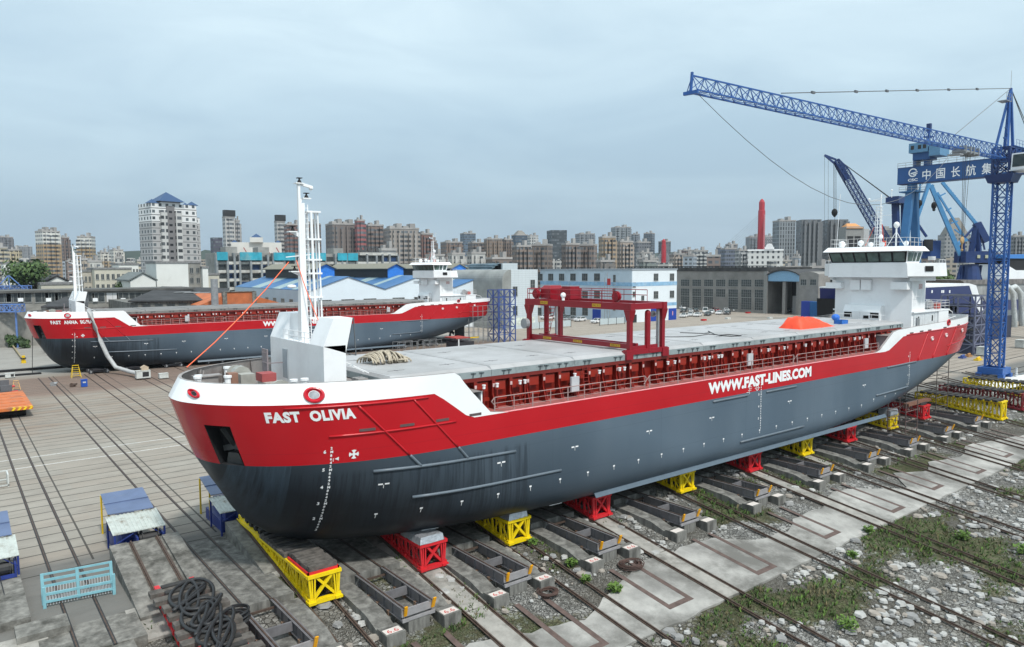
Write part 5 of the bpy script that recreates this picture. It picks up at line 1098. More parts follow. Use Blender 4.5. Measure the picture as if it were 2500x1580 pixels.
# orange flatbed transporter at the left edge
OR = mat('transporter_orange', hx('#c06a35'), .6, var=.2, scale=1.5, dirt=(.22, .12, .08)); t = thing('flatbed_transporter', 'low orange flatbed transporter with white cab cut off by the left edge', 'transporter', (3, 106, 0))
q = MB(); q.box(-3, 7.5, 100, 113.8, .95, 1.3)
for k in range(5): q.box(-3, 7.0, 101.6 + k * 2.5, 101.9 + k * 2.5, 1.3, 1.34)
q.build('load_deck', OR, t)
q = MB(); q.box(-3, 6.6, 101, 113, .3, .95); q.build('chassis', BLACK, t)
for y in (101.9, 104.2, 106.5, 108.8, 111.1): q = MB(); q.tube((6.0, y, .5), (6.9, y, .5), .5, 14); q.build('wheel', DARK, t)
MB().box(-1, 4.2, 99.2, 100.4, .25, 1.15).build('cab', CW, t); pan(3.0, 99.19, 1.6, .45, .62)(t)
q = MB()
for k in range(4): x = 5.4 + k * .55; q.add([(x, 99.97, .96), (x + .25, 99.97, .96), (x + .5, 99.97, 1.29), (x + .25, 99.97, 1.29)], [(0, 1, 2, 3)]); q.add([(x, 100.0, 1.305), (x + .25, 100.0, 1.305), (x + .5, 100.5, 1.305), (x + .25, 100.5, 1.305)], [(0, 1, 2, 3)])
q.build('hazard_stripes', mat('stripe_yellow', hx('#e8c31c'), .5), t)
for y, lab in ((117.6, 'black wheeled jack carriage with light blue pump, nearer of the two at left'), (123.3, 'black wheeled jack carriage with light blue pump, farther of the two at left')):
    t = thing('jack_carriage', lab, 'jack carriage', (4, y, 0), group='black jack carriages at the left edge'); q = MB(); q.box(-2, 6.6, y - .7, y + .7, .3, .8); q.box(-2, 3.2, y - .9, y + 1.6, .8, 1.5); q.build('frame', DARK, t)
    q = MB(); q.tube((3.6, y, 1.1), (4.6, y, 1.1), .35, 10).box(3.4, 4.9, y - .4, y + .5, .8, 1.3); q.build('pump', mat('pump_light_blue', (.25, .45, .55), .5), t)
    MB().box(5.3, 6.6, y - .1, y + .1, .9, 1.7).build('guard_plate', mat('guard_grey', (.12, .12, .13), .6), t); q = MB(); q.tube((6.5, y - .5, .75), (7.2, y - .5, .8), .16, 8); q.build('red_jack', RED, t)
    for x in (.5, 4.8): q = MB(); q.tube((x, y - .8, .4), (x, y - .6, .4), .4, 14); q.build('wheel', DARK, t)
t = thing('wheel_guard_frame', 'small white steel frame at the left edge on the rails', 'frame', (1, 70, 0)); q = MB(); q.box(-.5, 3.3, 70.2, 70.3, .9, 1.0).box(3.2, 3.3, 68.6, 70.3, 0, 1.0).box(-.5, 3.3, 68.6, 68.7, .1, .2).box(-.5, 3.3, 69.2, 69.3, .45, .5); q.build('frame', CW, t)
# pipe fence, green mat and bollard beyond the dollies
q = MB(); a, b = Vector((11.6, 208, 0)), Vector((11.0, 162, 0)); q.bar(a + Vector((0, 0, .5)), b + Vector((0, 0, .5)), .22)
for k in range(14): p = a + (b - a) * k / 13; q.bar(p, p + Vector((0, 0, .5)), .15)
tag(q.build('pipe_rack', mat('pipe_yellowish', (.35, .29, .17), .7, var=.3), origin=(11.3, 185, 0)), 'long low yellowish pipe rack running away behind the bow of the far ship', 'pipe rack')
q = MB(); q.box(10.6, 11.3, 159.6, 160.4, 0, .5, 0).box(10.7, 11.2, 159.7, 160.3, .5, 1.4, 0).box(10.55, 11.35, 159.5, 160.5, .8, 1.0, 1); tag(q.build('yellow_bollard', [YP, DARK], origin=(11, 160, 0)), 'yellow and black post at the near end of the pipe rack', 'bollard')
q = MB(); q.box(8.2, 11.6, 199, 201, 0, .6); tag(q.build('green_crate', mat('crate_green', (.05, .16, .09), .6), origin=(10, 200, 0)), 'low dark green crate at the left edge behind the far bow', 'crate')
q = MB(); q.tube((10.9, 143, 0), (11.1, 141.8, 6.3), .05, 5); tag(q.build('anchor_cable', DARK, origin=(10.9, 143, 0)), 'dark cable hanging from the far ship anchor pocket to the ground', 'cable')
# dollies under the second ship
BD = mat('dolly_dark', (.03, .03, .035), .6, var=.3)
def dolly(x, lab, first=[None]):
    if first[0]: return dup(first[0], (x, 136.2, 0), label=lab)
    t = thing('ship_dolly', lab, 'dolly', (0, 0, 0), group='dark wheeled dollies under the far ship'); q = MB(); q.box(-1.1, 1.1, -.6, 12, .25, .55); q.box(-.8, .8, -.8, 11.8, .55, .66); q.build('frame', BD, t)
    for y in (-.7, 1.6): 
        for sx in (-1.2, 1.2): q = MB(); q.tube((sx, y, .36), (sx + .01, y + .14, .36), .36, 14); o = q.build('wheel', BD, t); MB().tube((sx, y - .02, .36), (sx + .01, y, .36), .22, 12).build('rim', STEEL, o)
    first[0] = t; t.location = (x, 136.2, 0); return t
for k, x in enumerate((19.5, 24.8, 31.0, 38.0, 45.0, 52.5, 60.0, 68, 76, 84, 92)): dolly(x, 'dark wheeled dolly under the far ship, ' + ['first', 'second', 'third', 'fourth', 'fifth', 'sixth', 'seventh', 'eighth', 'ninth', 'tenth', 'eleventh'][k] + ' from its bow')
q = MB(); q.box(-30, 12, 141, 142.2, -.05, .22).box(-30, 100, 147.4, 148.4, 0, .35); tag(q.build('dark_kerb', BLACK, origin=(0, 142, 0)), 'low black rail kerb running away under the far ship', 'kerb')
for k, (x, s_) in enumerate(((75.8, 1.5), (80.5, 1.3))):
    q = MB(); 
    for a in range(5): q.bar((x - 3 + a * 1.5, 131, 0), (x - 3 + a * 1.5, 131, 1.9), .07).bar((x - 3 + a * 1.5, 133, 0), (x - 3 + a * 1.5, 133, 1.9), .07)
    for z in (.9, 1.85): q.bar((x - 3, 131, z), (x + 3, 131, z), .07).bar((x - 3, 133, z), (x + 3, 133, z), .07)
    tag(q.build('pipe_scaffold', STEEL, origin=(x, 131, 0)), ['low steel pipe scaffold under the far ship stern, left one', 'low steel pipe scaffold under the far ship stern, right one'][k], 'scaffold')
t = thing('generator_cart', 'dark cart with a red canopy and striped bar below the far stern', 'cart', (86, 128, 0)); MB().box(84, 88.5, 126, 130, .3, 1.5).build('body', BD, t); MB().box(83.6, 87.2, 125.6, 130, 2.3, 2.5).build('canopy', mat('canopy_red', (.35, .05, .04), .6), t); MB().box(87.4, 89.6, 125.8, 125.9, 2.2, 2.45).build('striped_bar', YP, t); MB().box(84.3, 84.5, 125.7, 125.9, 0, 2.3).build('post', WHITE, t)
t = thing('rudder', 'dark rudder and propeller skeg below the far ship stern', 'rudder', (95, 141.8, 0)); MB().box(94.2, 96.6, 141.5, 142.1, .6, 5.6).build('blade', DARK, t); q = MB()
for k in range(4): a = k * PI / 2 + .4; q.bar((93.0, 141.8, 2.4), (93.0, 141.8 + math.cos(a) * 1.4, 2.4 + math.sin(a) * 1.4), .1, .7)
q.tube((92.2, 141.8, 2.4), (93.4, 141.8, 2.4), .35, 10); q.build('propeller', BD, t)
# ================================================================= LATTICE WORK
def lattice(b, p, q, w0, w1=None, n=10, r=.05, up=Vector((0, 0, 1)), tri=False, rd=None, h0=None, h1=None, xb=True):
    p, q = Vector(p), Vector(q); w1 = w1 or w0; h0 = h0 or w0; h1 = h1 or w1; d = (q - p).normalized(); a = d.cross(up).normalized(); u = a.cross(d).normalized(); rd = rd or r * .55
    cs = [(0, .5), (-.5, -.5), (.5, -.5)] if tri else [(-.5, -.5), (.5, -.5), (.5, .5), (-.5, .5)]
    def pt(k, f): w_ = w0 + (w1 - w0) * f; h_ = h0 + (h1 - h0) * f; return p + (q - p) * f + a * cs[k][0] * w_ + u * cs[k][1] * h_
    m_ = len(cs)
    for k in range(m_): b.bar(pt(k, 0), pt(k, 1), 2 * r)
    for i in range(n + 1):
        for k in range(m_): b.bar(pt(k, i / n), pt((k + 1) % m_, i / n), 2 * rd)
    for i in range(n):
        for k in range(m_):
            k2 = (k + 1) % m_
            if i % 2: k, k2 = k2, k
            b.bar(pt(k, i / n), pt(k2, (i + 1) / n), 2 * rd)
            if xb: b.bar(pt(k2, i / n), pt(k, (i + 1) / n), 2 * rd)
    return b
# tower crane -----------------------------------------------------
tx, ty = 126.4, 41.2
t = thing('tower_crane', 'tall blue lattice tower crane with long jib and white cab at right', 'tower crane', (tx, ty, 0)); TB = mat('tower_blue', hx('#26569a'), .45, var=.12)
q = MB(); q.box(tx - 1.7, tx + 1.7, ty - 1.7, ty - 1.2, .5, 1.5).box(tx - 1.7, tx + 1.7, ty + 1.2, ty + 1.7, .5, 1.5).box(tx - 1.7, tx - 1.2, ty - 1.2, ty + 1.2, .5, 1.5).box(tx + 1.2, tx + 1.7, ty - 1.2, ty + 1.2, .5, 1.5)
for a in (-1, 1):
    for b in (-1, 1): q.box(tx + a * 1.5 - .4, tx + a * 1.5 + .4, ty + b * 1.5 - .4, ty + b * 1.5 + .4, 0, .6)
q.build('base_frame', TB, t)
q = MB(); lattice(q, (tx, ty, 1.3), (tx, ty, 29.6), 1.9, n=12, r=.13, rd=.06, up=Vector((0, 1, 0))); q.build('mast', TB, t)
q = MB(); q.hexa([(tx - 1.5, ty - 1.5, 29.4), (tx + 1.5, ty - 1.5, 29.4), (tx + 1.5, ty + 1.5, 29.4), (tx - 1.5, ty + 1.5, 29.4)], [(tx - 1.9, ty - 1.9, 30.6), (tx + 1.9, ty - 1.9, 30.6), (tx + 1.9, ty + 1.9, 30.6), (tx - 1.9, ty + 1.9, 30.6)]); q.build('slewing_ring', NAVY, t)
q = MB(); lattice(q, (tx, ty, 30.6), (tx, ty, 34.6), 2.2, n=2, r=.14, rd=.08, up=Vector((0, 1, 0))); q.build('turret', NAVY, t)
top = Vector((tx + 1.6, ty, 43.6)); q = MB()
for s in (-.8, .8): q.bar((tx - 1.0, ty + s, 34.6), top, .26).bar((tx + 1.8, ty + s * .7, 34.6), top, .34)
for k in range(1, 6): f = k / 6; a = Vector((tx - 1, ty, 34.6)).lerp(top, f); b = Vector((tx + 1.8, ty, 34.6)).lerp(top, f); q.bar(a, b, .1); q.bar(a, Vector((tx + 1.8, ty, 34.6)).lerp(top, max(0, f - 1 / 6)), .07)
q.build('apex_frame', TB, t)
q = MB(); root = Vector((tx - 1.2, ty, 33.9)); tip = Vector((55.4, 43.5, 33.95)); lattice(q, root, tip, 1.3, 1.2, n=40, r=.065, rd=.028, tri=True, h0=1.9, h1=1.4); q.bar(tip + Vector((0, -.7, -.9)), tip + Vector((-.3, .7, -.9)), .3).bar(tip + Vector((-.2, 0, -.9)), tip + Vector((0, 0, 1.0)), .2); q.build('jib', TB, t)
q = MB(); lattice(q, (tx + 1.2, ty, 34.0), (tx + 17, ty, 34.0), 1.6, n=10, r=.1, rd=.05); q.box(tx + 1, tx + 17, ty - 1.1, ty + 1.1, 34.9, 34.98)
for k in range(12): q.tube((tx + 1.5 + k * 1.3, ty - 1.1, 34.95), (tx + 1.5 + k * 1.3, ty - 1.1, 35.9), .025, 4)
for z in (35.4, 35.9): q.tube((tx + 1.5, ty - 1.1, z), (tx + 16, ty - 1.1, z), .025, 4)
q.build('counter_jib', TB, t)
q = MB(); P = lambda f, z: root.lerp(tip, f) + Vector((0, 0, z)); q.tube(top, P(.80, 1.0), .05, 4).tube(top, P(.22, 1.0), .05, 4).tube(top, (tx + 16, ty, 34.8), .06, 4).tube(top, (tx + 14, ty, 34.8), .06, 4)
for f in (.2, .35, .5, .63, .75, .9): c = top.lerp(P(.80, 1.0), f); q.box(c.x - .3, c.x + .3, c.y - .1, c.y + .1, c.z - .12, c.z + .12)
q.path([P(.99, -.9) + Vector((0, 0, -11.5 * (1 - ((f_ / 10) * 2 - 1) ** 2) * (0))) if False else P(.99 - .77 * f_ / 14, -.8 - 9.0 * 4 * (f_ / 14) * (1 - f_ / 14) * (.75 + .45 * f_ / 14)) for f_ in range(15)], .035, 4)
q.build('stay_cables', mat('cable_grey', (.12, .13, .14), .5), t)
q = MB(); c = P(.17, -.95); q.box(c.x - 2.6, c.x + 2.6, c.y - .8, c.y + .8, c.z - .35, c.z - .1)
for dx in (-2.2, -.6, .6, 2.2): q.box(c.x + dx - .1, c.x + dx + .1, c.y - .9, c.y + .9, c.z - .6, c.z + .5)
q.box(c.x - 4.2, c.x - 2.9, c.y - .8, c.y + .8, c.z - .9, c.z - .75); tr = q.build('trolley_carriage', STEEL, t)
q = MB()
for dx in (-.9, -.2, .5, 1.6): q.tube(c + Vector((dx, 0, -.3)), c + Vector((dx * .3, 0, -12)), .03, 4)
q.build('hoist_ropes', DARK, t)
q = MB(); c = c + Vector((0, 0, -12.4)); q.ball(c, .55, 10, 7, 0, (1, .4, 1)).tube(c + Vector((0, 0, -.5)), c + Vector((0, 0, -1.2)), .08, 6).ball(c + Vector((0, 0, -1.35)), .2, 8, 5); q.build('hook_block', mat('hook_block_tan', (.42, .27, .12), .6, var=.3, scale=3), t)
q = MB(); q.hexa([(tx - 1.6, ty - 3.4, 31.1), (tx + .9, ty - 3.4, 31.1), (tx + .9, ty - 1.4, 31.1), (tx - 1.4, ty - 1.4, 31.1)], [(tx - 1.3, ty - 3.4, 33.5), (tx + .9, ty - 3.4, 33.5), (tx + .9, ty - 1.4, 33.5), (tx - 1.1, ty - 1.4, 33.5)]); q.box(tx - 1.4, tx + 2.6, ty - 3.5, ty - 1.2, 30.95, 31.1); cb = q.build('operator_cab', WHITE, t)
for x0, x1 in ((tx - 1.3, tx - .5), (tx - .35, tx + .3)): MB().box(x0, x1, ty - 3.43, ty - 3.4, 31.6, 33.2).build('cab_window', GLASS, cb)
q = MB(); q.add([(tx - 1.62, ty - 3.3, 31.5), (tx - 1.38, ty - 3.3, 33.3), (tx - 1.2, ty - 1.6, 33.3), (tx - 1.45, ty - 1.6, 31.5)], [(0, 1, 2, 3)]); q.build('cab_window', GLASS, cb)
q = MB(); q.box(top.x - 3.4, top.x - 1.4, ty - .6, ty + .6, 41.3, 41.4)
for z in (41.9, 42.4): q.tube((top.x - 3.4, ty - .6, z), (top.x - 1.4, ty - .6, z), .03, 4)
for x in (-3.4, -2.4, -1.4): q.tube((top.x + x, ty - .6, 41.3), (top.x + x, ty - .6, 42.4), .03, 4)
q.build('apex_platform', STEEL, t); MB().tube(top, top + Vector((0, 0, 2.6)), .03, 4).build('aerial', STEEL, t)
# goliath gantry crane --------------------------------------------
GC = mat('goliath_blue', hx('#214f86'), .45, var=.12, scale=.3); GL_ = mat('goliath_leg_blue', hx('#2d6494'), .45, var=.12, scale=.3)
gx, ya, yb, z0, z1 = 199.0, 88.4, 20.0, 38.3, 42.3
t = thing('goliath_crane', 'big blue gantry crane with white Chinese characters on its box girder', 'gantry crane', (gx, 80, 0))
gb = MB().box(gx - 1.6, gx + 1.6, yb, ya, z0, z1).build('box_girder', GC, t)
MB().box(gx - 1.7, gx + 1.7, yb, ya, z1, z1 + .15).box(gx - 1.65, gx + 1.65, yb, ya, z0 - .15, z0).build('girder_flange', NAVY, t)
for ch, ua, ub in (('中', 2250, 2272), ('国', 2284, 2307), ('长', 2321, 2344), ('航', 2357, 2382), ('集', 2396, 2421), ('团', 2434, 2460)):
    y0, y1 = on(ua, 430, 0, gx - 1.6).y, on(ub, 430, 0, gx - 1.6).y; put_text(ch, (gx - 1.64, y0, 39.05), (0, -1, 0), (0, 0, 1), 2.75, LWHITE, gb, 'lettering', .035, width=(y0 - y1))
q = MB(); LY = on(2229, 425, 0, gx - 1.6).y
for i in range(19): a, b = PI * .15 + i * PI * 1.65 / 19, PI * .15 + (i + 1) * PI * 1.65 / 19; q.add([(gx - 1.65, LY - math.cos(s) * r, 40.9 + math.sin(s) * r) for s, r in ((a, 1.1), (b, 1.1), (b, .8), (a, .8))], [(0, 1, 2, 3)])
q.add([(gx - 1.65, LY + .7, 40.8), (gx - 1.65, LY - 1.2, 41.2), (gx - 1.65, LY - 1.0, 40.9), (gx - 1.65, LY + .4, 40.5)], [(0, 1, 2, 3)]).add([(gx - 1.65, LY + .1, 40.5), (gx - 1.65, LY - 1.2, 40.75), (gx - 1.65, LY - 1.0, 40.5), (gx - 1.65, LY - .1, 40.25)], [(0, 1, 2, 3)]); q.build('round_logo', LWHITE, gb)
put_text('CSC', (gx - 1.64, LY + 1.2, 38.75), (0, -1, 0), (0, 0, 1), .9, LWHITE, gb, 'logo_letters', .03, width=2.4)
q = MB()
for s in (-1, 1): q.hexa([(gx + s * 7.5 - .7, 84.6, 0), (gx + s * 7.5 + .7, 84.6, 0), (gx + s * 7.5 + .7, 86, 0), (gx + s * 7.5 - .7, 86.2, 0)], [(gx + s * 1.0 - .7, 84.4, 36.2), (gx + s * 1.0 + .7, 84.4, 36.2), (gx + s * 1.0 + .7, 86.2, 36.2), (gx + s * 1.0 - .7, 86.2, 36.2)]); q.bar((gx - 4, 85.3, 10), (gx + 4, 85.3, 10), .8) if s > 0 else None
q.tube((gx, 85.3, 36), (gx, 85.3, 38.3), 1.2, 12).box(gx - 2.2, gx + 2.2, 83, 87.6, 36, 36.3); q.build('hinged_leg', GL_, t)
q = MB()
for x in (gx - 2.2, gx + 2.2):
    for z in (36.8, 37.4): q.tube((x, 83, z), (x, 87.6, z), .05, 4)
    for y in (83, 84.5, 86, 87.6): q.tube((x, y, 36.3), (x, y, 37.4), .05, 4)
for x in (gx - 1.6,):
    for z in (z1 + .7, z1 + 1.3): q.tube((x, yb, z), (x, ya, z), .05, 4)
    for k in range(35): q.tube((x, ya - k * 2, z1), (x, ya - k * 2, z1 + 1.3), .05, 4)
for k in range(12):
    y = 66 - k * 4; q.path([(gx + 1, y - 4 * f / 6, z1 + 1.9 - 1.2 * 4 * (f / 6) * (1 - f / 6)) for f in range(7)], .07, 4)
q.tube((gx + 1, 66, z1 + 2), (gx + 1, yb, z1 + 2), .08, 4); q.build('girder_railing', STEEL, t)
CBL = mat('house_light_blue', hx('#5a86a8'), .5)
q = MB(); YQ = lambda u: on(u, 400, 0, gx).y
q.box(gx - 1.5, gx + 3, YQ(2275), YQ(2234), 44.0, 45.8); q.box(gx - 1, gx + 2, YQ(2268), YQ(2259), z1, 44).box(gx - 1, gx + 2, YQ(2240), YQ(2233), z1, 44); q.build('crab_house', GC, t)
o = MB().box(gx - 2.5, gx + 3, YQ(2274), YQ(2228), 45.8, 48.2).build('machinery_house', CBL, t); MB().box(gx - 2.5, gx + 3, YQ(2304), YQ(2277), 44.6, 47.4).build('machinery_house', CBL, t)
for y in (YQ(2262), YQ(2250), YQ(2233)): MB().box(gx - 2.54, gx - 2.5, y - .8, y, 46.6, 47.6).build('window', DARK, o)
q = MB(); ym = YQ(2265); q.tube((gx, ym, 48), (gx, ym, 53), .3, 8).box(gx - 1, gx + 1, ym - 1, ym + 1, 49.6, 49.8).box(gx - .4, gx + .4, ym - .5, ym + .5, 51, 53); q.build('aerial_mast', NAVY, t)
q = MB()
for y in (58, 57, 51): q.tube((gx, y, z0), (gx, y, 30), .06, 4)
q.build('hoist_ropes', DARK, t)
q = MB(); q.box(gx - .5, gx + .5, 50.4, 51.6, 28, 30).tube((gx, 51, 26.6), (gx, 51, 28), .2, 6).ball((gx, 51, 26.4), .55, 8, 5); q.build('hook_block', DARK, t)
q = MB()
for s in (-1, 1): q.bar((gx + s * 6, 21, 0), (gx + s * 1.5, 21, z0), 1.6)
q.build('rigid_leg', GL_, t)
# navy luffing crane behind the wheelhouse -------------------------
d0 = 215
def W(u, v, d=d0): return D(u, v, d)
t = thing('luffing_crane', 'dark blue luffing crane with lattice boom pointing left behind the wheelhouse', 'crane', tuple(Vector((W(2240, 660).x, W(2240, 660).y, 0))))
q = MB(); ft = W(2190, 640); kn = W(2060, 418); lattice(q, ft, kn, 2.4, 2.0, n=20, r=.15, rd=.055, up=Vector((.6, .8, 0))); tip = W(2013, 379); lattice(q, kn, W(2041, 392), 2.0, 1.2, n=3, r=.16, rd=.08, up=Vector((.6, .8, 0))); q.bar(kn, tip, .5).bar(W(2041, 390), tip, .5).bar(W(2050, 400), W(2066, 440), 1.6)
q.build('boom', NAVY, t)
q = MB(); q.bar(W(2190, 640), W(2186, 495), 1.6).bar(W(2205, 640), W(2205, 495), 1.0).box(*sum(([W(2180, 490)[k] - (3 if k < 2 else 1), W(2210, 490)[k] + (3 if k < 2 else 1)] for k in range(3)), [])); q.bar(W(2205, 495), W(2262, 578), .6).bar(W(2198, 495), W(2240, 578), .5); q.build('a_frame', NAVY, t)
q = MB()
for k in range(5): q.tube(W(2044 + k * 4, 388 + k * 3), W(2186 + k * 2, 492 + k * 2), .10, 4)
for u in (2013, 2022): q.tube(W(u, 382), W(u, 610), .04, 4)
for u in (2035, 2038, 2041): q.tube(W(u, 400), W(u + .5, 516), .06, 4)
q.tube(W(2038, 525), W(2038, 640), .05, 4); q.build('ropes', DARK, t)
q = MB(); q.ball(W(2037.5, 519), .9, 8, 6, 0, (1, 1, 1.3)).tube(W(2037.5, 522), W(2037.5, 530), .3, 6); q.build('hook_block', BLACK, t)
c = W(2246, 610); f1 = Vector((RM[0][0], RM[1][0], 0)).normalized(); rz = math.atan2(f1.y, f1.x)
o = MB().obox((c.x, c.y, c.z), (8.2, 7, 5.2), rz).build('machinery_house', mat('house_blue', hx('#26447a'), .5), t); c2 = W(2264, 612) - Vector((.4, .9, 0)) * 4; MB().obox((W(2250, 600).x - 2.8, W(2250, 600).y - 3.0, W(2250, 600).z), (2.6, .2, 3.4), rz).build('doorway', DARK, o)
MB().obox((W(2258, 631).x - 2.2, W(2258, 631).y - 2.8, W(2258, 631).z), (2.2, .2, 1.1), rz).build('name_board', LWHITE, o)
q = MB(); b0 = W(2235, 640); q.tube((b0.x, b0.y, 0), (b0.x, b0.y, b0.z), 2.2, 12); q.build('pedestal', NAVY, t)
# light blue level luffing crane ------------------------------------
d1 = 205
def V(u, v): return D(u, v, d1)
t = thing('portal_crane', 'portal crane with light blue boom and dark blue house by the lattice tower', 'crane', (V(2378, 690).x, V(2378, 690).y, 0))
q = MB(); q.bar(V(2345, 624), V(2272, 452), .8, 1.1).bar(V(2345, 590), V(2360, 585), .8).bar(V(2338, 597), V(2355, 582), .8); q.build('boom', LBLUE, t)
q = MB(); q.bar(V(2384, 548), V(2300, 445), .6, .8).bar(V(2352, 576), V(2288, 470), .5); q.build('luffing_strut', LBLUE, t)
q = MB()
for a, b in (((2322, 545), (2338, 540)), ((2310, 515), (2322, 508)), ((2296, 478), (2308, 472)), ((2330, 560), (2352, 576))): q.bar(V(*a), V(*b), .35)
q.build('boom_lacing', LBLUE, t)
q = MB()
for k in range(16): f = k / 16; a = V(2384, 548).lerp(V(2300, 445), f); q.bar(a, a + Vector((1.2, .3, .9)), .12)
q.build('strut_handrail', LBLUE, t)
q = MB(); q.bar(V(2370, 622), V(2384, 545), 1.2).bar(V(2390, 622), V(2384, 545), 1.2).bar(V(2384, 545), V(2408, 590), 1.8).bar(V(2352, 624), V(2353, 580), .6).bar(V(2353, 582), V(2384, 548), .5).bar(V(2353, 582), V(2396, 600), .5).bar(V(2392, 560), V(2404, 610), .4).bar(V(2340, 640), V(2352, 580), .5); q.build('tower_frame', NAVY, t)
c = V(2378, 628); o = MB().obox((c.x, c.y, c.z), (8.0, 5.5, 3.2), rz).build('machinery_house', NAVY, t)
for u in (2373, 2392): c = V(u, 627) - Vector((.62, .78, 0)) * 3.0; w_ = MB().obox((c.x, c.y, c.z), (.8, .15, .9), rz).build('window', mat('window_pale', (.4, .42, .3), .4), o)
c = V(2350, 630); MB().obox((c.x, c.y, c.z), (1.6, 2, 1.8), rz).build('operator_cab', NAVY, t)
q = MB(); q.tube(V(2370, 700), V(2370, 646), 2.6, 12, r2=2.0)
for a, b in (((2333, 700), (2348, 648)), ((2345, 692), (2350, 648)), ((2398, 694), (2385, 648)), ((2376, 694), (2362, 648)), ((2388, 690), (2395, 648))): q.bar(V(*a), V(*b), .6)
for u in (2333, 2398): p = V(u, 700); q.bar((p.x, p.y, 0), p, .7)
p = V(2370, 700); q.tube((p.x, p.y, 0), p, 2.6, 12); q.build('portal_legs', NAVY, t)
for k, (u, v, l) in enumerate(((2245, 497, 'dark hook block hanging left between the blue crane legs'), (2280, 502, 'dark hook block hanging beside the light blue boom'))):
    q = MB(); q.ball(V(u, v), .75, 8, 6, 0, (1, 1, 1.4)).tube(V(u, v), V(u, 452), .08, 4).ball(V(u, v + 10), .45, 8, 5); tag(q.build('hook_block', BLACK, origin=tuple(V(u, v))), l, 'hook')
# light blue steel struts to the left of these (second boom of the goliath's neighbour)
q = MB(); q.bar(V(2238, 535), V(2268, 448), .8).bar(V(2238, 535), V(2247, 448), .4); tag(q.build('slanted_boom', LBLUE, origin=tuple(V(2238, 535))), 'short light blue boom slanting up to the right under the girder', 'crane boom')
# ================================================================= SCAFFOLDS, PARKED TROLLEY EXTRAS, RIGHT-HAND SHIPS
SCB = mat('scaffold_blue', hx('#39508c'), .5, var=.2, dirt=(.12, .1, .1)); SCG = mat('scaffold_grey', (.14, .15, .22), .5, var=.3)
def scaff(name, lab, x0, x1, y0, y1, z1, m_, nx=2, ny=2, lv=6, r=.08, panel=0, cat='scaffold', z0=0, diag=True):
    q = MB(); X_ = [x0 + (x1 - x0) * i / nx for i in range(nx + 1)]; Y_ = [y0 + (y1 - y0) * i / ny for i in range(ny + 1)]; Z_ = [z0 + (z1 - z0) * i / lv for i in range(lv + 1)]
    for x in X_:
        for y in Y_:
            if x in (x0, x1) or y in (y0, y1): q.bar((x, y, z0), (x, y, z1), 2 * r)
    for z in Z_[1:]:
        for y in (y0, y1): q.bar((x0, y, z), (x1, y, z), 1.6 * r)
        for x in (x0, x1): q.bar((x, y0, z), (x, y1, z), 1.6 * r)
    if diag:
        for i in range(nx):
            for j in range(lv):
                a, b = (X_[i], X_[i + 1]) if (i + j) % 2 else (X_[i + 1], X_[i]); q.bar((a, y0, Z_[j]), (b, y0, Z_[j + 1]), 1.4 * r)
        for i in range(ny):
            for j in range(lv):
                a, b = (Y_[i], Y_[i + 1]) if (i + j) % 2 else (Y_[i + 1], Y_[i]); q.bar((x0, a, Z_[j]), (x0, b, Z_[j + 1]), 1.4 * r)
    t = thing(name, lab, cat, ((x0 + x1) / 2, (y0 + y1) / 2, z0)); q.build('frame', m_, t)
    if panel: MB().box(x0 + .1, x1 - .1, y0 + .1, y1 - .1, z0 + .05, z0 + panel).build('base_panel', mat('panel_navy', (.035, .045, .09), .6, var=.3, scale=2), t)
    return t
scaff('scaffold_tower', 'dense blue-grey scaffold tower left of the blue lattice mast', 154.6, 160.6, 54.0, 60.0, 11.2, SCG, 2, 2, 6, .13, 2.2); 
q = MB()
for k in range(5): q.box(155, 160.4, 54.4, 59.6, 11.2 * k / 5 + 2.3, 11.2 * k / 5 + 2.36)
tag(q.build('scaffold_boards', TIMBD, origin=(157, 57, 2)), 'dark platform boards lying inside the blue-grey scaffold tower', 'boards')
scaff('scaffold_tower', 'blue lattice scaffold tower at the far ship stern', 99.5, 104.5, 132, 136, 12.0, SCB, 3, 2, 7, .10)
scaff('pipe_scaffold', 'grey pipe scaffold below the far ship stern', 93.5, 99.0, 133.5, 137, 8.5, STEEL, 4, 2, 7, .045, diag=False)
scaff('pipe_scaffold', 'tall rusty pipe scaffold at the near ship stern beside the parked trusses', 89.8, 93.0, 35.0, 38.4, 6.2, mat('pipe_rusty', (.12, .10, .09), .6), 1, 1, 6, .035, diag=False, z0=-.5)
scaff('pipe_scaffold', 'pipe scaffold tower in front of the yellow trolley near the stern', 77.2, 79.9, 32.9, 34.7, 3.0, mat('pipe_reddish', (.16, .11, .10), .6), 1, 1, 4, .035, diag=False, z0=-.95)
B_ = Vector((0, 0, 0))
q = MB(); q.box(90.0, 92.8, 35.2, 36.4, 3.2, 3.28); tag(q.build('scaffold_plank', TIMB, origin=(91, 36, 3.2)), 'grey plank across the tall scaffold at the stern', 'plank')
tag(MB().box(84.2, 90.0, 35.6, 36.2, 1.32, 1.62).build('brown_beam', mat('beam_brown', hx('#7a5646'), .7), origin=(87, 36, 1.3)), 'brown steel beam lying on the red trolley at the stern', 'beam')
def s2(u, v, z=0): return G(2180 + u * .3456, 800 + v * .3456, z)
for (u, v, lab) in ((635, 200, 'white cube cabinet left of the lattice mast foot'), (903, 145, 'white cube cabinet right of the lattice mast')): c = s2(u, v); yard_box(c.x, c.y, 1.9, 1.6, 1.7, CW, lab, 'cabinet', 'control_cabinet', .2)
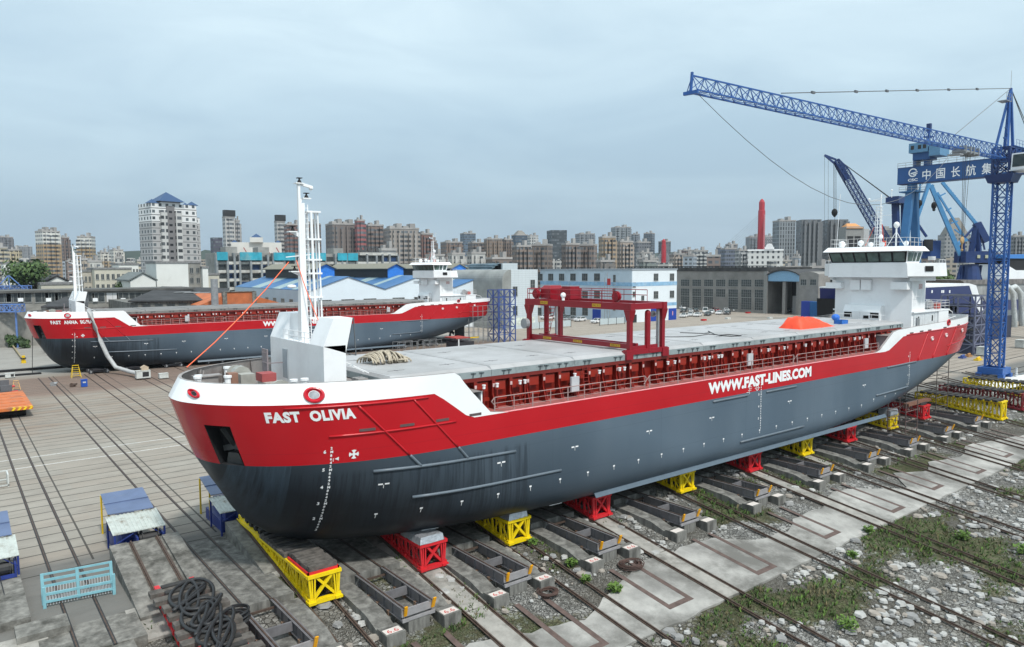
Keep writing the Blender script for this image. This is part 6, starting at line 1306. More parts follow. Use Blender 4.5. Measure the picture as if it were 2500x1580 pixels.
for (u, v, lab, m_) in ((490, 216, 'small dark blue machine lying on the yard beyond the stern', SCB), (532, 206, 'small orange-brown part beside the dark blue machine', mat('part_orange', (.35, .18, .07), .7)), (600, 232, 'small yellow clamp lying left of the lattice mast', YP)):
    c = s2(u, v); q = MB(); q.box(c.x - .9, c.x + .9, c.y - .4, c.y + .4, 0, .3).tube((c.x - .5, c.y, .4), (c.x + .7, c.y, .5), .2, 8); tag(q.build('yard_part', m_, origin=tuple(c)), lab, 'machine part')
c = s2(870, 345); q = MB()
for k in range(5): q.tube((c.x - .5 + .08 * k, c.y, .1 + .28 * k), (c.x + .5 - .08 * k, c.y, .1 + .28 * k), .12, 8)
tag(q.build('pipe_stack', GREYW, origin=tuple(c)), 'pyramid of small pale pipes at the right edge by the mast', 'pipe stack')
# hull of the navy ship behind, bow flare with white bulwark
def flare(name, lab, pts, depth_dir, th, m_):
    q = MB(); n = len(pts); q.add([p for p in pts] + [p + depth_dir * th for p in pts], [tuple(range(n))[::-1], tuple(range(n, 2 * n))] + [(i, (i + 1) % n, n + (i + 1) % n, n + i) for i in range(n)]); return q
t = thing('navy_ship', 'navy blue ship with black underside and white rail behind the stern', 'ship', (175, 75, 0)); yS = 66.0
hull = lambda u, v: on(u, v, 1, yS); bk = Vector((.0, 1, 0))
MBN = mat('navy_hull', hx('#16225c'), .35, var=.1); 
flare('', '', [hull(*p) for p in ((2168, 706), (2366, 697), (2388, 757), (2380, 790), (2168, 740))], bk, 14, None).build('navy_topside', MBN, t)
flare('', '', [hull(*p) for p in ((2150, 733), (2340, 745), (2335, 800), (2320, 842), (2150, 842))], bk, 13, None).build('black_bottom', BLACK, t)
flare('', '', [hull(*p) + Vector((0, -.05, 0)) for p in ((2168, 703), (2366, 692), (2383, 697), (2400, 757), (2388, 765), (2366, 697.5), (2168, 706.5))], bk, 14.2, None).build('white_bulwark', WHITE, t)
flare('', '', [hull(*p) + Vector((0, 3, 0)) for p in ((2253, 672), (2276, 672), (2278, 692), (2320, 696), (2320, 702), (2253, 704))], bk, 5, None).build('white_superstructure', WHITE, t)
for u in (2206, 2275, 2299, 2303, 2318): c = hull(u, 712); MB().box(c.x - .3, c.x + .3, c.y - .06, c.y, c.z - .3, c.z + .3).build('hull_mark', WHITE, t)
t = thing('grey_ship', 'grey and navy ship hull under construction at the right edge', 'ship', (205, 70, 0)); yS = 78.0
flare('', '', [hull(*p) for p in ((2400, 735), (2700, 722), (2700, 755), (2400, 757))], bk, 14, None).build('navy_band', MBN, t)
flare('', '', [hull(*p) for p in ((2400, 757.2), (2700, 755.2), (2700, 850), (2410, 826))], bk, 13, None).build('grey_bottom', mat('ship_bottom_grey', (.13, .15, .17), .5, var=.1), t)
flare('', '', [hull(*p) + Vector((0, .4, 0)) for p in ((2360, 695), (2700, 690), (2700, 722), (2400, 735), (2385, 735))], bk, 12, None).build('pale_block', mat('block_grey', (.3, .31, .31), .6, var=.3, scale=.5), t)
flare('', '', [hull(*p) for p in ((2345, 684), (2700, 679), (2700, 690), (2360, 695))], bk, 12, None).build('roof_beams', mat('beam_grey_brown', (.16, .15, .145), .7, var=.5, scale=.6), t)
q = MB()
for k in range(30):
    u = 2405 + k * 10; a, b = hull(u, 700), hull(u, 735); q.bar(a + Vector((0, -.3, 0)), b + Vector((0, -.3, 0)), .12)
q.build('scaffold_poles', STEEL, t)
t = thing('white_ship_bridge', 'white ship bridge with blue roof and dark windows at the right edge', 'ship', (230, 90, 0)); yS = 84.0
flare('', '', [hull(*p) for p in ((2452, 622), (2700, 617), (2700, 632), (2452, 631))], bk, 10, None).build('blue_roof', mat('roof_bright_blue', hx('#2b78c4'), .4), t)
flare('', '', [hull(*p) + Vector((0, .5, 0)) for p in ((2455, 631), (2700, 632), (2700, 660), (2484, 660), (2463, 645))], bk, 9, None).build('window_band', BLACK, t)
flare('', '', [hull(*p) + Vector((0, .2, 0)) for p in ((2458, 645), (2482, 660), (2700, 660), (2700, 684), (2455, 684))], bk, 9, None).build('white_wall', WHITE, t)
for (x0, lab) in ((2474, 'left pale duct hanging down the grey hull at right'), (2492, 'right pale duct hanging down the grey hull at right')):
    q = MB(); P = [on(x0 - 28, 706, 1, 73), on(x0 - 14, 700, 1, 72.5), on(x0, 716, 1, 72), on(x0 + 2, 770, 1, 71.5), on(x0 + 3, 822, 1, 71)]; q.path(P, .75, 8); tag(q.build('air_duct', mat('duct_white', (.5, .53, .53), .5, var=.2), origin=tuple(P[2]), smooth=True), lab, 'air duct', 'pale ducts on the grey hull')
MB_ = MB().box(178, 200, 62, 66, 0, 5.2); tag(MB_.build('navy_container', mat('container_navy', (.03, .035, .07), .6, var=.2), origin=(188, 64, 0)), 'dark navy container on the ground at the right edge', 'container')
# ================================================================= BUILDINGS OF THE YARD
PB = mat('wall_pale_blue', (.50, .60, .68), .7, var=.05, scale=.3, dirt=(.38, .45, .5)); PW = mat('wall_blue_white', (.70, .76, .80), .7, var=.04, scale=.3); BBAND = mat('band_light_blue', (.24, .43, .62), .6, var=.2, scale=.8, dirt=(.42, .55, .65))
WFR = mat('window_dark', (.05, .058, .06), .3, var=.5, scale=1.5); WBAR = mat('window_bar', (.3, .31, .3), .5); BDOOR = mat('door_blue', hx('#183f9c'), .5)
WIN = {}
def window(parent, face, c, w_, h, bars=(2, 2), m_=None, name='window'):
    """face 'x' lies on a -X wall, 'y' on a -Y wall; c = centre point"""
    m_ = m_ or WFR; key = (face, round(w_, 1), round(h, 1), bars, m_.name, name)
    if key not in WIN:
        q = MB(); hw, hh = w_ / 2, h / 2
        def bx(a0, a1, b0, b1, d0, d1, mi):
            if face == 'y': q.box(a0, a1, -d1, -d0, b0, b1, mi)
            else: q.box(-d1, -d0, a0, a1, b0, b1, mi)
        bx(-hw, hw, -hh, hh, .0, .03, 0)
        for i in range(bars[0] + 1): a = -hw + w_ * i / bars[0]; bx(a - .04, a + .04, -hh - .04, hh + .04, .03, .07, 1)
        for i in range(bars[1] + 1): a = -hh + h * i / bars[1]; bx(-hw, hw, a - .03, a + .03, .03, .065, 1)
        bx(-hw - .1, hw + .1, -hh - .12, -hh - .04, .0, .16, 1)
        WIN[key] = q.mesh(name, [m_, WBAR])
    o = bpy.data.objects.new(name, WIN[key]); COL.objects.link(o); o.parent = parent; o.location = Vector(c) - off_of(parent); return o
# --- office with blue bands
cx_, cy_ = 166.5, 152.6; X2, Y2, H = 187.8, 196.0, 16.25
t = thing('office_building', 'pale blue and white office block with two blue bands and blue doors', 'office building', (cx_, cy_, 0))
MB().box(cx_, X2, cy_, Y2, 0, H).build('wall', PB, t); q = MB().box(cx_ + .2, X2 + .02, cy_ - .06, cy_, 0, H); q.build('white_front', PW, t)
MB().box(cx_ - .3, X2 + .2, cy_ - .3, Y2, H, H + .35).build('roof_slab', mat('slab_grey_blue', (.30, .34, .38), .7), t)
for z0, z1 in ((11.2, 12.4), (4.7, 5.7)): MB().box(cx_ - .05, cx_, cy_ + .0, Y2, z0, z1).box(cx_ - .05, X2 + .06, cy_ - .11, cy_ - .06, z0, z1).build('blue_band', BBAND, t)
g = lambda x, y: (1250 + x * .16611, 660 + y * .16611)
for (x, y, w_, h) in [(x, 100, 2.6, 2.3) for x in (415, 570, 730, 897, 1070, 1250)] + [(x, 358, 2.6, 2.3) for x in (415, 900, 1075, 1250)] + [(x, 603, 2.6, 2.6) for x in (400, 545, 740, 900, 1075)]:
    c = on(*g(x, y), 0, cx_); window(t, 'x', c, w_, h, (3, 2))
for x, y in ((2115, 100), (2350, 98), (2115, 360), (2350, 350)): window(t, 'y', on(*g(x, y), 1, cy_ - .06), 2.1, 2.2, (3, 2))
for x, y in ((1795, 215), (1795, 350), (1920, 410)): window(t, 'y', on(*g(x, y), 1, cy_ - .06), 1.3, 1.5, (2, 1))
for x, z in ((1505, 0),):
    y0 = on(*g(x, 300), 0, cx_).y
    for z in (13.2, 9.0, 5.0): window(t, 'x', (cx_, y0, z), 1.0, 3.0, (2, 4))
def quadwall(m_, name, parent, face, val, pts, th=.08):
    P = [on(*g(*p), 0 if face == 'x' else 1, val) for p in pts]; xs = [p[1 if face == 'x' else 0] for p in P]; zz = [p.z for p in P]; q = MB()
    z0 = max(0.0, min(zz))
    if face == 'x': q.box(val - th, val, min(xs), max(xs), z0, max(zz))
    else: q.box(min(xs), max(xs), val - th, val, z0, max(zz))
    return q.build(name, m_, parent)
quadwall(BDOOR, 'door', t, 'x', cx_, ((1185, 570), (1305, 745)))
for a, b, m_ in (((2040, 560), (2178, 750), BDOOR), ((2182, 575), (2295, 748), PW), ((2300, 562), (2412, 740), BDOOR)):
    quadwall(m_, 'door', t, 'y', cy_ - .06, (a, b))
quadwall(DARK, 'doorway', t, 'y', cy_ - .06, ((1770, 655), (1830, 775)))
for a in ((2115, 610), (2355, 600)): quadwall(mat('door_text', (.6, .3, .35), .5), 'door_sign', t, 'y', cy_ - .15, (a, (a[0] + 12, a[1] + 60)), .02)
q = MB()
for x in (1360, 1398, 1437): p = on(*g(x, 700), 0, cx_ - 6); q.tube((p.x, p.y, 0), (p.x, p.y, 15.5 if x == 1398 else 14), .09, 5)
fl = tag(q.build('flag_poles', STEEL, origin=(cx_ - 6, 168, 0)), 'three thin flag poles in front of the pale blue office', 'flag pole')
p = on(*g(1398, 150), 0, cx_ - 6.1); tag(MB().box(p.x, p.x + .05, p.y - 1.4, p.y, p.z - 1.4, p.z + .6).build('flag', mat('flag_red', (.45, .03, .03), .7), origin=tuple(p)), 'small limp red flag on the middle pole', 'flag')
# low panel fences in front of the office
def pfence(y, xa, xb, lab):
    t = thing('panel_fence', lab, 'fence', ((xa + xb) / 2, y, 0), group='low pale panel fences by the office'); n = max(2, int((xb - xa) / 3.2))
    for i in range(n): a = xa + (xb - xa) * i / n; MB().box(a + .08, a + (xb - xa) / n - .08, y, y + .06, .3, 2.0).build('panel', mat('fence_panel', (.45, .52, .54), .6, var=.1), t)
    q = MB()
    for i in range(n + 1): a = xa + (xb - xa) * i / n; q.box(a - .08, a + .08, y - .03, y + .09, 0, 2.15)
    q.build('posts', DARK, t)
A = G(*g(240, 880)); Bp = G(*g(935, 840)); C_ = G(*g(1290, 815)); D_ = G(*g(1680, 790))
pfence(A.y, A.x, Bp.x, 'pale panel fence left of the gate below the office'); pfence(C_.y, C_.x, D_.x, 'pale panel fence right of the gate below the office')
# --- grey tiled building with curved corner
TILE = mat('tile_grey_white', (.42, .46, .48), .55, var=.08, scale=.6, dirt=(.30, .33, .34))
def tilemat():
    m, t, b = newmat('tiled_wall'); K = NT(t); tc = t.nodes.new('ShaderNodeTexCoord'); s = t.nodes.new('ShaderNodeSeparateXYZ'); K.L(tc.outputs['Object'], s.inputs[0])
    fz = K.m('LESS_THAN', K.m('FRACT', K.m('MULTIPLY', s.outputs[2], 1 / .62)), .07); fh = K.m('LESS_THAN', K.m('FRACT', K.m('MULTIPLY', K.m('ADD', s.outputs[0], s.outputs[1]), 1 / 1.3)), .03)
    n = K.noise(tc.outputs['Object'], .15, 5, .65); c = K.mix(n, (.46, .52, .55), (.60, .66, .69)); c = K.mix(K.m('MULTIPLY', K.m('MAXIMUM', fz, fh), .5), c, (.2, .22, .23)); K.L(c, b.inputs['Base Color']); b.inputs['Roughness'].default_value = .6; return m
TL = tilemat(); h = lambda x, y: (1050 + x * .27664, 600 + y * .27664)
yF = 158.0; xl, xr = on(*h(716, 500), 1, yF).x, on(*h(950, 500), 1, yF).x; zt_ = on(*h(830, 210), 1, yF).z
t = thing('tiled_building', 'pale tiled building with rounded dark roof edge left of the office', 'building', (xl, yF, 0))
MB().box(xl, xr, yF, yF + 30, 0, zt_).build('wall', TL, t)
q = MB(); r_ = zt_ * .18
for i in range(7): a0, a1 = PI / 2 * i / 7, PI / 2 * (i + 1) / 7; q.add([(xl - 3.0 + 0, yF + .0, 0)], []) if False else q.hexa([(xl - 3 * math.sin(a1), yF + .1, zt_ - 3 + 3 * math.cos(a1)), (xl, yF + .1, zt_ - 3 + 3 * math.cos(a1)), (xl, yF + 28, zt_ - 3 + 3 * math.cos(a1)), (xl - 3 * math.sin(a1), yF + 28, zt_ - 3 + 3 * math.cos(a1))], [(xl - 3 * math.sin(a0), yF + .1, zt_ - 3 + 3 * math.cos(a0)), (xl, yF + .1, zt_ - 3 + 3 * math.cos(a0)), (xl, yF + 28, zt_ - 3 + 3 * math.cos(a0)), (xl - 3 * math.sin(a0), yF + 28, zt_ - 3 + 3 * math.cos(a0))])
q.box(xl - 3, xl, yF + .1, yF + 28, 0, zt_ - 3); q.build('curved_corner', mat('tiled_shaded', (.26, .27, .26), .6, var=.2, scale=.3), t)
for x, y in ((750, 402), (905, 342), (750, 573)): window(t, 'y', on(*h(x, y), 1, yF), 1.6, 2.6, (2, 2))
q = MB(); z_ = on(*h(800, 697), 1, yF).z; q.box(xl + .6, xr - 1, yF - .03, yF, 1.0, 3.2); q.build('notice_board', mat('board_pale', (.6, .65, .6), .6, var=.3, scale=1), t)
yB = 186.0; xa, xb = on(*h(378, 400), 1, yB).x, on(*h(655, 400), 1, yB).x; zb_ = on(*h(500, 248), 1, yB).z
MB().box(xa - 8, xl - 1, yB, yB + 20, 0, zb_).build('rear_wing', TL, t); MB().box(xa - 8, xl - 1, yB - .5, yB + 20, zb_, zb_ + 1.2).build('rear_roof', mat('roof_grey_brown', (.14, .14, .135), .8, var=.3), t)
for x, y, w_ in ((440, 352, 6), (545, 352, 2.2), (615, 352, 3)): window(t, 'y', on(*h(x, y), 1, yB), w_, 4.0, (3, 2), m_=mat('window_pale_grey', (.30, .36, .36), .3))
for x in (385, 515, 583, 638): p = on(*h(x, 300), 1, yB); o = MB().box(p.x - .9, p.x + .9, yB - .9, yB, p.z - .9, p.z + .7).build('air_conditioner', WHITE, t); MB().tube((p.x, yB - .93, p.z), (p.x, yB - .9, p.z), .5, 12).build('fan', DARK, o)
c0 = on(*h(640, 235), 1, 215); c1 = on(*h(772, 235), 1, 215); q = MB(); rr = c0.z + 3.5
q.box(c0.x, c1.x, 215, 235, 0, on(700, 0, 1, 215).z if False else on(*h(700, 155), 1, 215).z); q.build('barrel_block', TL, t)
q = MB(); zt2 = on(*h(700, 155), 1, 215).z
for i in range(8): a0, a1 = PI / 2 * i / 8, PI / 2 * (i + 1) / 8; R_ = 7.5; q.hexa([(c0.x - R_ * math.sin(a1), 216, 0), (c0.x, 216, 0), (c0.x, 234, 0), (c0.x - R_ * math.sin(a1), 234, 0)], [(c0.x - R_ * math.sin(a1), 216, zt2 - R_ + R_ * math.cos(a1)), (c0.x, 216, zt2 - R_ + R_ * math.cos(a0)), (c0.x, 234, zt2 - R_ + R_ * math.cos(a0)), (c0.x - R_ * math.sin(a1), 234, zt2 - R_ + R_ * math.cos(a1))])
q.build('barrel_glazing', mat('barrel_glass_blue', (.12, .18, .22), .3, var=.5, scale=.2), t)
# --- dark long workshop facing left
SH = mat('workshop_render', (.25, .24, .225), .85, var=.2, scale=.18, dirt=(.15, .147, .138), streak=False); xS = 235.4
k_ = lambda x, y: (1660 + x * .19714, 480 + y * .19714)
t = thing('workshop', 'long dark grey workshop with three rows of windows below the red pylon', 'workshop', (xS, 149, 0)); ya_, yb_ = on(*k_(5, 1000), 0, xS).y, on(*k_(1078, 1000), 0, xS).y
zT = on(*k_(1000, 925), 0, xS).z
MB().box(xS, xS + 30, yb_, ya_ + 30, 0, zT).build('wall', SH, t)
MB().box(xS - .3, xS + 30, yb_ - .3, ya_ + 30, zT, on(*k_(1000, 875), 0, xS).z).build('dark_parapet', mat('parapet_dark', (.045, .045, .045), .8, var=.6, scale=.5), t)
q = MB()
for i in range(40): y = yb_ + i * (ya_ + 20 - yb_) / 40; q.bar((xS, y, zT + 1.2), (xS, y, on(*k_(1000, 858), 0, xS).z), .25)
q.bar((xS, yb_, on(*k_(1000, 860), 0, xS).z), (xS, ya_ + 30, on(*k_(1000, 860), 0, xS).z), .3); q.build('roof_truss', DARK, t)
for i, x in enumerate((65, 208, 355, 505, 660, 822, 990)):
    for yv, hh in ((1068 + i * .8, 2.6), (1185 + i * 3.3, 3.0), (1300 + i * 5, 4.6)):
        if yv > 1290 and i == 3: continue
        window(t, 'x', on(*k_(x, yv), 0, xS), 4.2 if i < 5 else 4.3, hh, (5, 3 if hh < 4 else 5))
BR = mat('downpipe_grey', (.25, .25, .24), .7); MB().box(xS - .5, xS, yb_ - .5, yb_ + 1.0, 0, zT).build('corner_pillar', BR, t)
t = thing('workshop_bay', 'open workshop bay with light blue arched gable', 'workshop', (xS, 140, 0)); y1_ = on(*k_(1090, 1000), 0, xS).y; y2_ = on(*k_(1478, 1000), 0, xS).y; zA = on(*k_(1280, 1050), 0, xS).z; zG = on(*k_(1280, 920), 0, xS).z; zE = on(*k_(1090, 975), 0, xS).z
n = 12; P = [(y1_ - (y1_ - y2_) * i / n, zE + (zG - zE) * math.sin(PI * i / n) ** .8) for i in range(n + 1)]
MB().prism([(y1_, zA), *P, (y2_, zA)], 0, xS, xS + .5).build('arched_gable', mat('gable_light_blue', (.22, .40, .58), .6, var=.1), t)
MB().prism([(y1_ + .3, zE), *[(a, b + .5) for a, b in P], (y2_ - .3, zE), *[(a, b + .1) for a, b in P[::-1]]], 0, xS - .6, xS + 30).build('arched_roof', mat('roof_black_grey', (.05, .05, .052), .8, var=.4), t)
q = MB(); q.box(xS + 16, xS + 16.5, y2_, y1_, 0, zA); q.build('inner_wall', mat('inner_dark', (.05, .05, .05), .9), t); 
for y in (y2_ + .8, (y1_ + y2_) / 2): MB().box(xS + .6, xS + 2.0, y - .6, y + .6, 0, zA).build('column', mat('column_grey', (.24, .23, .22), .8), t)
MB().box(xS + 5, xS + 5.5, y2_ + 1.5, (y1_ + y2_) / 2 - .8, 0, 6.5).build('white_shutter', mat('shutter_grey', (.3, .3, .3), .6), t); MB().box(xS + 3, xS + 4, y2_, y1_, 11.5, 13).build('crane_girder', mat('girder_blue_dark', (.05, .1, .2), .6), t)
t = thing('concrete_hall', 'bare concrete hall with round gable right of the blue arch', 'workshop', (xS, 133, 0)); y3_ = on(*k_(1478, 1000), 0, xS).y; y4_ = on(*k_(1718, 1000), 0, xS).y; zG = on(*k_(1600, 930), 0, xS).z; zE = on(*k_(1500, 960), 0, xS).z
P = [(y3_ - (y3_ - y4_) * i / n, zE + (zG - zE) * math.sin(PI * i / n) ** .8) for i in range(n + 1)]; MB().prism([(y3_, 0), *P, (y4_, 0)], 0, xS, xS + 20).build('wall', mat('hall_concrete', (.27, .26, .245), .85, var=.2, scale=.3, dirt=(.15, .145, .14)), t)
for x in (1530, 1650): window(t, 'x', on(*k_(x, 1062), 0, xS), 2.2, 2.0, (3, 2))
quad_ = lambda m_, nm, t_, val, a, b, th=.1: (lambda A_, B_: MB().box(val - th, val, min(A_.y, B_.y), max(A_.y, B_.y), max(0, min(A_.z, B_.z)), max(A_.z, B_.z)).build(nm, m_, t_))(on(*k_(*a), 0, val), on(*k_(*b), 0, val))
t = thing('white_house', 'white two-storey house between the concrete hall and the wheelhouse', 'house', (xS + 8, 126, 0)); y5 = on(*k_(1925, 1000), 0, xS + 8).y; zt5 = on(*k_(1800, 985), 0, xS + 8).z
y4b = on(*k_(1715, 1000), 0, xS + 8).y; MB().box(xS + 8, xS + 25, y5 - 14, y4b, 0, zt5).build('wall', WHITE, t); MB().box(xS + 7.5, xS + 25, y5 - 14.5, y4b, zt5, zt5 + .6).build('roof', DARK, t)
for x, y, w_, hh in ((1740, 1055, 1.2, 1.8), (1740, 1145, 1.2, 4.2), (1842, 1050, 2.6, 1.8), (1842, 1145, 2.8, 4.2)): window(t, 'x', on(*k_(x, y), 0, xS + 8), w_, hh, (3, 2 if hh < 3 else 4))
cc = [('blue shipping container standing upright doors beside the hall', 1500, 1605, 1295, 1410, hx('#24409c')), ('blue shipping container with a pale letter mark beside the hall', 1608, 1770, 1300, 1400, hx('#1f5f98')), ('dark maroon shipping container right of the blue one', 1775, 1900, 1300, 1395, hx('#4a2028'))]
for lab, a, b, z0, z1, c in cc:
    A_, B_ = G(*k_(a, 1412)), G(*k_(b, 1412)); y0 = on(*k_(a, 1400), 0, xS - 6).y; y1 = on(*k_(b, 1400), 0, xS - 6).y; z_ = on(*k_(a, z0), 0, xS - 6).z
    q = MB().box(xS - 6, xS - 3.6, y1, y0, 0, z_)
    for i in range(14): y = y1 + (y0 - y1) * (i + .5) / 14; q.box(xS - 6.05, xS - 6, y - .08, y + .08, .2, z_ - .2)
    o = tag(q.build('shipping_container', mat('container_%d' % a, c, .6, var=.15), origin=(xS - 6, (y0 + y1) / 2, 0)), lab, 'container')
    if a == 1608: put_text('C', (xS - 6.08, y1 + (y0 - y1) * .40, .8), (0, -1, 0), (0, 0, 1), 2.6, LWHITE, o, 'letter', .05)
# --- factory with blue saw roofs
FB = mat('factory_wall_blue', (.42, .52, .60), .7, var=.05, scale=.2); FW = mat('factory_gable_white', (.66, .74, .80), .7, var=.04, scale=.2); FR = mat('roof_sheet_blue', hx('#3d6c9c'), .5, var=.12, scale=.25, dirt=(.09, .17, .30)); FRP = mat('roof_sheet_pale', hx('#93a9ad'), .5, var=.15, scale=.3); VR = mat('vent_roof_olive', (.22, .21, .165), .7, var=.15); VB = mat('vent_blue', hx('#2f78cc'), .5)
t = thing('factory', 'white-gabled factory with blue sheet roofs and ridge vents behind the far ship', 'factory', (71, 172, 0)); yf = 172.0; Hh, Pk, dep = 11.6, 15.0, 58.0
x = 71.2; spans = [(71.2, 92.0), (92.0, 114.0), (114.0, 136)]
q = MB()
for a, b in spans: q.prism([(a, 0), (b, 0), (b, Hh), ((a + b) / 2, Pk), (a, Hh)], 1, yf, yf + .5)
q.build('gable_wall', FW, t); MB().box(71.2, 71.7, yf, yf + dep, 0, Hh).build('side_wall', FB, t); MB().box(71.2, 136, yf - .05, yf, 0, 6.2).build('lower_band', PW, t)
for a, b in spans:
    m_ = (a + b) / 2; q = MB(); q.hexa([(a, yf - .3, Hh), (m_, yf - .3, Pk), (m_, yf + dep, Pk), (a, yf + dep, Hh)], [(a, yf - .3, Hh + .15), (m_, yf - .3, Pk + .15), (m_, yf + dep, Pk + .15), (a, yf + dep, Hh + .15)]); q.hexa([(m_, yf - .3, Pk), (b, yf - .3, Hh), (b, yf + dep, Hh), (m_, yf + dep, Pk)], [(m_, yf - .3, Pk + .15), (b, yf - .3, Hh + .15), (b, yf + dep, Hh + .15), (m_, yf + dep, Pk + .15)]); rf = q.build('roof', FR, t)
    for y0, w_ in ((9, 3), (20, 6), (36, 7)): q = MB(); q.hexa([(a, yf + y0, Hh + .16), (m_, yf + y0, Pk + .16), (m_, yf + y0 + w_, Pk + .16), (a, yf + y0 + w_, Hh + .16)], [(a, yf + y0, Hh + .2), (m_, yf + y0, Pk + .2), (m_, yf + y0 + w_, Pk + .2), (a, yf + y0 + w_, Hh + .2)]); q.build('pale_sheet', FRP, rf)
    vy0, vy1 = yf + 14, yf + dep - 4; q = MB(); q.box(m_ - 2.2, m_ + 2.2, vy0, vy1, Pk - .8, Pk + 2.0); q.build('ridge_vent', DARK, t); q = MB(); q.prism([(m_ - 2.5, Pk - .6), (m_ + 2.5, Pk - .6), (m_ + 2.5, Pk + 2.0), (m_, Pk + 3.3), (m_ - 2.5, Pk + 2.0)], 1, vy0 - .4, vy0); q.build('vent_gable', VB, t)
    q = MB(); q.prism([(m_ - 3.2, Pk + 1.9), (m_, Pk + 3.35), (m_ + 3.2, Pk + 1.9), (m_ + 3.2, Pk + 2.1), (m_, Pk + 3.6), (m_ - 3.2, Pk + 2.1)], 1, vy0 - 1, vy1); q.build('vent_roof', VR, t)
    for f in (.12, .42, .72): window(t, 'y', (a + (b - a) * f + 1.5, yf, 8.3), 3.6, 1.9, (4, 3))
for v in (12, 18, 24, 30, 37, 44): window(t, 'x', (71.2, yf + v, 7.9), 2.4, 2.6, (3, 3))
# brick workshop with parapet
BRK = mat('brick_orange', hx('#b5673f'), .85, var=.2, scale=.8, dirt=(.22, .10, .06)); yb2 = 164.0
L_ = lambda u, v: on(u, v, 1, yb2); t = thing('brick_workshop', 'orange brick gable with raised parapet behind the far ship', 'workshop', (L_(590, 740).x, yb2, 0))
z0 = 0; P = [(L_(485, 748).x, 0), (L_(690, 748).x, 0), (L_(690, 741).x, L_(690, 741).z), (L_(620, 722).x, L_(620, 722).z), (L_(548, 722).x, L_(548, 722).z), (L_(485, 746).x, L_(485, 746).z)]
MB().prism(P, 1, yb2, yb2 + 40).build('gable_wall', BRK, t); MB().box(L_(548, 720).x, L_(620, 720).x, yb2 - .3, yb2 + .4, 5, L_(580, 713).z).build('parapet', BRK, t)
q = MB()
for u in (548, 620): q.box(L_(u, 720).x - .5, L_(u, 720).x + .4, yb2 - .5, yb2 + .5, 5, L_(580, 712).z)
q.box(L_(548, 720).x, L_(620, 720).x, yb2 - .5, yb2 + .5, L_(580, 713).z, L_(580, 711).z); q.build('parapet_frame', CONC, t)
q = MB(); p = L_(515, 742); q.tube((p.x, yb2 - 3, 0), (p.x, yb2 - 3, L_(515, 681).z), .75, 12); tag(q.build('steel_chimney', STEEL, origin=(p.x, yb2 - 3, 0)), 'plain grey metal chimney left of the brick gable', 'chimney')
# black roofed sheds
BRF = mat('roof_tar_black', (.035, .035, .037), .85, var=.4, scale=.3, dirt=(.065, .065, .067)); yb3 = 170.0
M3 = lambda u, v: on(u, v, 1, yb3)
t = thing('black_roof_shed', 'low workshop with wide black roof and skylight strips left of the chimney', 'workshop', (M3(440, 740).x, yb3, 0))
a, b, c, d = M3(312, 738), M3(545, 735), on(560, 706, 1, yb3 + 35), on(395, 702, 1, yb3 + 35)
q = MB(); q.hexa([a, b, c, d], [p + Vector((0, 0, .3)) for p in (a, b, c, d)]); rf = q.build('roof', BRF, t); MB().box(a.x + .5, b.x, yb3 + .5, yb3 + 34, 0, a.z - .2).build('wall', CONCD, t)
nrm = (b - a).normalized(); sl = (d - a)
for f, g_ in ((.30, .55), (.42, .5), (.55, .48), (.25, .8)): p = a + (b - a) * f + sl * g_ * .9 + Vector((0, 0, .32)); o = MB(); o.add([p, p + nrm * 3.5 + sl * .05, p + nrm * 3.8 + sl * .10, p + nrm * .3 + sl * .05], [(0, 1, 2, 3)]); o.build('skylight', mat('skylight_grey', (.2, .2, .2), .5), rf)
for i in range(8): f = (i + .5) / 8; MB().box(a.x + (b.x - a.x) * f - .8, a.x + (b.x - a.x) * f + .8, yb3 + .45, yb3 + .5, a.z - 2.2, a.z - .6).build('window', WFR, t)
t = thing('black_roof_shed', 'small black-roofed shed just behind the far ship mast', 'shed', (M3(150, 745).x, yb3 - 8, 0)); a, b, c, d = M3(100, 752), M3(215, 752), on(215, 732, 1, 182), on(160, 728, 1, 182); MB().hexa([a, b, c, d], [p + Vector((0, 0, .3)) for p in (a, b, c, d)]).build('roof', BRF, t); MB().box(a.x + 1, b.x, yb3 + .5, 181, 0, a.z - .2).build('wall', CONCD, t)
# long low grey dwelling row with flat roof
yD = 196.0; Q_ = lambda u, v: on(u, v, 1, yD); t = thing('grey_row_building', 'long low grey rendered row building with flat roof behind the far ship bow', 'building', (Q_(200, 745).x, yD, 0))
RB = mat('render_grey_beige', (.25, .245, .225), .85, var=.25, scale=.4, dirt=(.12, .12, .11)); zt_ = Q_(200, 712).z
MB().box(-75, Q_(470, 712).x, yD, yD + 14, 0, zt_).build('wall', RB, t); MB().box(-75.5, Q_(475, 712).x, yD - .8, yD + 14, zt_, zt_ + .5).build('flat_roof', mat('flat_roof_grey', (.10, .10, .095), .85, var=.4, scale=.4), t)
for u in (10, 32, 60, 102, 126, 150, 195, 215, 240, 275, 300, 330, 360, 400, 440): window(t, 'y', Q_(u, 726), 2.6, 2.2, (2, 1), m_=WFR if u != 275 else mat('window_white', (.6, .6, .6), .4))
for u in (50, 118, 232, 300): p = Q_(u, 732); MB().box(p.x - .5, p.x + .5, yD - .5, yD, p.z - .4, p.z + .4).build('air_conditioner', WHITE, t)
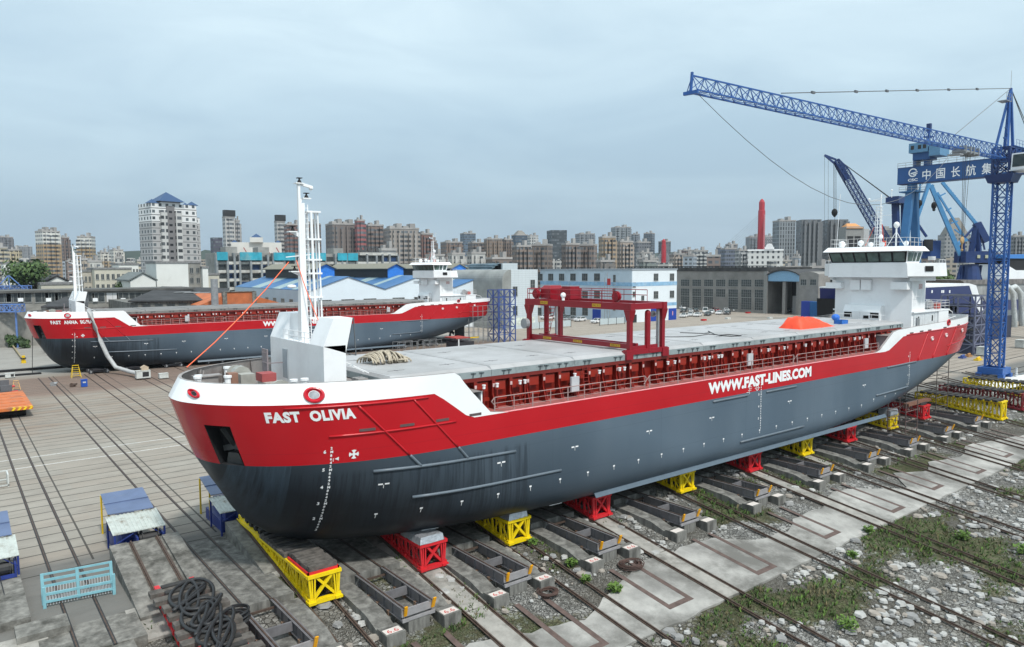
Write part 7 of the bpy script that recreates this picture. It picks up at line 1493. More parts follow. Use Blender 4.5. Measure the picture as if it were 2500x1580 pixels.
# white wall block, pale houses around
def block(name, lab, u0, u1, v0, y, dep, m_, cat='building', roof=None, wins=None, wm=None, v1=None, gable=None):
    a, b = on(u0, v0, 1, y), on(u1, v0, 1, y); z_ = on((u0 + u1) / 2, v0, 1, y).z; t = thing(name, lab, cat, ((a.x + b.x) / 2, y, 0))
    if gable:
        zg = on((u0 + u1) / 2, gable, 1, y).z; m2 = (a.x + b.x) / 2; MB().prism([(a.x, 0), (b.x, 0), (b.x, z_), (m2, zg), (a.x, z_)], 1, y, y + dep).build('wall', m_, t)
        q = MB(); q.hexa([(a.x - .5, y - .4, z_), (m2, y - .4, zg + .1), (m2, y + dep, zg + .1), (a.x - .5, y + dep, z_)], [(a.x - .5, y - .4, z_ + .35), (m2, y - .4, zg + .45), (m2, y + dep, zg + .45), (a.x - .5, y + dep, z_ + .35)]); q.hexa([(m2, y - .4, zg + .1), (b.x + .5, y - .4, z_), (b.x + .5, y + dep, z_), (m2, y + dep, zg + .1)], [(m2, y - .4, zg + .45), (b.x + .5, y - .4, z_ + .35), (b.x + .5, y + dep, z_ + .35), (m2, y + dep, zg + .45)]); q.build('roof', roof or BRF, t)
    else:
        MB().box(a.x, b.x, y, y + dep, 0, z_).build('wall', m_, t); MB().box(a.x - .2, b.x + .2, y - .2, y + dep, z_, z_ + .6).build('roof', roof or mat('roof_grey', (.2, .2, .2), .8, var=.3), t)
    if wins:
        for row in range(wins[1]):
            for i in range(wins[0]): window(t, 'y', (a.x + (b.x - a.x) * (i + .5) / wins[0], y, z_ - 2.2 - row * 3.1), min(2.2, (b.x - a.x) / wins[0] * .55), 1.6, (2, 1))
    return t
ww = mat('wall_white_stained', (.66, .67, .64), .8, var=.06, scale=.2, dirt=(.5, .5, .47)); cw = mat('wall_cream', (.5, .48, .40), .8, var=.1, scale=.2, dirt=(.35, .33, .28)); wb_ = mat('wall_beige', (.42, .39, .33), .8, var=.15, scale=.2)
block('white_wall_house', 'tall blank white stained wall in front of the big apartment tower', 381, 459, 643, 235, 14, ww); block('white_wall_house', 'narrow stained rear wing right of the blank white wall', 459, 490, 643, 238, 14, RB, wins=(2, 5)); block('white_wall_house', 'slim white stair block right of the stained wing', 494, 508, 655, 236, 8, ww)
block('gable_house', 'small white gabled house left of the small trees', 112, 168, 690, 225, 20, ww, 'house', gable=676); block('gable_house', 'white gabled house right of the small trees', 318, 380, 686, 228, 20, ww, 'house', gable=668, roof=mat('roof_green_grey', (.14, .16, .16), .8, var=.4))
block('flat_house', 'cream flats with balconies between the two gabled houses', 230, 320, 658, 250, 14, cw, wins=(7, 4)); block('flat_house', 'long white flats with grid balconies below the far towers', 290, 338, 647, 275, 12, ww, wins=(6, 2)); block('flat_house', 'low beige house left of the cream flats', 195, 232, 664, 255, 12, wb_, wins=(4, 2)); block('flat_house', 'low pale wall house behind the tree', 100, 196, 695, 215, 10, cw)
block('flat_house', 'white six-storey flats left of the big tree', 8, 50, 645, 330, 14, ww, wins=(6, 5)); block('flat_house', 'small grey utility house beside the far ship mast', 177, 205, 690, 222, 9, RB)
block('flat_house', 'pale lean-to house left of the blue-panelled flats', 508, 535, 672, 240, 14, cw)
# long flats with turquoise roof panels
yT = 262.0; T_ = lambda u, v: on(u, v, 1, yT); t = thing('balcony_flats', 'long grey flats with turquoise roof panels and open balconies', 'apartment block', (T_(750, 650).x, yT, 0)); zt_ = T_(750, 619).z
xa, xb = T_(530, 650).x, T_(973, 650).x; WG = mat('flats_wall_grey', (.28, .28, .265), .8, var=.25, scale=.3, dirt=(.13, .13, .12)); WGP = mat('flats_parapet', (.50, .50, .47), .8, var=.25, scale=.5, dirt=(.25, .24, .21)); TQ = mat('turquoise_panel', hx('#2f9bb0'), .6, var=.25, scale=.4, dirt=(.25, .38, .38))
MB().box(xa, xb, yT + 1.8, yT + 14, 0, zt_).build('wall', WG, t)
us = [530, 556, 573, 586, 613, 639, 655, 668, 695, 722, 748, 770, 795, 820, 836, 847, 872, 897, 920, 935, 952, 973]
for i, u in enumerate(us): x = T_(u, 650).x; MB().box(x - .35, x + .35, yT - .2, yT + 1.8, 0, zt_ - (.0 if i % 3 else .6)).build('pillar', mat('pillar_grey', (.24, .26, .27), .8, var=.3, scale=.5), t)
fh = 3.0; nf = 7
for f in range(nf):
    z = zt_ - 3.1 - f * fh
    for i in range(len(us) - 1):
        a, b = T_(us[i], 650).x + .35, T_(us[i + 1], 650).x - .35
        if R.random() < .93: MB().box(a, b, yT + (0 if (i % 3) else .7), yT + .12 + (0 if (i % 3) else .7), z - .9, z + .05).build('balcony', WGP, t)
        if f < 5: MB().box(a + .1, b - .1, yT + 1.2, yT + 1.25, z + .1, z + 1.9).build('window', WFR if R.random() < .65 else mat('window_blue_dark', (.02, .05, .13), .4), t)
for a, b in ((530, 556), (586, 639), (668, 720), (748, 795), (824, 847), (849, 873)): MB().box(T_(a, 650).x, T_(b, 650).x, yT - .5, yT, zt_ - 2.6, zt_ + .25).build('roof_panel', TQ, t)
for u in (573, 652, 768, 835): MB().box(T_(u, 650).x - 2, T_(u, 650).x + 2, yT + 3, yT + 9, zt_, zt_ + 2.2).build('stair_house', WG, t)
MB().box(T_(880, 640).x, T_(972, 640).x, yT + .4, yT + 12, zt_ - .5, zt_ + .6).build('upper_storey', WGP, t)
q = MB(); p = T_(918, 605)
for k in range(5): q.bar((p.x - 4 + k * 1.8, yT + 4, zt_ + .6), (p.x - 4 + k * 1.8, yT + 5.5, zt_ + 2.6), 1.2, .1)
q.build('solar_heaters', DARK, t)
# grey box with orange gable standing behind the wheelhouse
t = thing('gable_tower_house', 'grey tower house with dark windows and orange gable roof seen over the wheelhouse', 'building', (D(2078, 600, 260).x, D(2078, 600, 260).y, 0)); a = D(2056, 610, 260); rzz = rz
c = D(2077, 590, 262); q = MB().obox((c.x, c.y, c.z / 2 + 2), (6.4, 6, c.z + 6.5), rz); q.build('wall', mat('tower_house_grey', (.27, .27, .26), .7), t)
c2 = D(2105, 590, 264); MB().obox((c2.x, c2.y, c2.z / 2 + 2), (2.4, 5, c2.z + 5.0), rz).build('white_wing', mat('pale_grey_wall', (.45, .46, .46), .7), t)
zr_ = D(2080, 558, 260).z; zp = D(2080, 545, 260).z; ux = Vector((math.cos(rz), math.sin(rz), 0)); uy = Vector((-math.sin(rz), math.cos(rz), 0)); c = Vector((c.x, c.y, 0)) + ux * .5
v = lambda a, b, z: c + ux * a + uy * b + Vector((0, 0, z)); q = MB(); q.add([v(-3.6, -3.4, zr_), v(2.4, -3.4, zr_), v(1.0, 0, zp), v(-2.2, 0, zp), v(2.4, 3.4, zr_), v(-3.6, 3.4, zr_)], [(0, 1, 2, 3), (1, 4, 2), (4, 5, 3, 2), (5, 0, 3)]); q.build('roof', mat('roof_orange', hx('#c98f5a'), .7), t)
for a in (-1.6, 1.0): p = v(a, -3.05, 0) - ux * .5; MB().obox((p.x, p.y, D(2070, 590, 257).z), (2.1, .1, 4.0), rz).build('window', DARK, t)
# river bank low blue building etc behind
block('blue_shed', 'small light blue shed right of the far wheelhouse', 1128, 1174, 648, 240, 10, mat('shed_light_blue', (.16, .38, .62), .6), 'shed')
# ================================================================= CITY SKYLINE
def fitcol(t, ang, pts, u0, u1):
    """slide a rotated block along the view's right so its footprint spans the photo columns"""
    ca, sa = math.cos(ang), math.sin(ang); us = []
    for x, y in pts:
        p = Matrix(RM).transposed() @ (Vector((t.location.x + x * ca - y * sa, t.location.y + x * sa + y * ca, CZ)) - Vector((0, 0, CZ))); us.append(CX + FOC * p.x / -p.z)
    dd = ((u0 + u1) - (min(us) + max(us))) / 2; d_ = math.hypot(t.location.x, t.location.y) / FOC; t.location = t.location + Vector((RM[0][0], RM[1][0], 0)) * dd * d_
    return (u1 - u0) / (max(us) - min(us))
def tower(lab, u0, u1, vt, d, wall, glass=(.08, .09, .10), cat='tower block', name='tower_block', bay=3.2, fl=3.0, wx=(.2, .8), wz=(.3, .82), skew=.35, bays=3, crown=0, band=None, wall2=None, split=None, ratio=1.0, group='distant tower blocks', tops=1, grime=.25, spire=0):
    wd = (u1 - u0) / FOC * d; uc = (u0 + u1) / 2; c = D(uc, vt, d); H = c.z; rv = ray(uc, 650); ang = math.atan2(rv.y, rv.x) - PI / 2
    al = skew if skew else .0; W_ = wd / (math.cos(al) + ratio * abs(math.sin(al))); Dp = W_ * ratio
    t = thing(name, lab, cat, (c.x, c.y, 0), ang + al, group=group)
    for _ in (0, 1): k_f = fitcol(t, ang + al, [(-W_ / 2, 0), (W_ / 2, 0), (-W_ / 2, Dp), (W_ / 2, Dp)], u0, u1); W_ *= k_f; Dp *= k_f
    m_ = facade('facade_' + '_'.join('%02x' % int(x * 255) for x in (*wall, bay / 20, fl / 20, wx[0], *(wall2 or ()), *(band or ()))), wall, glass, bay, fl, wx, wz, band, wall2, (split * H if split else None), grime=grime)
    b = MB().box(-W_ / 2, W_ / 2, 0, Dp, 0, H).build('wall', m_, t, local=True)
    if bays:
        q = MB(); bw = W_ / (2 * bays + 1)
        for i in range(bays): x = -W_ / 2 + bw * (2 * i + 1); q.box(x, x + bw, -1.6, 0, 0, H - (2.5 if i % 2 else .8)); y = Dp * (2 * i + 1) / (2 * bays + 1); sx = 1 if al > 0 else -1; q.box(*sorted((sx * W_ / 2, sx * (W_ / 2 + 1.5))), y, y + Dp / (2 * bays + 1), 0, H - 1.5)
        q.build('bay_front', m_, t, local=True)
    RC_ = mat('rooftop_grey', (.33, .32, .31), .8, var=.3, scale=.1)
    if tops:
        MB().box(-W_ / 2 - .2, W_ / 2 + .2, -.3, Dp, H, H + 1.1).build('parapet', RC_, t, local=True)
        for i in range(tops + 1): x = -W_ / 2 + W_ * (i + .6) / (tops + 1.3); MB().box(x - W_ * .09, x + W_ * .09, Dp * .2, Dp * .7, H + 1.1, H + 2.4 + 1.6 * ((i * 7) % 2)).build('roof_house', RC_, t, local=True)
    if crown:
        q = MB(); q.hexa([(-W_ * .42, 0, H), (W_ * .42, 0, H), (W_ * .42, Dp, H), (-W_ * .42, Dp, H)], [(-W_ * .12, Dp * .3, H + crown), (W_ * .12, Dp * .3, H + crown), (W_ * .12, Dp * .7, H + crown), (-W_ * .12, Dp * .7, H + crown)]); q.build('crown_roof', mat('crown_grey_brown', (.20, .19, .17), .7), t, local=True)
    if lab.startswith('thin white tower'): MB().box(-W_ / 2 - .5, W_ / 2 + .5, -.6, Dp * .6, H + 1.1, H + 5.5).build('dark_cap', DARK, t, local=True)
    if spire: MB().tube((0, Dp / 2, H), (0, Dp / 2, H + spire), .5, 6).build('spire', DARK, t, local=True)
    return t
BRN = (.20, .155, .135); TAN = (.38, .31, .25); GRY = (.27, .28, .29); WHT = (.55, .56, .55); DG = (.07, .085, .10); BLG = (.10, .15, .21)
TW = [
 ('grey slab tower at the far left edge', -5, 37, 580, 950, (.17, .17, .18), {}),
 ('cream tower cluster at the left edge, left one', -30, 22, 606, 520, (.50, .45, .34), dict(skew=.3)), ('cream tower beside the left edge cluster, right one', 24, 56, 612, 540, (.52, .46, .33), dict(skew=-.3)),
 ('pair of hazy grey blocks left of the yellow tower', 38, 82, 603, 1500, (.25, .26, .27), {}),
 ('tall yellow and white tower right of the left edge', 91, 151, 567, 560, (.42, .31, .19), dict(wall2=(.58, .58, .55), split=.80, tops=3, skew=.4)),
 ('brown tower hidden partly behind the tall yellow tower', 150, 173, 581, 640, (.21, .165, .15), {}),
 ('second yellow and white tower left of the far mast', 192, 236, 580, 580, (.42, .32, .20), dict(wall2=(.56, .56, .53), split=.82, skew=-.3)),
 ('lower yellow and white block left of the big apartment tower', 240, 268, 618, 620, (.40, .32, .22), dict(wall2=(.55, .54, .5), split=.78)), ('lower pale block touching the yellow one', 270, 303, 612, 640, (.42, .36, .28), dict(wall2=(.55, .54, .5), split=.7)),
 ('dark violet office tower left of the thin white tower', 516, 546, 580, 620, (.075, .075, .11), dict(bays=0, bay=2.4, wx=(.1, .9), tops=0)),
 ('thin white tower with dark top, left one', 547, 577, 532, 520, (.50, .50, .49), dict(skew=.3, bays=1)), ('shorter stepped part beside the thin white tower', 575, 589, 541, 525, (.42, .42, .42), dict(bays=1)),
 ('thin white tower with dark top left of the fore mast', 673, 699, 543, 540, (.48, .48, .47), dict(skew=.3, bays=1)),
 ('brown tower cluster behind the fore mast, left part', 696, 742, 550, 520, (.22, .13, .115), dict(skew=.2)), ('brown grey tower behind the fore mast, right part', 742, 786, 548, 530, BRN, dict(skew=-.3)),
 ('brown tower cluster with pale roof frames right of the fore mast', 797, 872, 549, 480, (.20, .175, .165), dict(skew=.3, tops=3, bays=4)),
 ('slim dark red and white tower in the brown cluster', 868, 893, 540, 475, (.36, .13, .13), dict(bays=1)), ('brown and beige tower right of the dark red one', 890, 938, 552, 500, (.25, .19, .165), dict(skew=.3)),
 ('wide beige-grey apartment slab above the balcony flats', 937, 1024, 560, 470, (.34, .31, .285), dict(skew=.25, bays=5, tops=3, bay=2.8)), ('reddish brown tower at the end of the wide slab', 1020, 1058, 573, 500, (.23, .14, .12), {}), ('narrow brown tower right of the reddish one', 1056, 1067, 590, 650, BRN, dict(bays=1)),
 ('low brown towers left of the far wheelhouse mast', 1076, 1130, 593, 620, (.21, .16, .135), {}), ('blue glass tower behind the far wheelhouse', 1124, 1162, 571, 900, BLG, dict(bays=0, bay=2.0, wx=(.08, .92), tops=1)), ('brown tower in front of the blue glass tower', 1143, 1184, 594, 640, BRN, {}),
 ('plain brown ribbed tower left of the crowned blue tower', 1182, 1226, 585, 620, (.235, .185, .15), dict(bay=2.0, wx=(.3, .7), skew=.2)), ('brown ribbed tower attached to its right', 1225, 1251, 586, 630, (.22, .175, .15), dict(bay=2.0, wx=(.3, .7))),
 ('dark blue tower with stepped crown', 1249, 1289, 575, 850, (.05, .085, .13), dict(bays=0, wx=(.08, .92), crown=6)), ('white tower beside the crowned blue tower', 1288, 1314, 577, 800, WHT, dict(bays=1)),
 ('brown apartment block below the crowned tower, left one', 1250, 1297, 603, 430, (.25, .20, .17), dict(bay=2.6)), ('brown apartment block below the crowned tower, right one', 1298, 1349, 600, 440, (.245, .205, .18), dict(bay=2.6, skew=-.3)),
 ('dark glass tower in the centre of the skyline', 1335, 1384, 562, 700, (.05, .065, .075), dict(bays=0, bay=2.4, wx=(.06, .94), tops=0, skew=.3)), ('grey-blue tower with flat top right of the dark glass tower', 1404, 1452, 572, 950, (.24, .26, .28), dict(skew=.3)),
 ('brown apartment block below the grey-blue tower, left one', 1371, 1414, 598, 430, (.24, .20, .18), dict(bay=2.6)), ('brown apartment block below the grey-blue tower, right one', 1415, 1458, 600, 440, (.25, .2, .175), dict(bay=2.6, skew=-.25)),
 ('tan tower with orange stripe in the centre right', 1461, 1503, 581, 480, (.40, .31, .22), dict(skew=.3)), ('tan and white tower right of it', 1503, 1545, 592, 490, (.42, .36, .31), {}),
 ('tall grey-blue tower behind the tan towers', 1491, 1540, 556, 900, (.24, .27, .29), dict(skew=.3)), ('second grey-blue tower behind the grey office', 1541, 1561, 573, 950, (.22, .25, .28), dict(bays=1)), ('plain grey office block between the blue towers', 1545, 1588, 593, 640, (.17, .18, .20), dict(bays=0, bay=2.2)),
 ('slim dark blue tower left of the small red pylon', 1571, 1598, 571, 900, (.13, .16, .19), dict(bays=1, skew=-.3)), ('dark tower behind the small red pylon', 1607, 1637, 591, 900, (.13, .15, .17), dict(bays=1)), ('low white block left of the small red pylon', 1553, 1593, 619, 560, WHT, dict(fl=3.2)),
 ('white and brown block right of the small red pylon', 1634, 1671, 622, 560, (.42, .36, .31), {}), ('brown pair of blocks above the dark workshop', 1660, 1693, 612, 800, (.20, .16, .15), {}), ('white block above the dark workshop', 1687, 1728, 614, 600, WHT, dict(skew=.2)),
 ('blue glass office left of the bridge pylon', 1759, 1798, 609, 560, (.16, .19, .25), dict(bays=0, bay=1.8, wx=(.1, .9))), ('narrow blue glass wing left of the blue glass office', 1748, 1760, 606, 575, (.12, .15, .2), dict(bays=0)), ('grey block behind the blue glass office', 1770, 1800, 598, 700, (.22, .21, .21), dict(bays=0)),
 ('white block with dark window rows left of the bridge pylon', 1794, 1829, 613, 540, (.45, .46, .46), dict(wz=(.25, .85), wx=(.1, .85))), ('wide grey tower behind the bridge pylon', 1819, 1858, 580, 800, (.22, .24, .25), {}), ('wide grey tower right of the bridge pylon', 1860, 1886, 579, 800, (.25, .26, .26), {}),
 ('grey ribbed office tower right of the bridge pylon', 1884, 1940, 541, 560, (.28, .31, .33), dict(bay=2.1, wx=(.25, .8), wz=(.1, .9), bays=0, tops=1, skew=.45, ratio=.9)),
 ('tall dark grey apartment tower, left one of the pair by the wheelhouse', 1941, 2003, 536, 520, (.17, .18, .19), dict(skew=.3, bays=4, tops=0)), ('tall dark grey apartment tower, right one of the pair by the wheelhouse', 2004, 2068, 536, 530, (.17, .18, .19), dict(skew=.3, bays=4, tops=0)),
 ('grey tower with sloped crown behind the portal crane', 2287, 2367, 572, 560, (.30, .31, .31), dict(bay=2.4, wx=(.25, .75), bays=0, crown=13, tops=0, skew=.3)),
 ('distant grey blocks right of the radar mast', 2120, 2196, 562, 700, (.20, .21, .215), dict(tops=2)), ('pale block below the dark blue crane house', 2262, 2290, 596, 640, (.33, .33, .32), {}),
 ('grey striped block right of the lattice mast, left one', 2462, 2500, 578, 560, (.22, .23, .24), dict(bay=4, wx=(.1, .9))), ('grey striped block at the right edge', 2501, 2560, 580, 560, (.22, .23, .24), dict(bay=4, wx=(.1, .9))), ('low grey block behind the lattice mast', 2380, 2440, 620, 560, (.22, .23, .24), {}),
]
for lab, u0, u1, vt, d, wall, kw in TW: tower(lab, u0, u1, vt, d, wall, **kw)
# big apartment tower with blue pyramid roofs
dA = 330; t = thing('apartment_tower', 'big white and grey apartment tower with blue pyramid roofs', 'apartment tower', (D(400, 600, dA).x, D(400, 600, dA).y, 0), math.atan2(ray(400, 650).y, ray(400, 650).x) - PI / 2 + .42)
pw = dA / FOC; H = D(400, 500, dA).z; Wf = 119 * pw / math.cos(.42) * .84; Ds = 70 * pw; fitcol(t, t.rotation_euler.z, [(-Wf * .56, 0), (Wf * .44, 0), (-Wf * .56, Ds), (Wf * .44 + 5, Ds + 6)], 336, 487); FA = facade('facade_apartment', (.40, .40, .40), (.07, .08, .085), 3.0, 2.95, (.3, .72), (.35, .8), band=(.16, .16, .165), wall2=(.66, .67, .67), z2=H - 8.5, grime=.12)
MB().box(-Wf * .56, Wf * .44, 0, Ds, 0, H).build('wall', FA, t, local=True)
FB2 = facade('facade_balcony', (.50, .50, .49), (.06, .065, .07), 2.6, 2.95, (.12, .88), (.45, .95), grime=.12)
q = MB()
for x in (-Wf * .38, -Wf * .06): q.box(x, x + Wf * .13, -1.5, 0, 0, H - 3)
q.build('balcony_column', FB2, t, local=True); MB().box(-Wf * .24, -Wf * .07, -.6, .0, 0, H - 1).build('stair_recess', facade('facade_stair', (.20, .195, .20), (.015, .015, .017), 5.4, 2.95, (.15, .42), (.4, .75)), t, local=True)
q = MB()
for y in (3, 12, 22): q.box(Wf * .44, Wf * .44 + 1.6, y, y + 4.5, 0, H - 2)
q.build('side_balcony_column', FB2, t, local=True); MB().box(Wf * .44, Wf * .44 + 5, Ds * .55, Ds + 6, 0, H - 5).build('rear_wing', FA, t, local=True)
PR = mat('pyramid_roof_blue', hx('#2c4a70'), .5, var=.1)
def pyr(x, y, w_, z, h): return MB().add([(x - w_, y - w_, z), (x + w_, y - w_, z), (x + w_, y + w_, z), (x - w_, y + w_, z), (x, y, z + h)], [(0, 1, 4), (1, 2, 4), (2, 3, 4), (3, 0, 4), (3, 2, 1, 0)])
pyr(-Wf * .14, 4, 5.8, H + 1, 4.6).build('pyramid_roof', PR, t, local=True); MB().box(-Wf * .14 - 4.5, -Wf * .14 + 4.5, 0, 8, H, H + 1).build('roof_base', FA, t, local=True)
for x, y, w_ in ((-Wf * .5, 2, 2.2), (Wf * .38, 2, 2.2), (Wf * .42, 10, 1.8), (Wf * .44, 20, 1.8), (Wf * .56, 28, 2)): pyr(x, y, w_, H - (5 if y > 25 else 0), 1.9).build('pyramid_roof', PR, t, local=True)
# dark tops of thin white towers
# small roof pavilion house with pyramid roof
dP = 420; c = D(627, 615, dP); t = thing('roof_pavilion_house', 'white house with three blue pyramid roofs above the balcony flats', 'building', (c.x, c.y, 0), math.atan2(ray(627, 650).y, ray(627, 650).x) - PI / 2); pw = dP / FOC
z1 = D(627, 592, dP).z; WHW = mat('pavilion_white', (.58, .58, .55), .8, var=.1, scale=.2); MB().box(-58 * pw, 58 * pw, 0, 14, 0, z1).build('wall', WHW, t, local=True); MB().box(-15 * pw, 15 * pw, -2, 10, z1, D(627, 580, dP).z).build('upper_room', WHW, t, local=True)
pyr(0, 4, 15 * pw, D(627, 581, dP).z, 11 * pw).build('pyramid_roof', PR, t, local=True)
for x in (-50, 50): pyr(x * pw, 3, 8 * pw, z1, 6 * pw).build('pyramid_roof', PR, t, local=True)
q = MB()
for x in (-55, -30, 22, 45): q.bar((x * pw, -2, z1 - 3), ((x + 9) * pw, -2, z1 - 7), .5)
q.build('red_bracket', mat('bracket_red', (.3, .05, .05), .6), t, local=True)
# white classical building with round pediment
dC = 500; c = D(1868, 650, dC); ang = math.atan2(ray(1868, 650).y, ray(1868, 650).x) - PI / 2; t = thing('classical_building', 'ornate white building with round pediment behind the bridge pylon', 'building', (c.x, c.y, 0), ang); pw = dC / FOC; z1 = D(1868, 609, dC).z
FC = facade('facade_classical', (.62, .63, .62), (.06, .065, .07), 3.4, 3.6, (.3, .7), (.3, .78), grime=.08); MB().box(-41 * pw, 41 * pw, 0, 18, 0, z1).build('wall', FC, t, local=True); MB().box(-41.5 * pw, 41.5 * pw, -.6, 0, z1 - 1, z1).build('cornice', WHITE, t, local=True)
MB().box(-2 * pw, 20 * pw, -1, 3, z1, z1 + 1.5).build('attic', WHITE, t, local=True); q = MB(); q.prism([(9 * pw + math.cos(PI * i / 12) * 8.5 * pw, z1 + 1.5 + math.sin(PI * i / 12) * 8.5 * pw) for i in range(13)], 1, -1, 1); q.build('round_pediment', WHITE, t, local=True)
# bridge with red pylons
RP = mat('pylon_red', hx('#a8232f'), .55, var=.06, scale=.05)
def pylon(t, u, vt, vb, wpx, d, cab=None):
    p = D(u, vb, d); pw = d / FOC; w_ = wpx * pw; zt_ = D(u, vt, d).z; q = MB()
    rr = [(w_ * .62, 0), (w_ * .6, zt_ * .86), (w_ * .5, zt_ * .865), (w_ * .5, zt_ * .96), (w_ * .3, zt_ * .985), (w_ * .1, zt_)]
    for (r0, z0), (r1, z1) in zip(rr, rr[1:]): q.tube((p.x, p.y, z0), (p.x, p.y, z1), r0, 8, 0, r1)
    q.build('pylon', RP, t); return p, zt_, pw
p0 = D(1857, 650, 780); t = thing('cable_stayed_bridge', 'cable-stayed bridge with two tall red pylons and fans of thin cables', 'bridge', (p0.x, p0.y, 0))
p, zt_, pw = pylon(t, 1857, 487, 650, 14, 780); p2, z2, _ = pylon(t, 1620, 584, 655, 9.5, 830)
q = MB(); CBM = mat('bridge_cable_grey', (.42, .45, .48), .5)
e0, e1 = D(1700, 664, 860), D(1998, 664, 700)
for i in range(16):
    f = i / 15; zz = zt_ * (.84 - .40 * f)
    for e_ in (e0, e1): tgt = Vector((p.x, p.y, 12)).lerp(Vector((e_.x, e_.y, 12)), 1 - f * .78); q.tube((p.x, p.y, zz), tgt, .17, 3, caps=False)
for i in range(10):
    f = i / 9; zz = z2 * (.85 - .4 * f)
    for u in (1590, 1650): e_ = D(u, 660, 830); q.tube((p2.x, p2.y, zz), Vector((p2.x, p2.y, 12)).lerp(Vector((e_.x, e_.y, 12)), 1 - f * .8), .2, 3, caps=False)
q.build('stay_cables', CBM, t); a, b = Vector((p2.x, p2.y, 12)), Vector((p.x, p.y, 12)); dd = (b - a).normalized(); MB().bar(a - dd * 400, b + dd * 260, 24, 2.5).build('deck', mat('bridge_deck_grey', (.3, .3, .3), .7), t)
# pylon of a power line far off
q = MB(); pp = D(267, 655, 1900); lattice(q, (pp.x, pp.y, 10), (pp.x, pp.y, D(267, 600, 1900).z), 9, 1.5, n=7, r=.5, rd=.3, up=Vector((0, 1, 0)))
for vv in (604, 610, 617): z = D(267, vv, 1900).z; q.bar((pp.x - 11, pp.y, z), (pp.x + 11, pp.y, z), .7)
tag(q.build('power_pylon', mat('pylon_grey', (.2, .22, .24), .6), origin=(pp.x, pp.y, 0)), 'distant lattice power pylon left of the big apartment tower', 'pylon')
# low city carpet: individual low blocks between the named ones
spots = [(u, R.uniform(626, 643), R.uniform(380, 760)) for u in range(60, 2500, 29)]
cols = [('white', (.50, .50, .48)), ('grey', (.27, .28, .28)), ('beige', (.42, .37, .31)), ('brown', (.24, .19, .17)), ('pale blue', (.36, .42, .48)), ('cream', (.50, .46, .37))]
anch = [(60, 'left edge'), (150, 'tall yellow tower'), (240, 'second yellow tower'), (330, 'low yellow block'), (420, 'big apartment tower'), (530, 'dark violet tower'), (620, 'pavilion roofs'), (740, 'fore mast'), (860, 'dark red tower'), (980, 'wide beige slab'), (1080, 'far wheelhouse mast'), (1150, 'blue glass tower'), (1230, 'ribbed brown towers'), (1300, 'crowned blue tower'), (1370, 'dark glass tower'), (1440, 'grey-blue flat tower'), (1510, 'tan towers'), (1600, 'small red pylon'), (1690, 'brown pair of blocks'), (1780, 'blue glass office'), (1860, 'bridge pylon'), (1960, 'dark apartment pair'), (2100, 'wheelhouse'), (2240, 'dark blue crane house'), (2330, 'portal crane'), (2440, 'lattice mast')]
hts = ['squat', 'low', 'narrow', 'broad', 'flat-topped', 'stepped', 'plain']; used = set()
for i, (u, v, d) in enumerate(spots):
    cn, cc_ = cols[(i * 5 + i // 3) % 6]; an = min(anch, key=lambda a: abs(a[0] - u)); side = 'left of' if u < an[0] - 8 else ('right of' if u > an[0] + 8 else 'at'); k = 0
    lab = '%s %s low block, skyline foot, %s the %s' % (hts[i % 7], cn, side, an[1]); 
    while lab in used: k += 1; lab = '%s %s low block, skyline foot, %s the %s' % (hts[(i + k) % 7], cn, side, an[1])
    used.add(lab); w_ = R.uniform(16, 34)
    tower(lab, u - w_ / 2, u + w_ / 2, v, d, cc_, name='low_block', cat='city block', bays=1 if i % 2 else 0, tops=i % 3, skew=R.uniform(-.5, .5), group='low city blocks below the towers', bay=3.4)
# nearer low roofs
for i, (u0, u1, v, d, cn, cc_) in enumerate([(205, 250, 640, 420, 'white', (.55, .55, .52)), (60, 100, 655, 400, 'grey', GRY), (920, 968, 612, 300, 'grey', GRY), (1040, 1085, 625, 400, 'white', (.5, .5, .48)), (1093, 1135, 622, 380, 'white-framed', (.5, .5, .48)), (1140, 1185, 620, 390, 'white stepped', (.52, .52, .5)), (1186, 1250, 633, 380, 'brown-roofed', (.22, .18, .16)), (1455, 1500, 640, 360, 'dark-roofed', (.2, .19, .18)), (1560, 1602, 640, 380, 'greenish', (.22, .25, .24)), (1905, 1960, 655, 330, 'red-brown', (.2, .13, .11)), (1960, 2030, 655, 320, 'grey-roofed', (.2, .2, .2))]):
    tower('%s mid-distance block, %s along the row of near roofs' % (cn, ['first', 'second', 'third', 'fourth', 'fifth', 'sixth', 'seventh', 'eighth', 'ninth', 'tenth', 'eleventh'][i]), u0, u1, v, d, cc_, name='low_block', cat='city block', group='mid-distance city blocks', bays=2)
# hills
def hill(name, pts, d, lab):
    q = MB(); P = [D(u, v, d) for u, v in pts]; V = []
    for p in P: V += [(p.x, p.y, 0), tuple(p), (p.x * 1.25, p.y * 1.25, 0)]
    q.add(V, [(3 * i, 3 * i + 3, 3 * i + 4, 3 * i + 1) for i in range(len(P) - 1)] + [(3 * i + 1, 3 * i + 4, 3 * i + 5, 3 * i + 2) for i in range(len(P) - 1)]); o = q.build(name, mat('hill_forest', (.035, .055, .035), .95, var=.4, scale=.01), smooth=True); tag(o, kind='structure')
hill('hill', [(100, 640), (118, 612), (135, 603), (150, 600), (172, 603), (190, 612), (240, 622), (300, 614), (340, 612), (400, 618), (470, 622), (500, 610), (560, 618), (700, 625), (900, 628)], 2400, '')
hill('distant_hills', [(-200, 628)] + [(u, 622 + 6 * math.sin(u * .011) + 4 * math.sin(u * .037)) for u in range(-100, 2700, 40)] + [(2800, 628)], 3800, '')
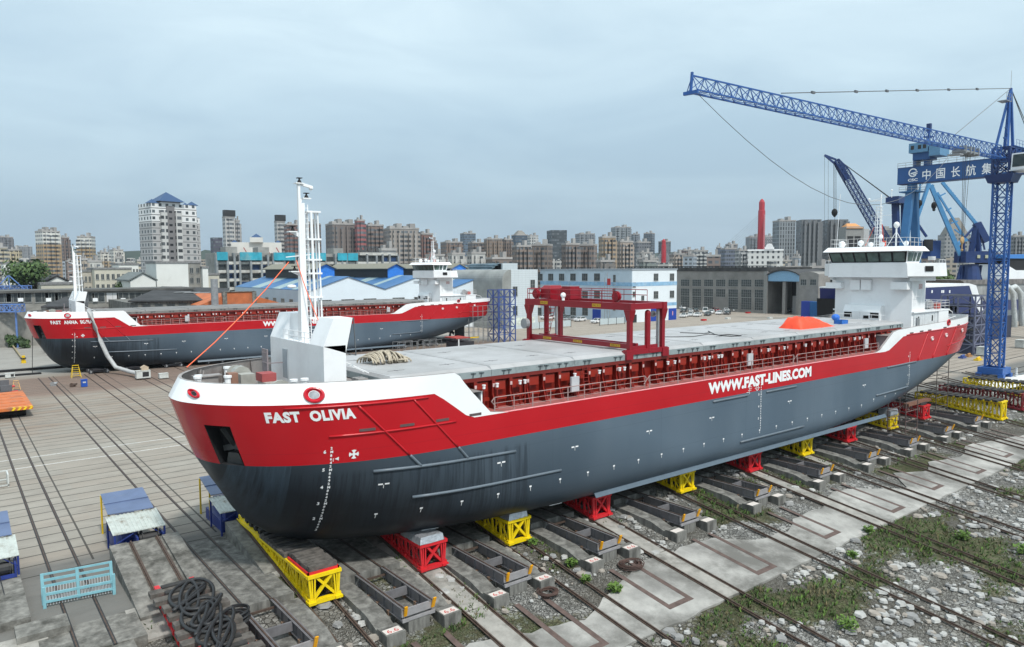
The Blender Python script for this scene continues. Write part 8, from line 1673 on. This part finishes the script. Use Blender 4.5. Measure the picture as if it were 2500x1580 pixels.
# ================================================================= CARS
def carbody(col, kind):
    L_, W_, H_ = (4.5, 1.8, 1.5) if kind != 'van' else (5.0, 1.95, 2.1)
    t = thing('parked_car', '', 'car', (0, 0, 0), group='cars parked in front of the workshops'); q = MB(); zb_ = .28
    side = [(-L_ / 2, .35), (-L_ / 2, .8), (-L_ / 2 + .15, .95), (-L_ * .22 if kind != 'van' else -L_ * .4, 1.0), (L_ / 2 - .15, 1.0), (L_ / 2, .8), (L_ / 2, .35)]
    q.prism(side, 1, -W_ / 2, W_ / 2); q.build('body', col, t, local=True)
    x0, x1, x2, x3 = (-L_ * .24, -L_ * .06, L_ * .28, L_ * .46) if kind != 'van' else (-L_ * .40, -L_ * .24, L_ * .46, L_ * .49)
    q = MB(); q.hexa([(x0, -W_ / 2 + .06, 1.0), (x3, -W_ / 2 + .06, 1.0), (x3, W_ / 2 - .06, 1.0), (x0, W_ / 2 - .06, 1.0)], [(x1, -W_ / 2 + .22, H_ - .06), (x2, -W_ / 2 + .22, H_ - .06), (x2, W_ / 2 - .22, H_ - .06), (x1, W_ / 2 - .22, H_ - .06)]); q.build('windows', GLASS, t, local=True)
    q = MB(); q.box(x1 - .05, x2 + .05, -W_ / 2 + .2, W_ / 2 - .2, H_ - .06, H_)
    for xa, xb in ((x0, x1), (x3, x2)):
        for s in (-1, 1): q.bar((xa, s * (W_ / 2 - .05), 1.0), (xb, s * (W_ / 2 - .21), H_ - .05), .09)
    q.build('roof', col, t, local=True)
    for x in (-L_ * .31, L_ * .31):
        for s in (-1, 1): q = MB(); q.tube((x, s * (W_ / 2 - .18), .33), (x, s * (W_ / 2 + .02), .33), .33, 12); o = q.build('wheel', DARK, t, local=True); MB().tube((x, s * (W_ / 2 + .02), .33), (x, s * (W_ / 2 + .03), .33), .18, 8).build('rim', STEEL, o, local=True)
    for s in (-1, 1): MB().box(-L_ / 2 - .02, -L_ / 2, s * .6 - .18, s * .6 + .18, .65, .8).build('headlight', LWHITE, t, local=True); MB().box(L_ / 2, L_ / 2 + .02, s * .65 - .12, s * .65 + .12, .7, .88).build('tail_light', mat('tail_red', (.4, .02, .02), .3), t, local=True)
    return t
CP = {'white': mat('car_white', (.72, .73, .74), .2), 'silver': mat('car_silver', (.42, .43, .44), .25, .5), 'dark grey': mat('car_dark', (.05, .055, .06), .2), 'black': mat('car_black', (.015, .015, .017), .2), 'dark red': mat('car_red', (.18, .02, .03), .25)}
protos = {}
def car(u, v, cn, kind, lab, rot, px=None):
    key = (cn, kind); p = G(u, v) if px is None else Vector(px)
    if key not in protos: protos[key] = carbody(CP[cn], kind); o = protos[key]; o['label'] = lab; o.location = p; o.rotation_euler = (0, 0, rot)
    else: o = dup(protos[key], p, rot, lab)
ordn = ['first', 'second', 'third', 'fourth', 'fifth', 'sixth', 'seventh', 'eighth', 'ninth', 'tenth', 'eleventh', 'twelfth', 'thirteenth', 'fourteenth', 'fifteenth', 'sixteenth', 'seventeenth', 'eighteenth', 'nineteenth', 'twentieth']
row1 = [(1670, 775, 'white'), (1686, 772, 'white'), (1703, 773, 'white'), (1728, 771, 'dark grey'), (1757, 768, 'white'), (1776, 768, 'dark grey')]
for i, (u, v, cn) in enumerate(row1): car(u, v, cn, 'car', '%s car in the front row right of the office, %s from the left' % (cn, ordn[i]), .35 + .1 * (i % 2))
row2 = [(1668, 763, 'dark grey', 'car'), (1683, 762, 'silver', 'car'), (1699, 761, 'dark grey', 'car'), (1722, 764, 'white', 'van'), (1737, 766, 'white', 'car'), (1748, 761, 'dark red', 'car'), (1773, 762, 'white', 'car'), (1795, 761, 'silver', 'car'), (1810, 761, 'black', 'car'), (1825, 762, 'white', 'car'), (1840, 762, 'black', 'car'), (1856, 763, 'silver', 'van'), (1924, 762, 'black', 'car'), (1942, 763, 'white', 'car')]
for i, (u, v, cn, kd) in enumerate(row2): car(u, v, cn, kd, '%s %s in the second row, %s from the left' % (cn, kd, ordn[i]), .5 + .15 * ((i * 3) % 4))
row3 = [(1666, 755, 'white'), (1679, 754, 'white'), (1692, 755, 'black'), (1704, 754, 'dark grey'), (1716, 755, 'dark red'), (1762, 756, 'dark grey'), (1785, 757, 'black')]
for i, (u, v, cn) in enumerate(row3): car(u, v, cn, 'car', '%s car in the back row against the dark workshop, %s from the left' % (cn, ordn[i]), 1.2)
row4 = [(500, 708, 'white'), (545, 712, 'white'), (735, 706, 'silver'), (790, 718, 'dark grey'), (850, 735, 'silver'), (1000, 742, 'white'), (1250, 768, 'white')]
for i, (x, y, cn) in enumerate(row4): u, v = g(x, y); car(u, v + 1.5, cn, 'car', '%s car by the pale blue office wall, %s from the left' % (cn, ordn[i]), .15)
for i, (u, v) in enumerate(((1718, 783), (1826, 765), (1777, 779), (1880, 778))): p = G(u, v); q = MB(); q.box(p.x - .9, p.x + .9, p.y - .5, p.y + .5, 0, .5); tag(q.build('yard_part', RED if i < 2 else CW, origin=tuple(p)), ['small red part on the ground before the front row of cars', 'small red part on the ground before the second row of cars', 'small pale block lying on the brown strip, left one', 'small pale block lying on the brown strip, right one'][i], 'machine part')
# ================================================================= TREES
LF = [mat('leaf_green_%d' % k, c, .7, var=.35, scale=.7) for k, c in enumerate(((.055, .10, .025), (.08, .14, .035), (.035, .07, .022), (.10, .145, .04)))]
BARK = mat('bark', (.09, .07, .05), .9, var=.3)
def tree(lab, p, H, rx, rz_, n=2600, ls=.34, mats_=(0, 1, 2), seed=1, name='leafy_tree', cat='tree', low=.18, wid=1.0, group=None):
    rr = random.Random(seed); t = thing(name, lab, cat, tuple(p), group=group); q = MB(); top = Vector(p) + Vector((0, 0, H * .75)); q.tube(p, top, H * .028, 8, 0, H * .008); blobs = []
    for i in range(13):
        a = rr.uniform(0, 2 * PI); f = rr.uniform(.2, .95); z = p[2] + H * (low + (1 - low) * f * .95); sp = rx * math.sin(PI * min(1, .25 + .7 * (1 - abs(f - .45)))) * rr.uniform(.3, .72)
        c = Vector((p[0] + math.cos(a) * sp, p[1] + math.sin(a) * sp, z)); blobs.append((c, rx * rr.uniform(.28, .5))); st_ = Vector(p) + Vector((0, 0, H * (.15 + .5 * f * .6))); q.tube(st_, c, H * .011, 5, 0, H * .004)
    blobs.append((Vector((p[0], p[1], p[2] + H * .85)), rx * .38))
    q.build('trunk', BARK, t); q = MB()
    for i in range(n):
        c, r = blobs[rr.randrange(len(blobs))]; d = Vector((rr.gauss(0, 1), rr.gauss(0, 1), rr.gauss(0, 1))).normalized() * r * rr.uniform(.45, 1.08) ; d.z *= .75; o_ = c + d
        n_ = (d.normalized() + Vector((rr.uniform(-.7, .7), rr.uniform(-.7, .7), rr.uniform(-.2, .9)))).normalized(); a = n_.cross(Vector((rr.uniform(-1, 1), rr.uniform(-1, 1), .3))).normalized(); b = n_.cross(a); s = ls * rr.uniform(.6, 1.4)
        q.add([o_ - a * s, o_ - b * s * .6, o_ + a * s, o_ + b * s * .7], [(0, 1, 2, 3)], rr.choice((0, 0, 1, 2)))
    q.build('crown', [LF[k] for k in mats_], t); return t
def tp(u, d): p = D(u, 700, d); return (p.x, p.y, 0)
tree('large leafy green tree left of the far ship mast', tp(88, 190), 20.5, 8.4, 8, 7000, .42, seed=3, low=-.05)
tree('smaller tree at the left edge behind the blue gangway truss', tp(2, 178), 8.5, 6, 4, 1800, .36, (3, 1, 0), seed=5, low=0)
tree('small round green tree right of the cream flats, left one', tp(308, 215), 14.2, 3.6, 4, 1500, .32, seed=6, group='small trees before the white gabled house'); tree('small round green tree before the white gabled house, right one', tp(338, 217), 13.2, 4.2, 4, 1700, .32, seed=7, group='small trees before the white gabled house')
for i, (u, d, h_, r) in enumerate(((-15, 168, 5.5, 5), (18, 166, 5.2, 4.5), (40, 165, 4.6, 3.6), (-40, 170, 6, 5), (62, 172, 3.6, 2.6), (28, 160, 2.6, 2.4), (50, 158, 2.0, 1.6))): tree('dense dark green shrub at the left edge behind the far bow, %s from the left' % ordn[i], tp(u, d), h_, r, 3, 1100, .3, (2, 0, 2), seed=20 + i, name='shrub', cat='shrub', low=0, group='shrubs behind the far bow')
tree('pale yellow-green bush on the roof row behind the far ship, left one', tp(225, 178), 8.2, 3, 3, 700, .28, (3, 1, 3), seed=31, name='shrub', cat='shrub', low=.1, group='bushes beside the grey row building'); tree('pale yellow-green bush behind the far ship, right one', tp(258, 178), 7.6, 4, 3, 900, .28, (3, 1, 3), seed=32, name='shrub', cat='shrub', low=.1, group='bushes beside the grey row building')
for i, (u, d, h_, r) in enumerate(((2262, 330, 14.5, 8), (2292, 335, 15.5, 8), (2315, 340, 12.5, 7), (2432, 330, 12, 6))): tree('green tree seen past the near wheelhouse, %s from the left' % ordn[i], tp(u, d), h_, r, 6, 1500, .7, (1, 3, 0), seed=40 + i, group='trees behind the navy ship')
# light blue truss gangways at the left edge
GBL = mat('gangway_blue', hx('#5f7fb8'), .5, var=.15)
for i, (u0, u1, v, d) in enumerate(((-60, 72, 706, 176), (-60, 55, 752, 160))):
    a, b = D(u0, v, d), D(u1, v, d); a.z = b.z; t = thing('truss_gangway', ['upper light blue truss gangway at the left edge', 'lower light blue truss gangway at the left edge'][i], 'gangway', (b.x, b.y, 0), group='light blue truss gangways'); q = MB(); lattice(q, a, b, 1.6, n=9, r=.12, rd=.07, h0=1.5); q.build('truss', GBL, t)
    q = MB()
    for f in (.2, .85): p = a.lerp(b, f); q.tube((p.x, p.y, 0), (p.x, p.y, p.z - .7), .2, 8); 
    q.build('support_post', GBL, t)
    if i == 0: q = MB(); q.bar(b + Vector((-1, 0, 0)), b + Vector((-4, 0, 3.4)), .22).bar(b + Vector((-7, 0, 0)), b + Vector((-4, 0, 3.4)), .22).bar(b + Vector((-4, 0, 3.4)), b + Vector((-4, 0, 0)), .16); q.build('end_frame', GBL, t)
for i, u in enumerate((5, 14)): p = D(u, 700, 185); q = MB(); z = D(u, 676 - i * 3, 185).z; q.tube((p.x, p.y, 0), (p.x, p.y, z), .12, 6).bar((p.x, p.y, z), (p.x + 1.4, p.y, z + .1), .15); tag(q.build('street_lamp', STEEL, origin=(p.x, p.y, 0)), ['thin street lamp at the left edge, left one', 'thin street lamp at the left edge, right one'][i], 'street lamp')
# ================================================================= PERSON AT THE CRANE FOOT
def person(lab, p, rz_, pose, cloth):
    t = thing('person', lab, 'person', tuple(p), rz_); J, E, Rd = pose
    def skin_(name, js, es, rs, m_, par):
        me = bpy.data.meshes.new(name); me.from_pydata(js, es, []); o = bpy.data.objects.new(name, me); COL.objects.link(o); sk = o.modifiers.new('s', 'SKIN'); 
        for i, r in enumerate(rs): me.skin_vertices[0].data[i].radius = (r, r) if not isinstance(r, tuple) else r
        me.skin_vertices[0].data[0].use_root = True; sub = o.modifiers.new('d', 'SUBSURF'); sub.levels = 2; sub.render_levels = 2
        dg = bpy.context.evaluated_depsgraph_get(); m2 = bpy.data.meshes.new_from_object(o.evaluated_get(dg)); bpy.data.objects.remove(o)
        m2.materials.clear(); m2.materials.append(m_); m2.polygons.foreach_set('use_smooth', [True] * len(m2.polygons)); o = bpy.data.objects.new(name, m2); COL.objects.link(o); o.parent = par; return o
    SK = mat('skin', (.42, .26, .18), .6)
    b = skin_('body', J, E, Rd, SK, t)
    sh, tr = mat('shirt_light_blue', (.42, .55, .70), .7), mat('trousers_black', (.015, .016, .02), .7)
    skin_('shirt', [(0, 0, .98), (0, 0, 1.2), (0, .01, 1.40), (.17, .01, 1.40), (.25, .06, 1.14), (-.17, .01, 1.40), (-.25, .08, 1.14), (0, 0, .90)], [(0, 1), (1, 2), (2, 3), (3, 4), (2, 5), (5, 6), (0, 7)], [(.15, .11), (.155, .12), (.12, .09), .075, .055, .075, .055, (.155, .115)], sh, t)
    skin_('trousers', [(0, 0, .92), (.09, 0, .82), (.11, .02, .48), (.12, 0, .10), (-.09, 0, .82), (-.11, .03, .48), (-.12, 0, .10)], [(0, 1), (1, 2), (2, 3), (0, 4), (4, 5), (5, 6)], [(.15, .11), .095, .075, .06, .095, .075, .06], tr, t)
    MB().ball((0, .0, 1.66), .115, 12, 8, 0, (1, 1.1, .72)).build('hair', DARK, t, local=True) if cloth == 'hair' else MB().ball((0, .0, 1.68), .125, 12, 8, 0, (1, 1.1, .6)).box(-.09, .09, .08, .2, 1.66, 1.675).build('safety_helmet', mat('helmet_red_white', (.6, .56, .55), .4), t, local=True)
    q = MB()
    for s in (-1, 1): q.box(s * .12 - .05, s * .12 + .05, -.09, .17, 0, .08)
    q.build('shoes', BLACK, t, local=True)
    q = MB(); q.box(-.06, -.03, .105, .115, 1.60, 1.615).box(.03, .06, .105, .115, 1.60, 1.615).box(-.03, .03, .10, .11, 1.53, 1.54); q.build('facial_features', DARK, t, local=True)
    return t
Jt = [(0, 0, .95), (0, 0, 1.2), (0, .01, 1.42), (0, .01, 1.5), (0, .02, 1.56), (0, .02, 1.66), (.18, .01, 1.40), (.25, .06, 1.13), (.22, .24, 1.0), (.22, .32, .99), (-.18, .01, 1.40), (-.26, .05, 1.13), (-.24, .18, .93), (-.24, .22, .86), (.09, 0, .85), (.11, .02, .48), (.12, 0, .08), (.12, .14, .04), (-.09, 0, .85), (-.11, .03, .48), (-.12, 0, .08), (-.12, .14, .04)]
for s, (hx_, hy_, hz_, vx, vy, vz) in ((1, (.22, .34, .99, 0, 1, 0)), (-1, (-.24, .22, .84, 0, .2, -1))): pass
Et = [(0, 1), (1, 2), (2, 3), (3, 4), (4, 5), (2, 6), (6, 7), (7, 8), (8, 9), (2, 10), (10, 11), (11, 12), (12, 13), (0, 14), (14, 15), (15, 16), (16, 17), (0, 18), (18, 19), (19, 20), (20, 21)]
Rt = [(.13, .1), (.12, .09), (.09, .07), .05, (.08, .09), (.075, .09), .055, .042, .032, .035, .055, .042, .032, .035, .08, .055, .04, .035, .08, .055, .04, .035]
for base, dirs in ((9, [(-.03, .07, .01), (-.012, .085, .012), (.008, .082, .01), (.026, .07, .0), (-.045, .03, -.02)]), (13, [(-.03, .02, -.07), (-.012, .015, -.085), (.008, .015, -.082), (.026, .012, -.07), (.04, .04, -.02)])):
    for d in dirs: Jt.append(tuple(Jt[base][k] + d[k] for k in range(3))); Et.append((base, len(Jt) - 1)); Rt.append(.009)
c = G(2452, 921); person('worker in light blue shirt and black trousers standing at the lattice mast foot', (c.x, c.y, 0), .9, (Jt, Et, Rt), 'helmet')
c = G(2448, 917); person('second worker half hidden behind the mast foot, dark clothing', (c.x + .3, c.y + .9, 0), 2.2, (Jt, Et, Rt), 'hair')
# ================================================================= LOOSE STONES AND WEEDS
RS = random.Random(11); q = MB()
def occupied(x, y):
    if 24.1 < y < 29.8 and x > 14: return True
    for c in FT:
        if abs(x - c) < 2.2 and y > 30.2: return True
    return False
k = 0
while k < 4600:
    x, y = RS.uniform(10, 120), RS.uniform(2, 37)
    if RS.random() > (30 / max(20, (x * x + y * y) ** .5)): continue
    if occupied(x, y) or grn(x, y) > .62: continue
    near_track = any(abs(x - c) < .75 for c in TR)
    if near_track and RS.random() < .6: continue
    s = RS.choice((.06, .08, .11, .16, .24, .33)) * RS.uniform(.7, 1.3); a0 = RS.uniform(0, 6); n_ = RS.choice((5, 6, 7)); z = zs(y) - .03; top_, bot = [], []
    for i in range(n_): a = a0 + 2 * PI * i / n_; r = s * RS.uniform(.7, 1.15); bot.append((x + math.cos(a) * r, y + math.sin(a) * r, z)); top_.append((x + math.cos(a) * r * .82, y + math.sin(a) * r * .82, z + .03 + min(.11, s * RS.uniform(.25, .5))))
    q.add(bot + top_, [tuple(range(n_, 2 * n_))] + [(i, (i + 1) % n_, n_ + (i + 1) % n_, n_ + i) for i in range(n_)], RS.choice((0, 0, 1, 2))); k += 1
tag(q.build('loose_stones', [mat('stone_pale', (.40, .40, .385), .9, var=.25, scale=2), mat('stone_grey', (.24, .24, .235), .9, var=.25, scale=2), mat('stone_warm', (.30, .27, .235), .9, var=.25, scale=2)]), 'loose broken stones scattered over the slope', 'stones', kind='stuff')
q = MB(); k = 0; tries = 0
while k < 14000 and tries < 400000:
    tries += 1; x, y = RS.uniform(6, 130), RS.uniform(0, 38)
    if RS.random() > (26 / max(18, (x * x + y * y) ** .5)): continue
    g_ = grn(x, y)
    if occupied(x, y) or RS.random() > (g_ - .42) * 3.2: continue
    h_ = RS.uniform(.07, .22) * (1.5 if g_ > .75 else 1); mi = RS.choice((0, 0, 1, 1, 2, 3)); z = zs(y) - .05
    for i in range(4): a = RS.uniform(0, 2 * PI); w_ = RS.uniform(.02, .05); dx, dy = math.cos(a) * h_ * .7, math.sin(a) * h_ * .7; px, py = -math.sin(a) * w_, math.cos(a) * w_; q.add([(x - px, y - py, z), (x + px, y + py, z), (x + dx * .6 + px * .6, y + dy * .6 + py * .6, z + h_ * .8), (x + dx, y + dy, z + h_)], [(0, 1, 2, 3)], mi)
    k += 1
tag(q.build('weeds', [mat('weed_a', (.065, .12, .026), .8, var=.3), mat('weed_b', (.05, .09, .022), .8, var=.3), mat('weed_dry', (.14, .12, .06), .85, var=.3), mat('weed_bright', (.10, .18, .03), .8, var=.3)]), 'patchy green and dry weeds over the slope', 'weeds', kind='stuff')
for i, (u, v, s_) in enumerate(((2350, 1315, .7), (2496, 1350, .8), (2070, 1535, .8), (2080, 1360, .5), (1500, 1445, .6), (1395, 1380, .5), (1430, 1420, .45), (1300, 1330, .5), (2120, 1300, .6))):
    r = ray(u, v); tt = (-SL * SY - 17) / (r.z - SL * r.y); p = Vector((0, 0, 17)) + r * tt; rr = random.Random(i); q = MB()
    for j in range(150): a = rr.uniform(0, 2 * PI); b = rr.uniform(0, 1); d_ = Vector((math.cos(a) * b, math.sin(a) * b, rr.uniform(.1, 1))) * s_; o_ = p + d_ * .7; w_ = .05 + .05 * rr.random(); e_ = Vector((rr.uniform(-1, 1), rr.uniform(-1, 1), rr.uniform(-.3, 1))).normalized(); f_ = e_.cross(Vector((0, 0, 1))).normalized() * w_; q.add([o_ - f_, o_ + e_ * w_ * 2, o_ + f_, o_ - e_ * w_], [(0, 1, 2, 3)])
    tag(q.build('weed_bush', mat('weed_bright', (.10, .18, .03), .8), origin=tuple(p)), 'bright green weed clump %s' % ('standing alone among white stones at far right', 'at the right edge among white stones', 'yellow-green in dark grass at bottom right', 'at the lower edge of the apron by the rails', 'between the two wire coils', 'beside the third pier wall', 'below the third pier wall', 'beside the second red trolley pier', 'on the apron edge beyond the white strip')[i], 'weed clump', 'separate weed clumps on the slope')
# ================================================================= HAZE
q = MB(); q.box(-2300, 5200, -45, 6800, -14, 330)
m_ = bpy.data.materials.new('haze_air'); m_.use_nodes = True; t_ = m_.node_tree; t_.nodes.clear(); v_ = t_.nodes.new('ShaderNodeVolumePrincipled'); o_ = t_.nodes.new('ShaderNodeOutputMaterial'); t_.links.new(v_.outputs[0], o_.inputs['Volume'])
v_.inputs['Color'].default_value = (.80, .88, 1, 1); v_.inputs['Density'].default_value = .00009; v_.inputs['Anisotropy'].default_value = .3
tag(q.build('haze', m_), kind='stuff')
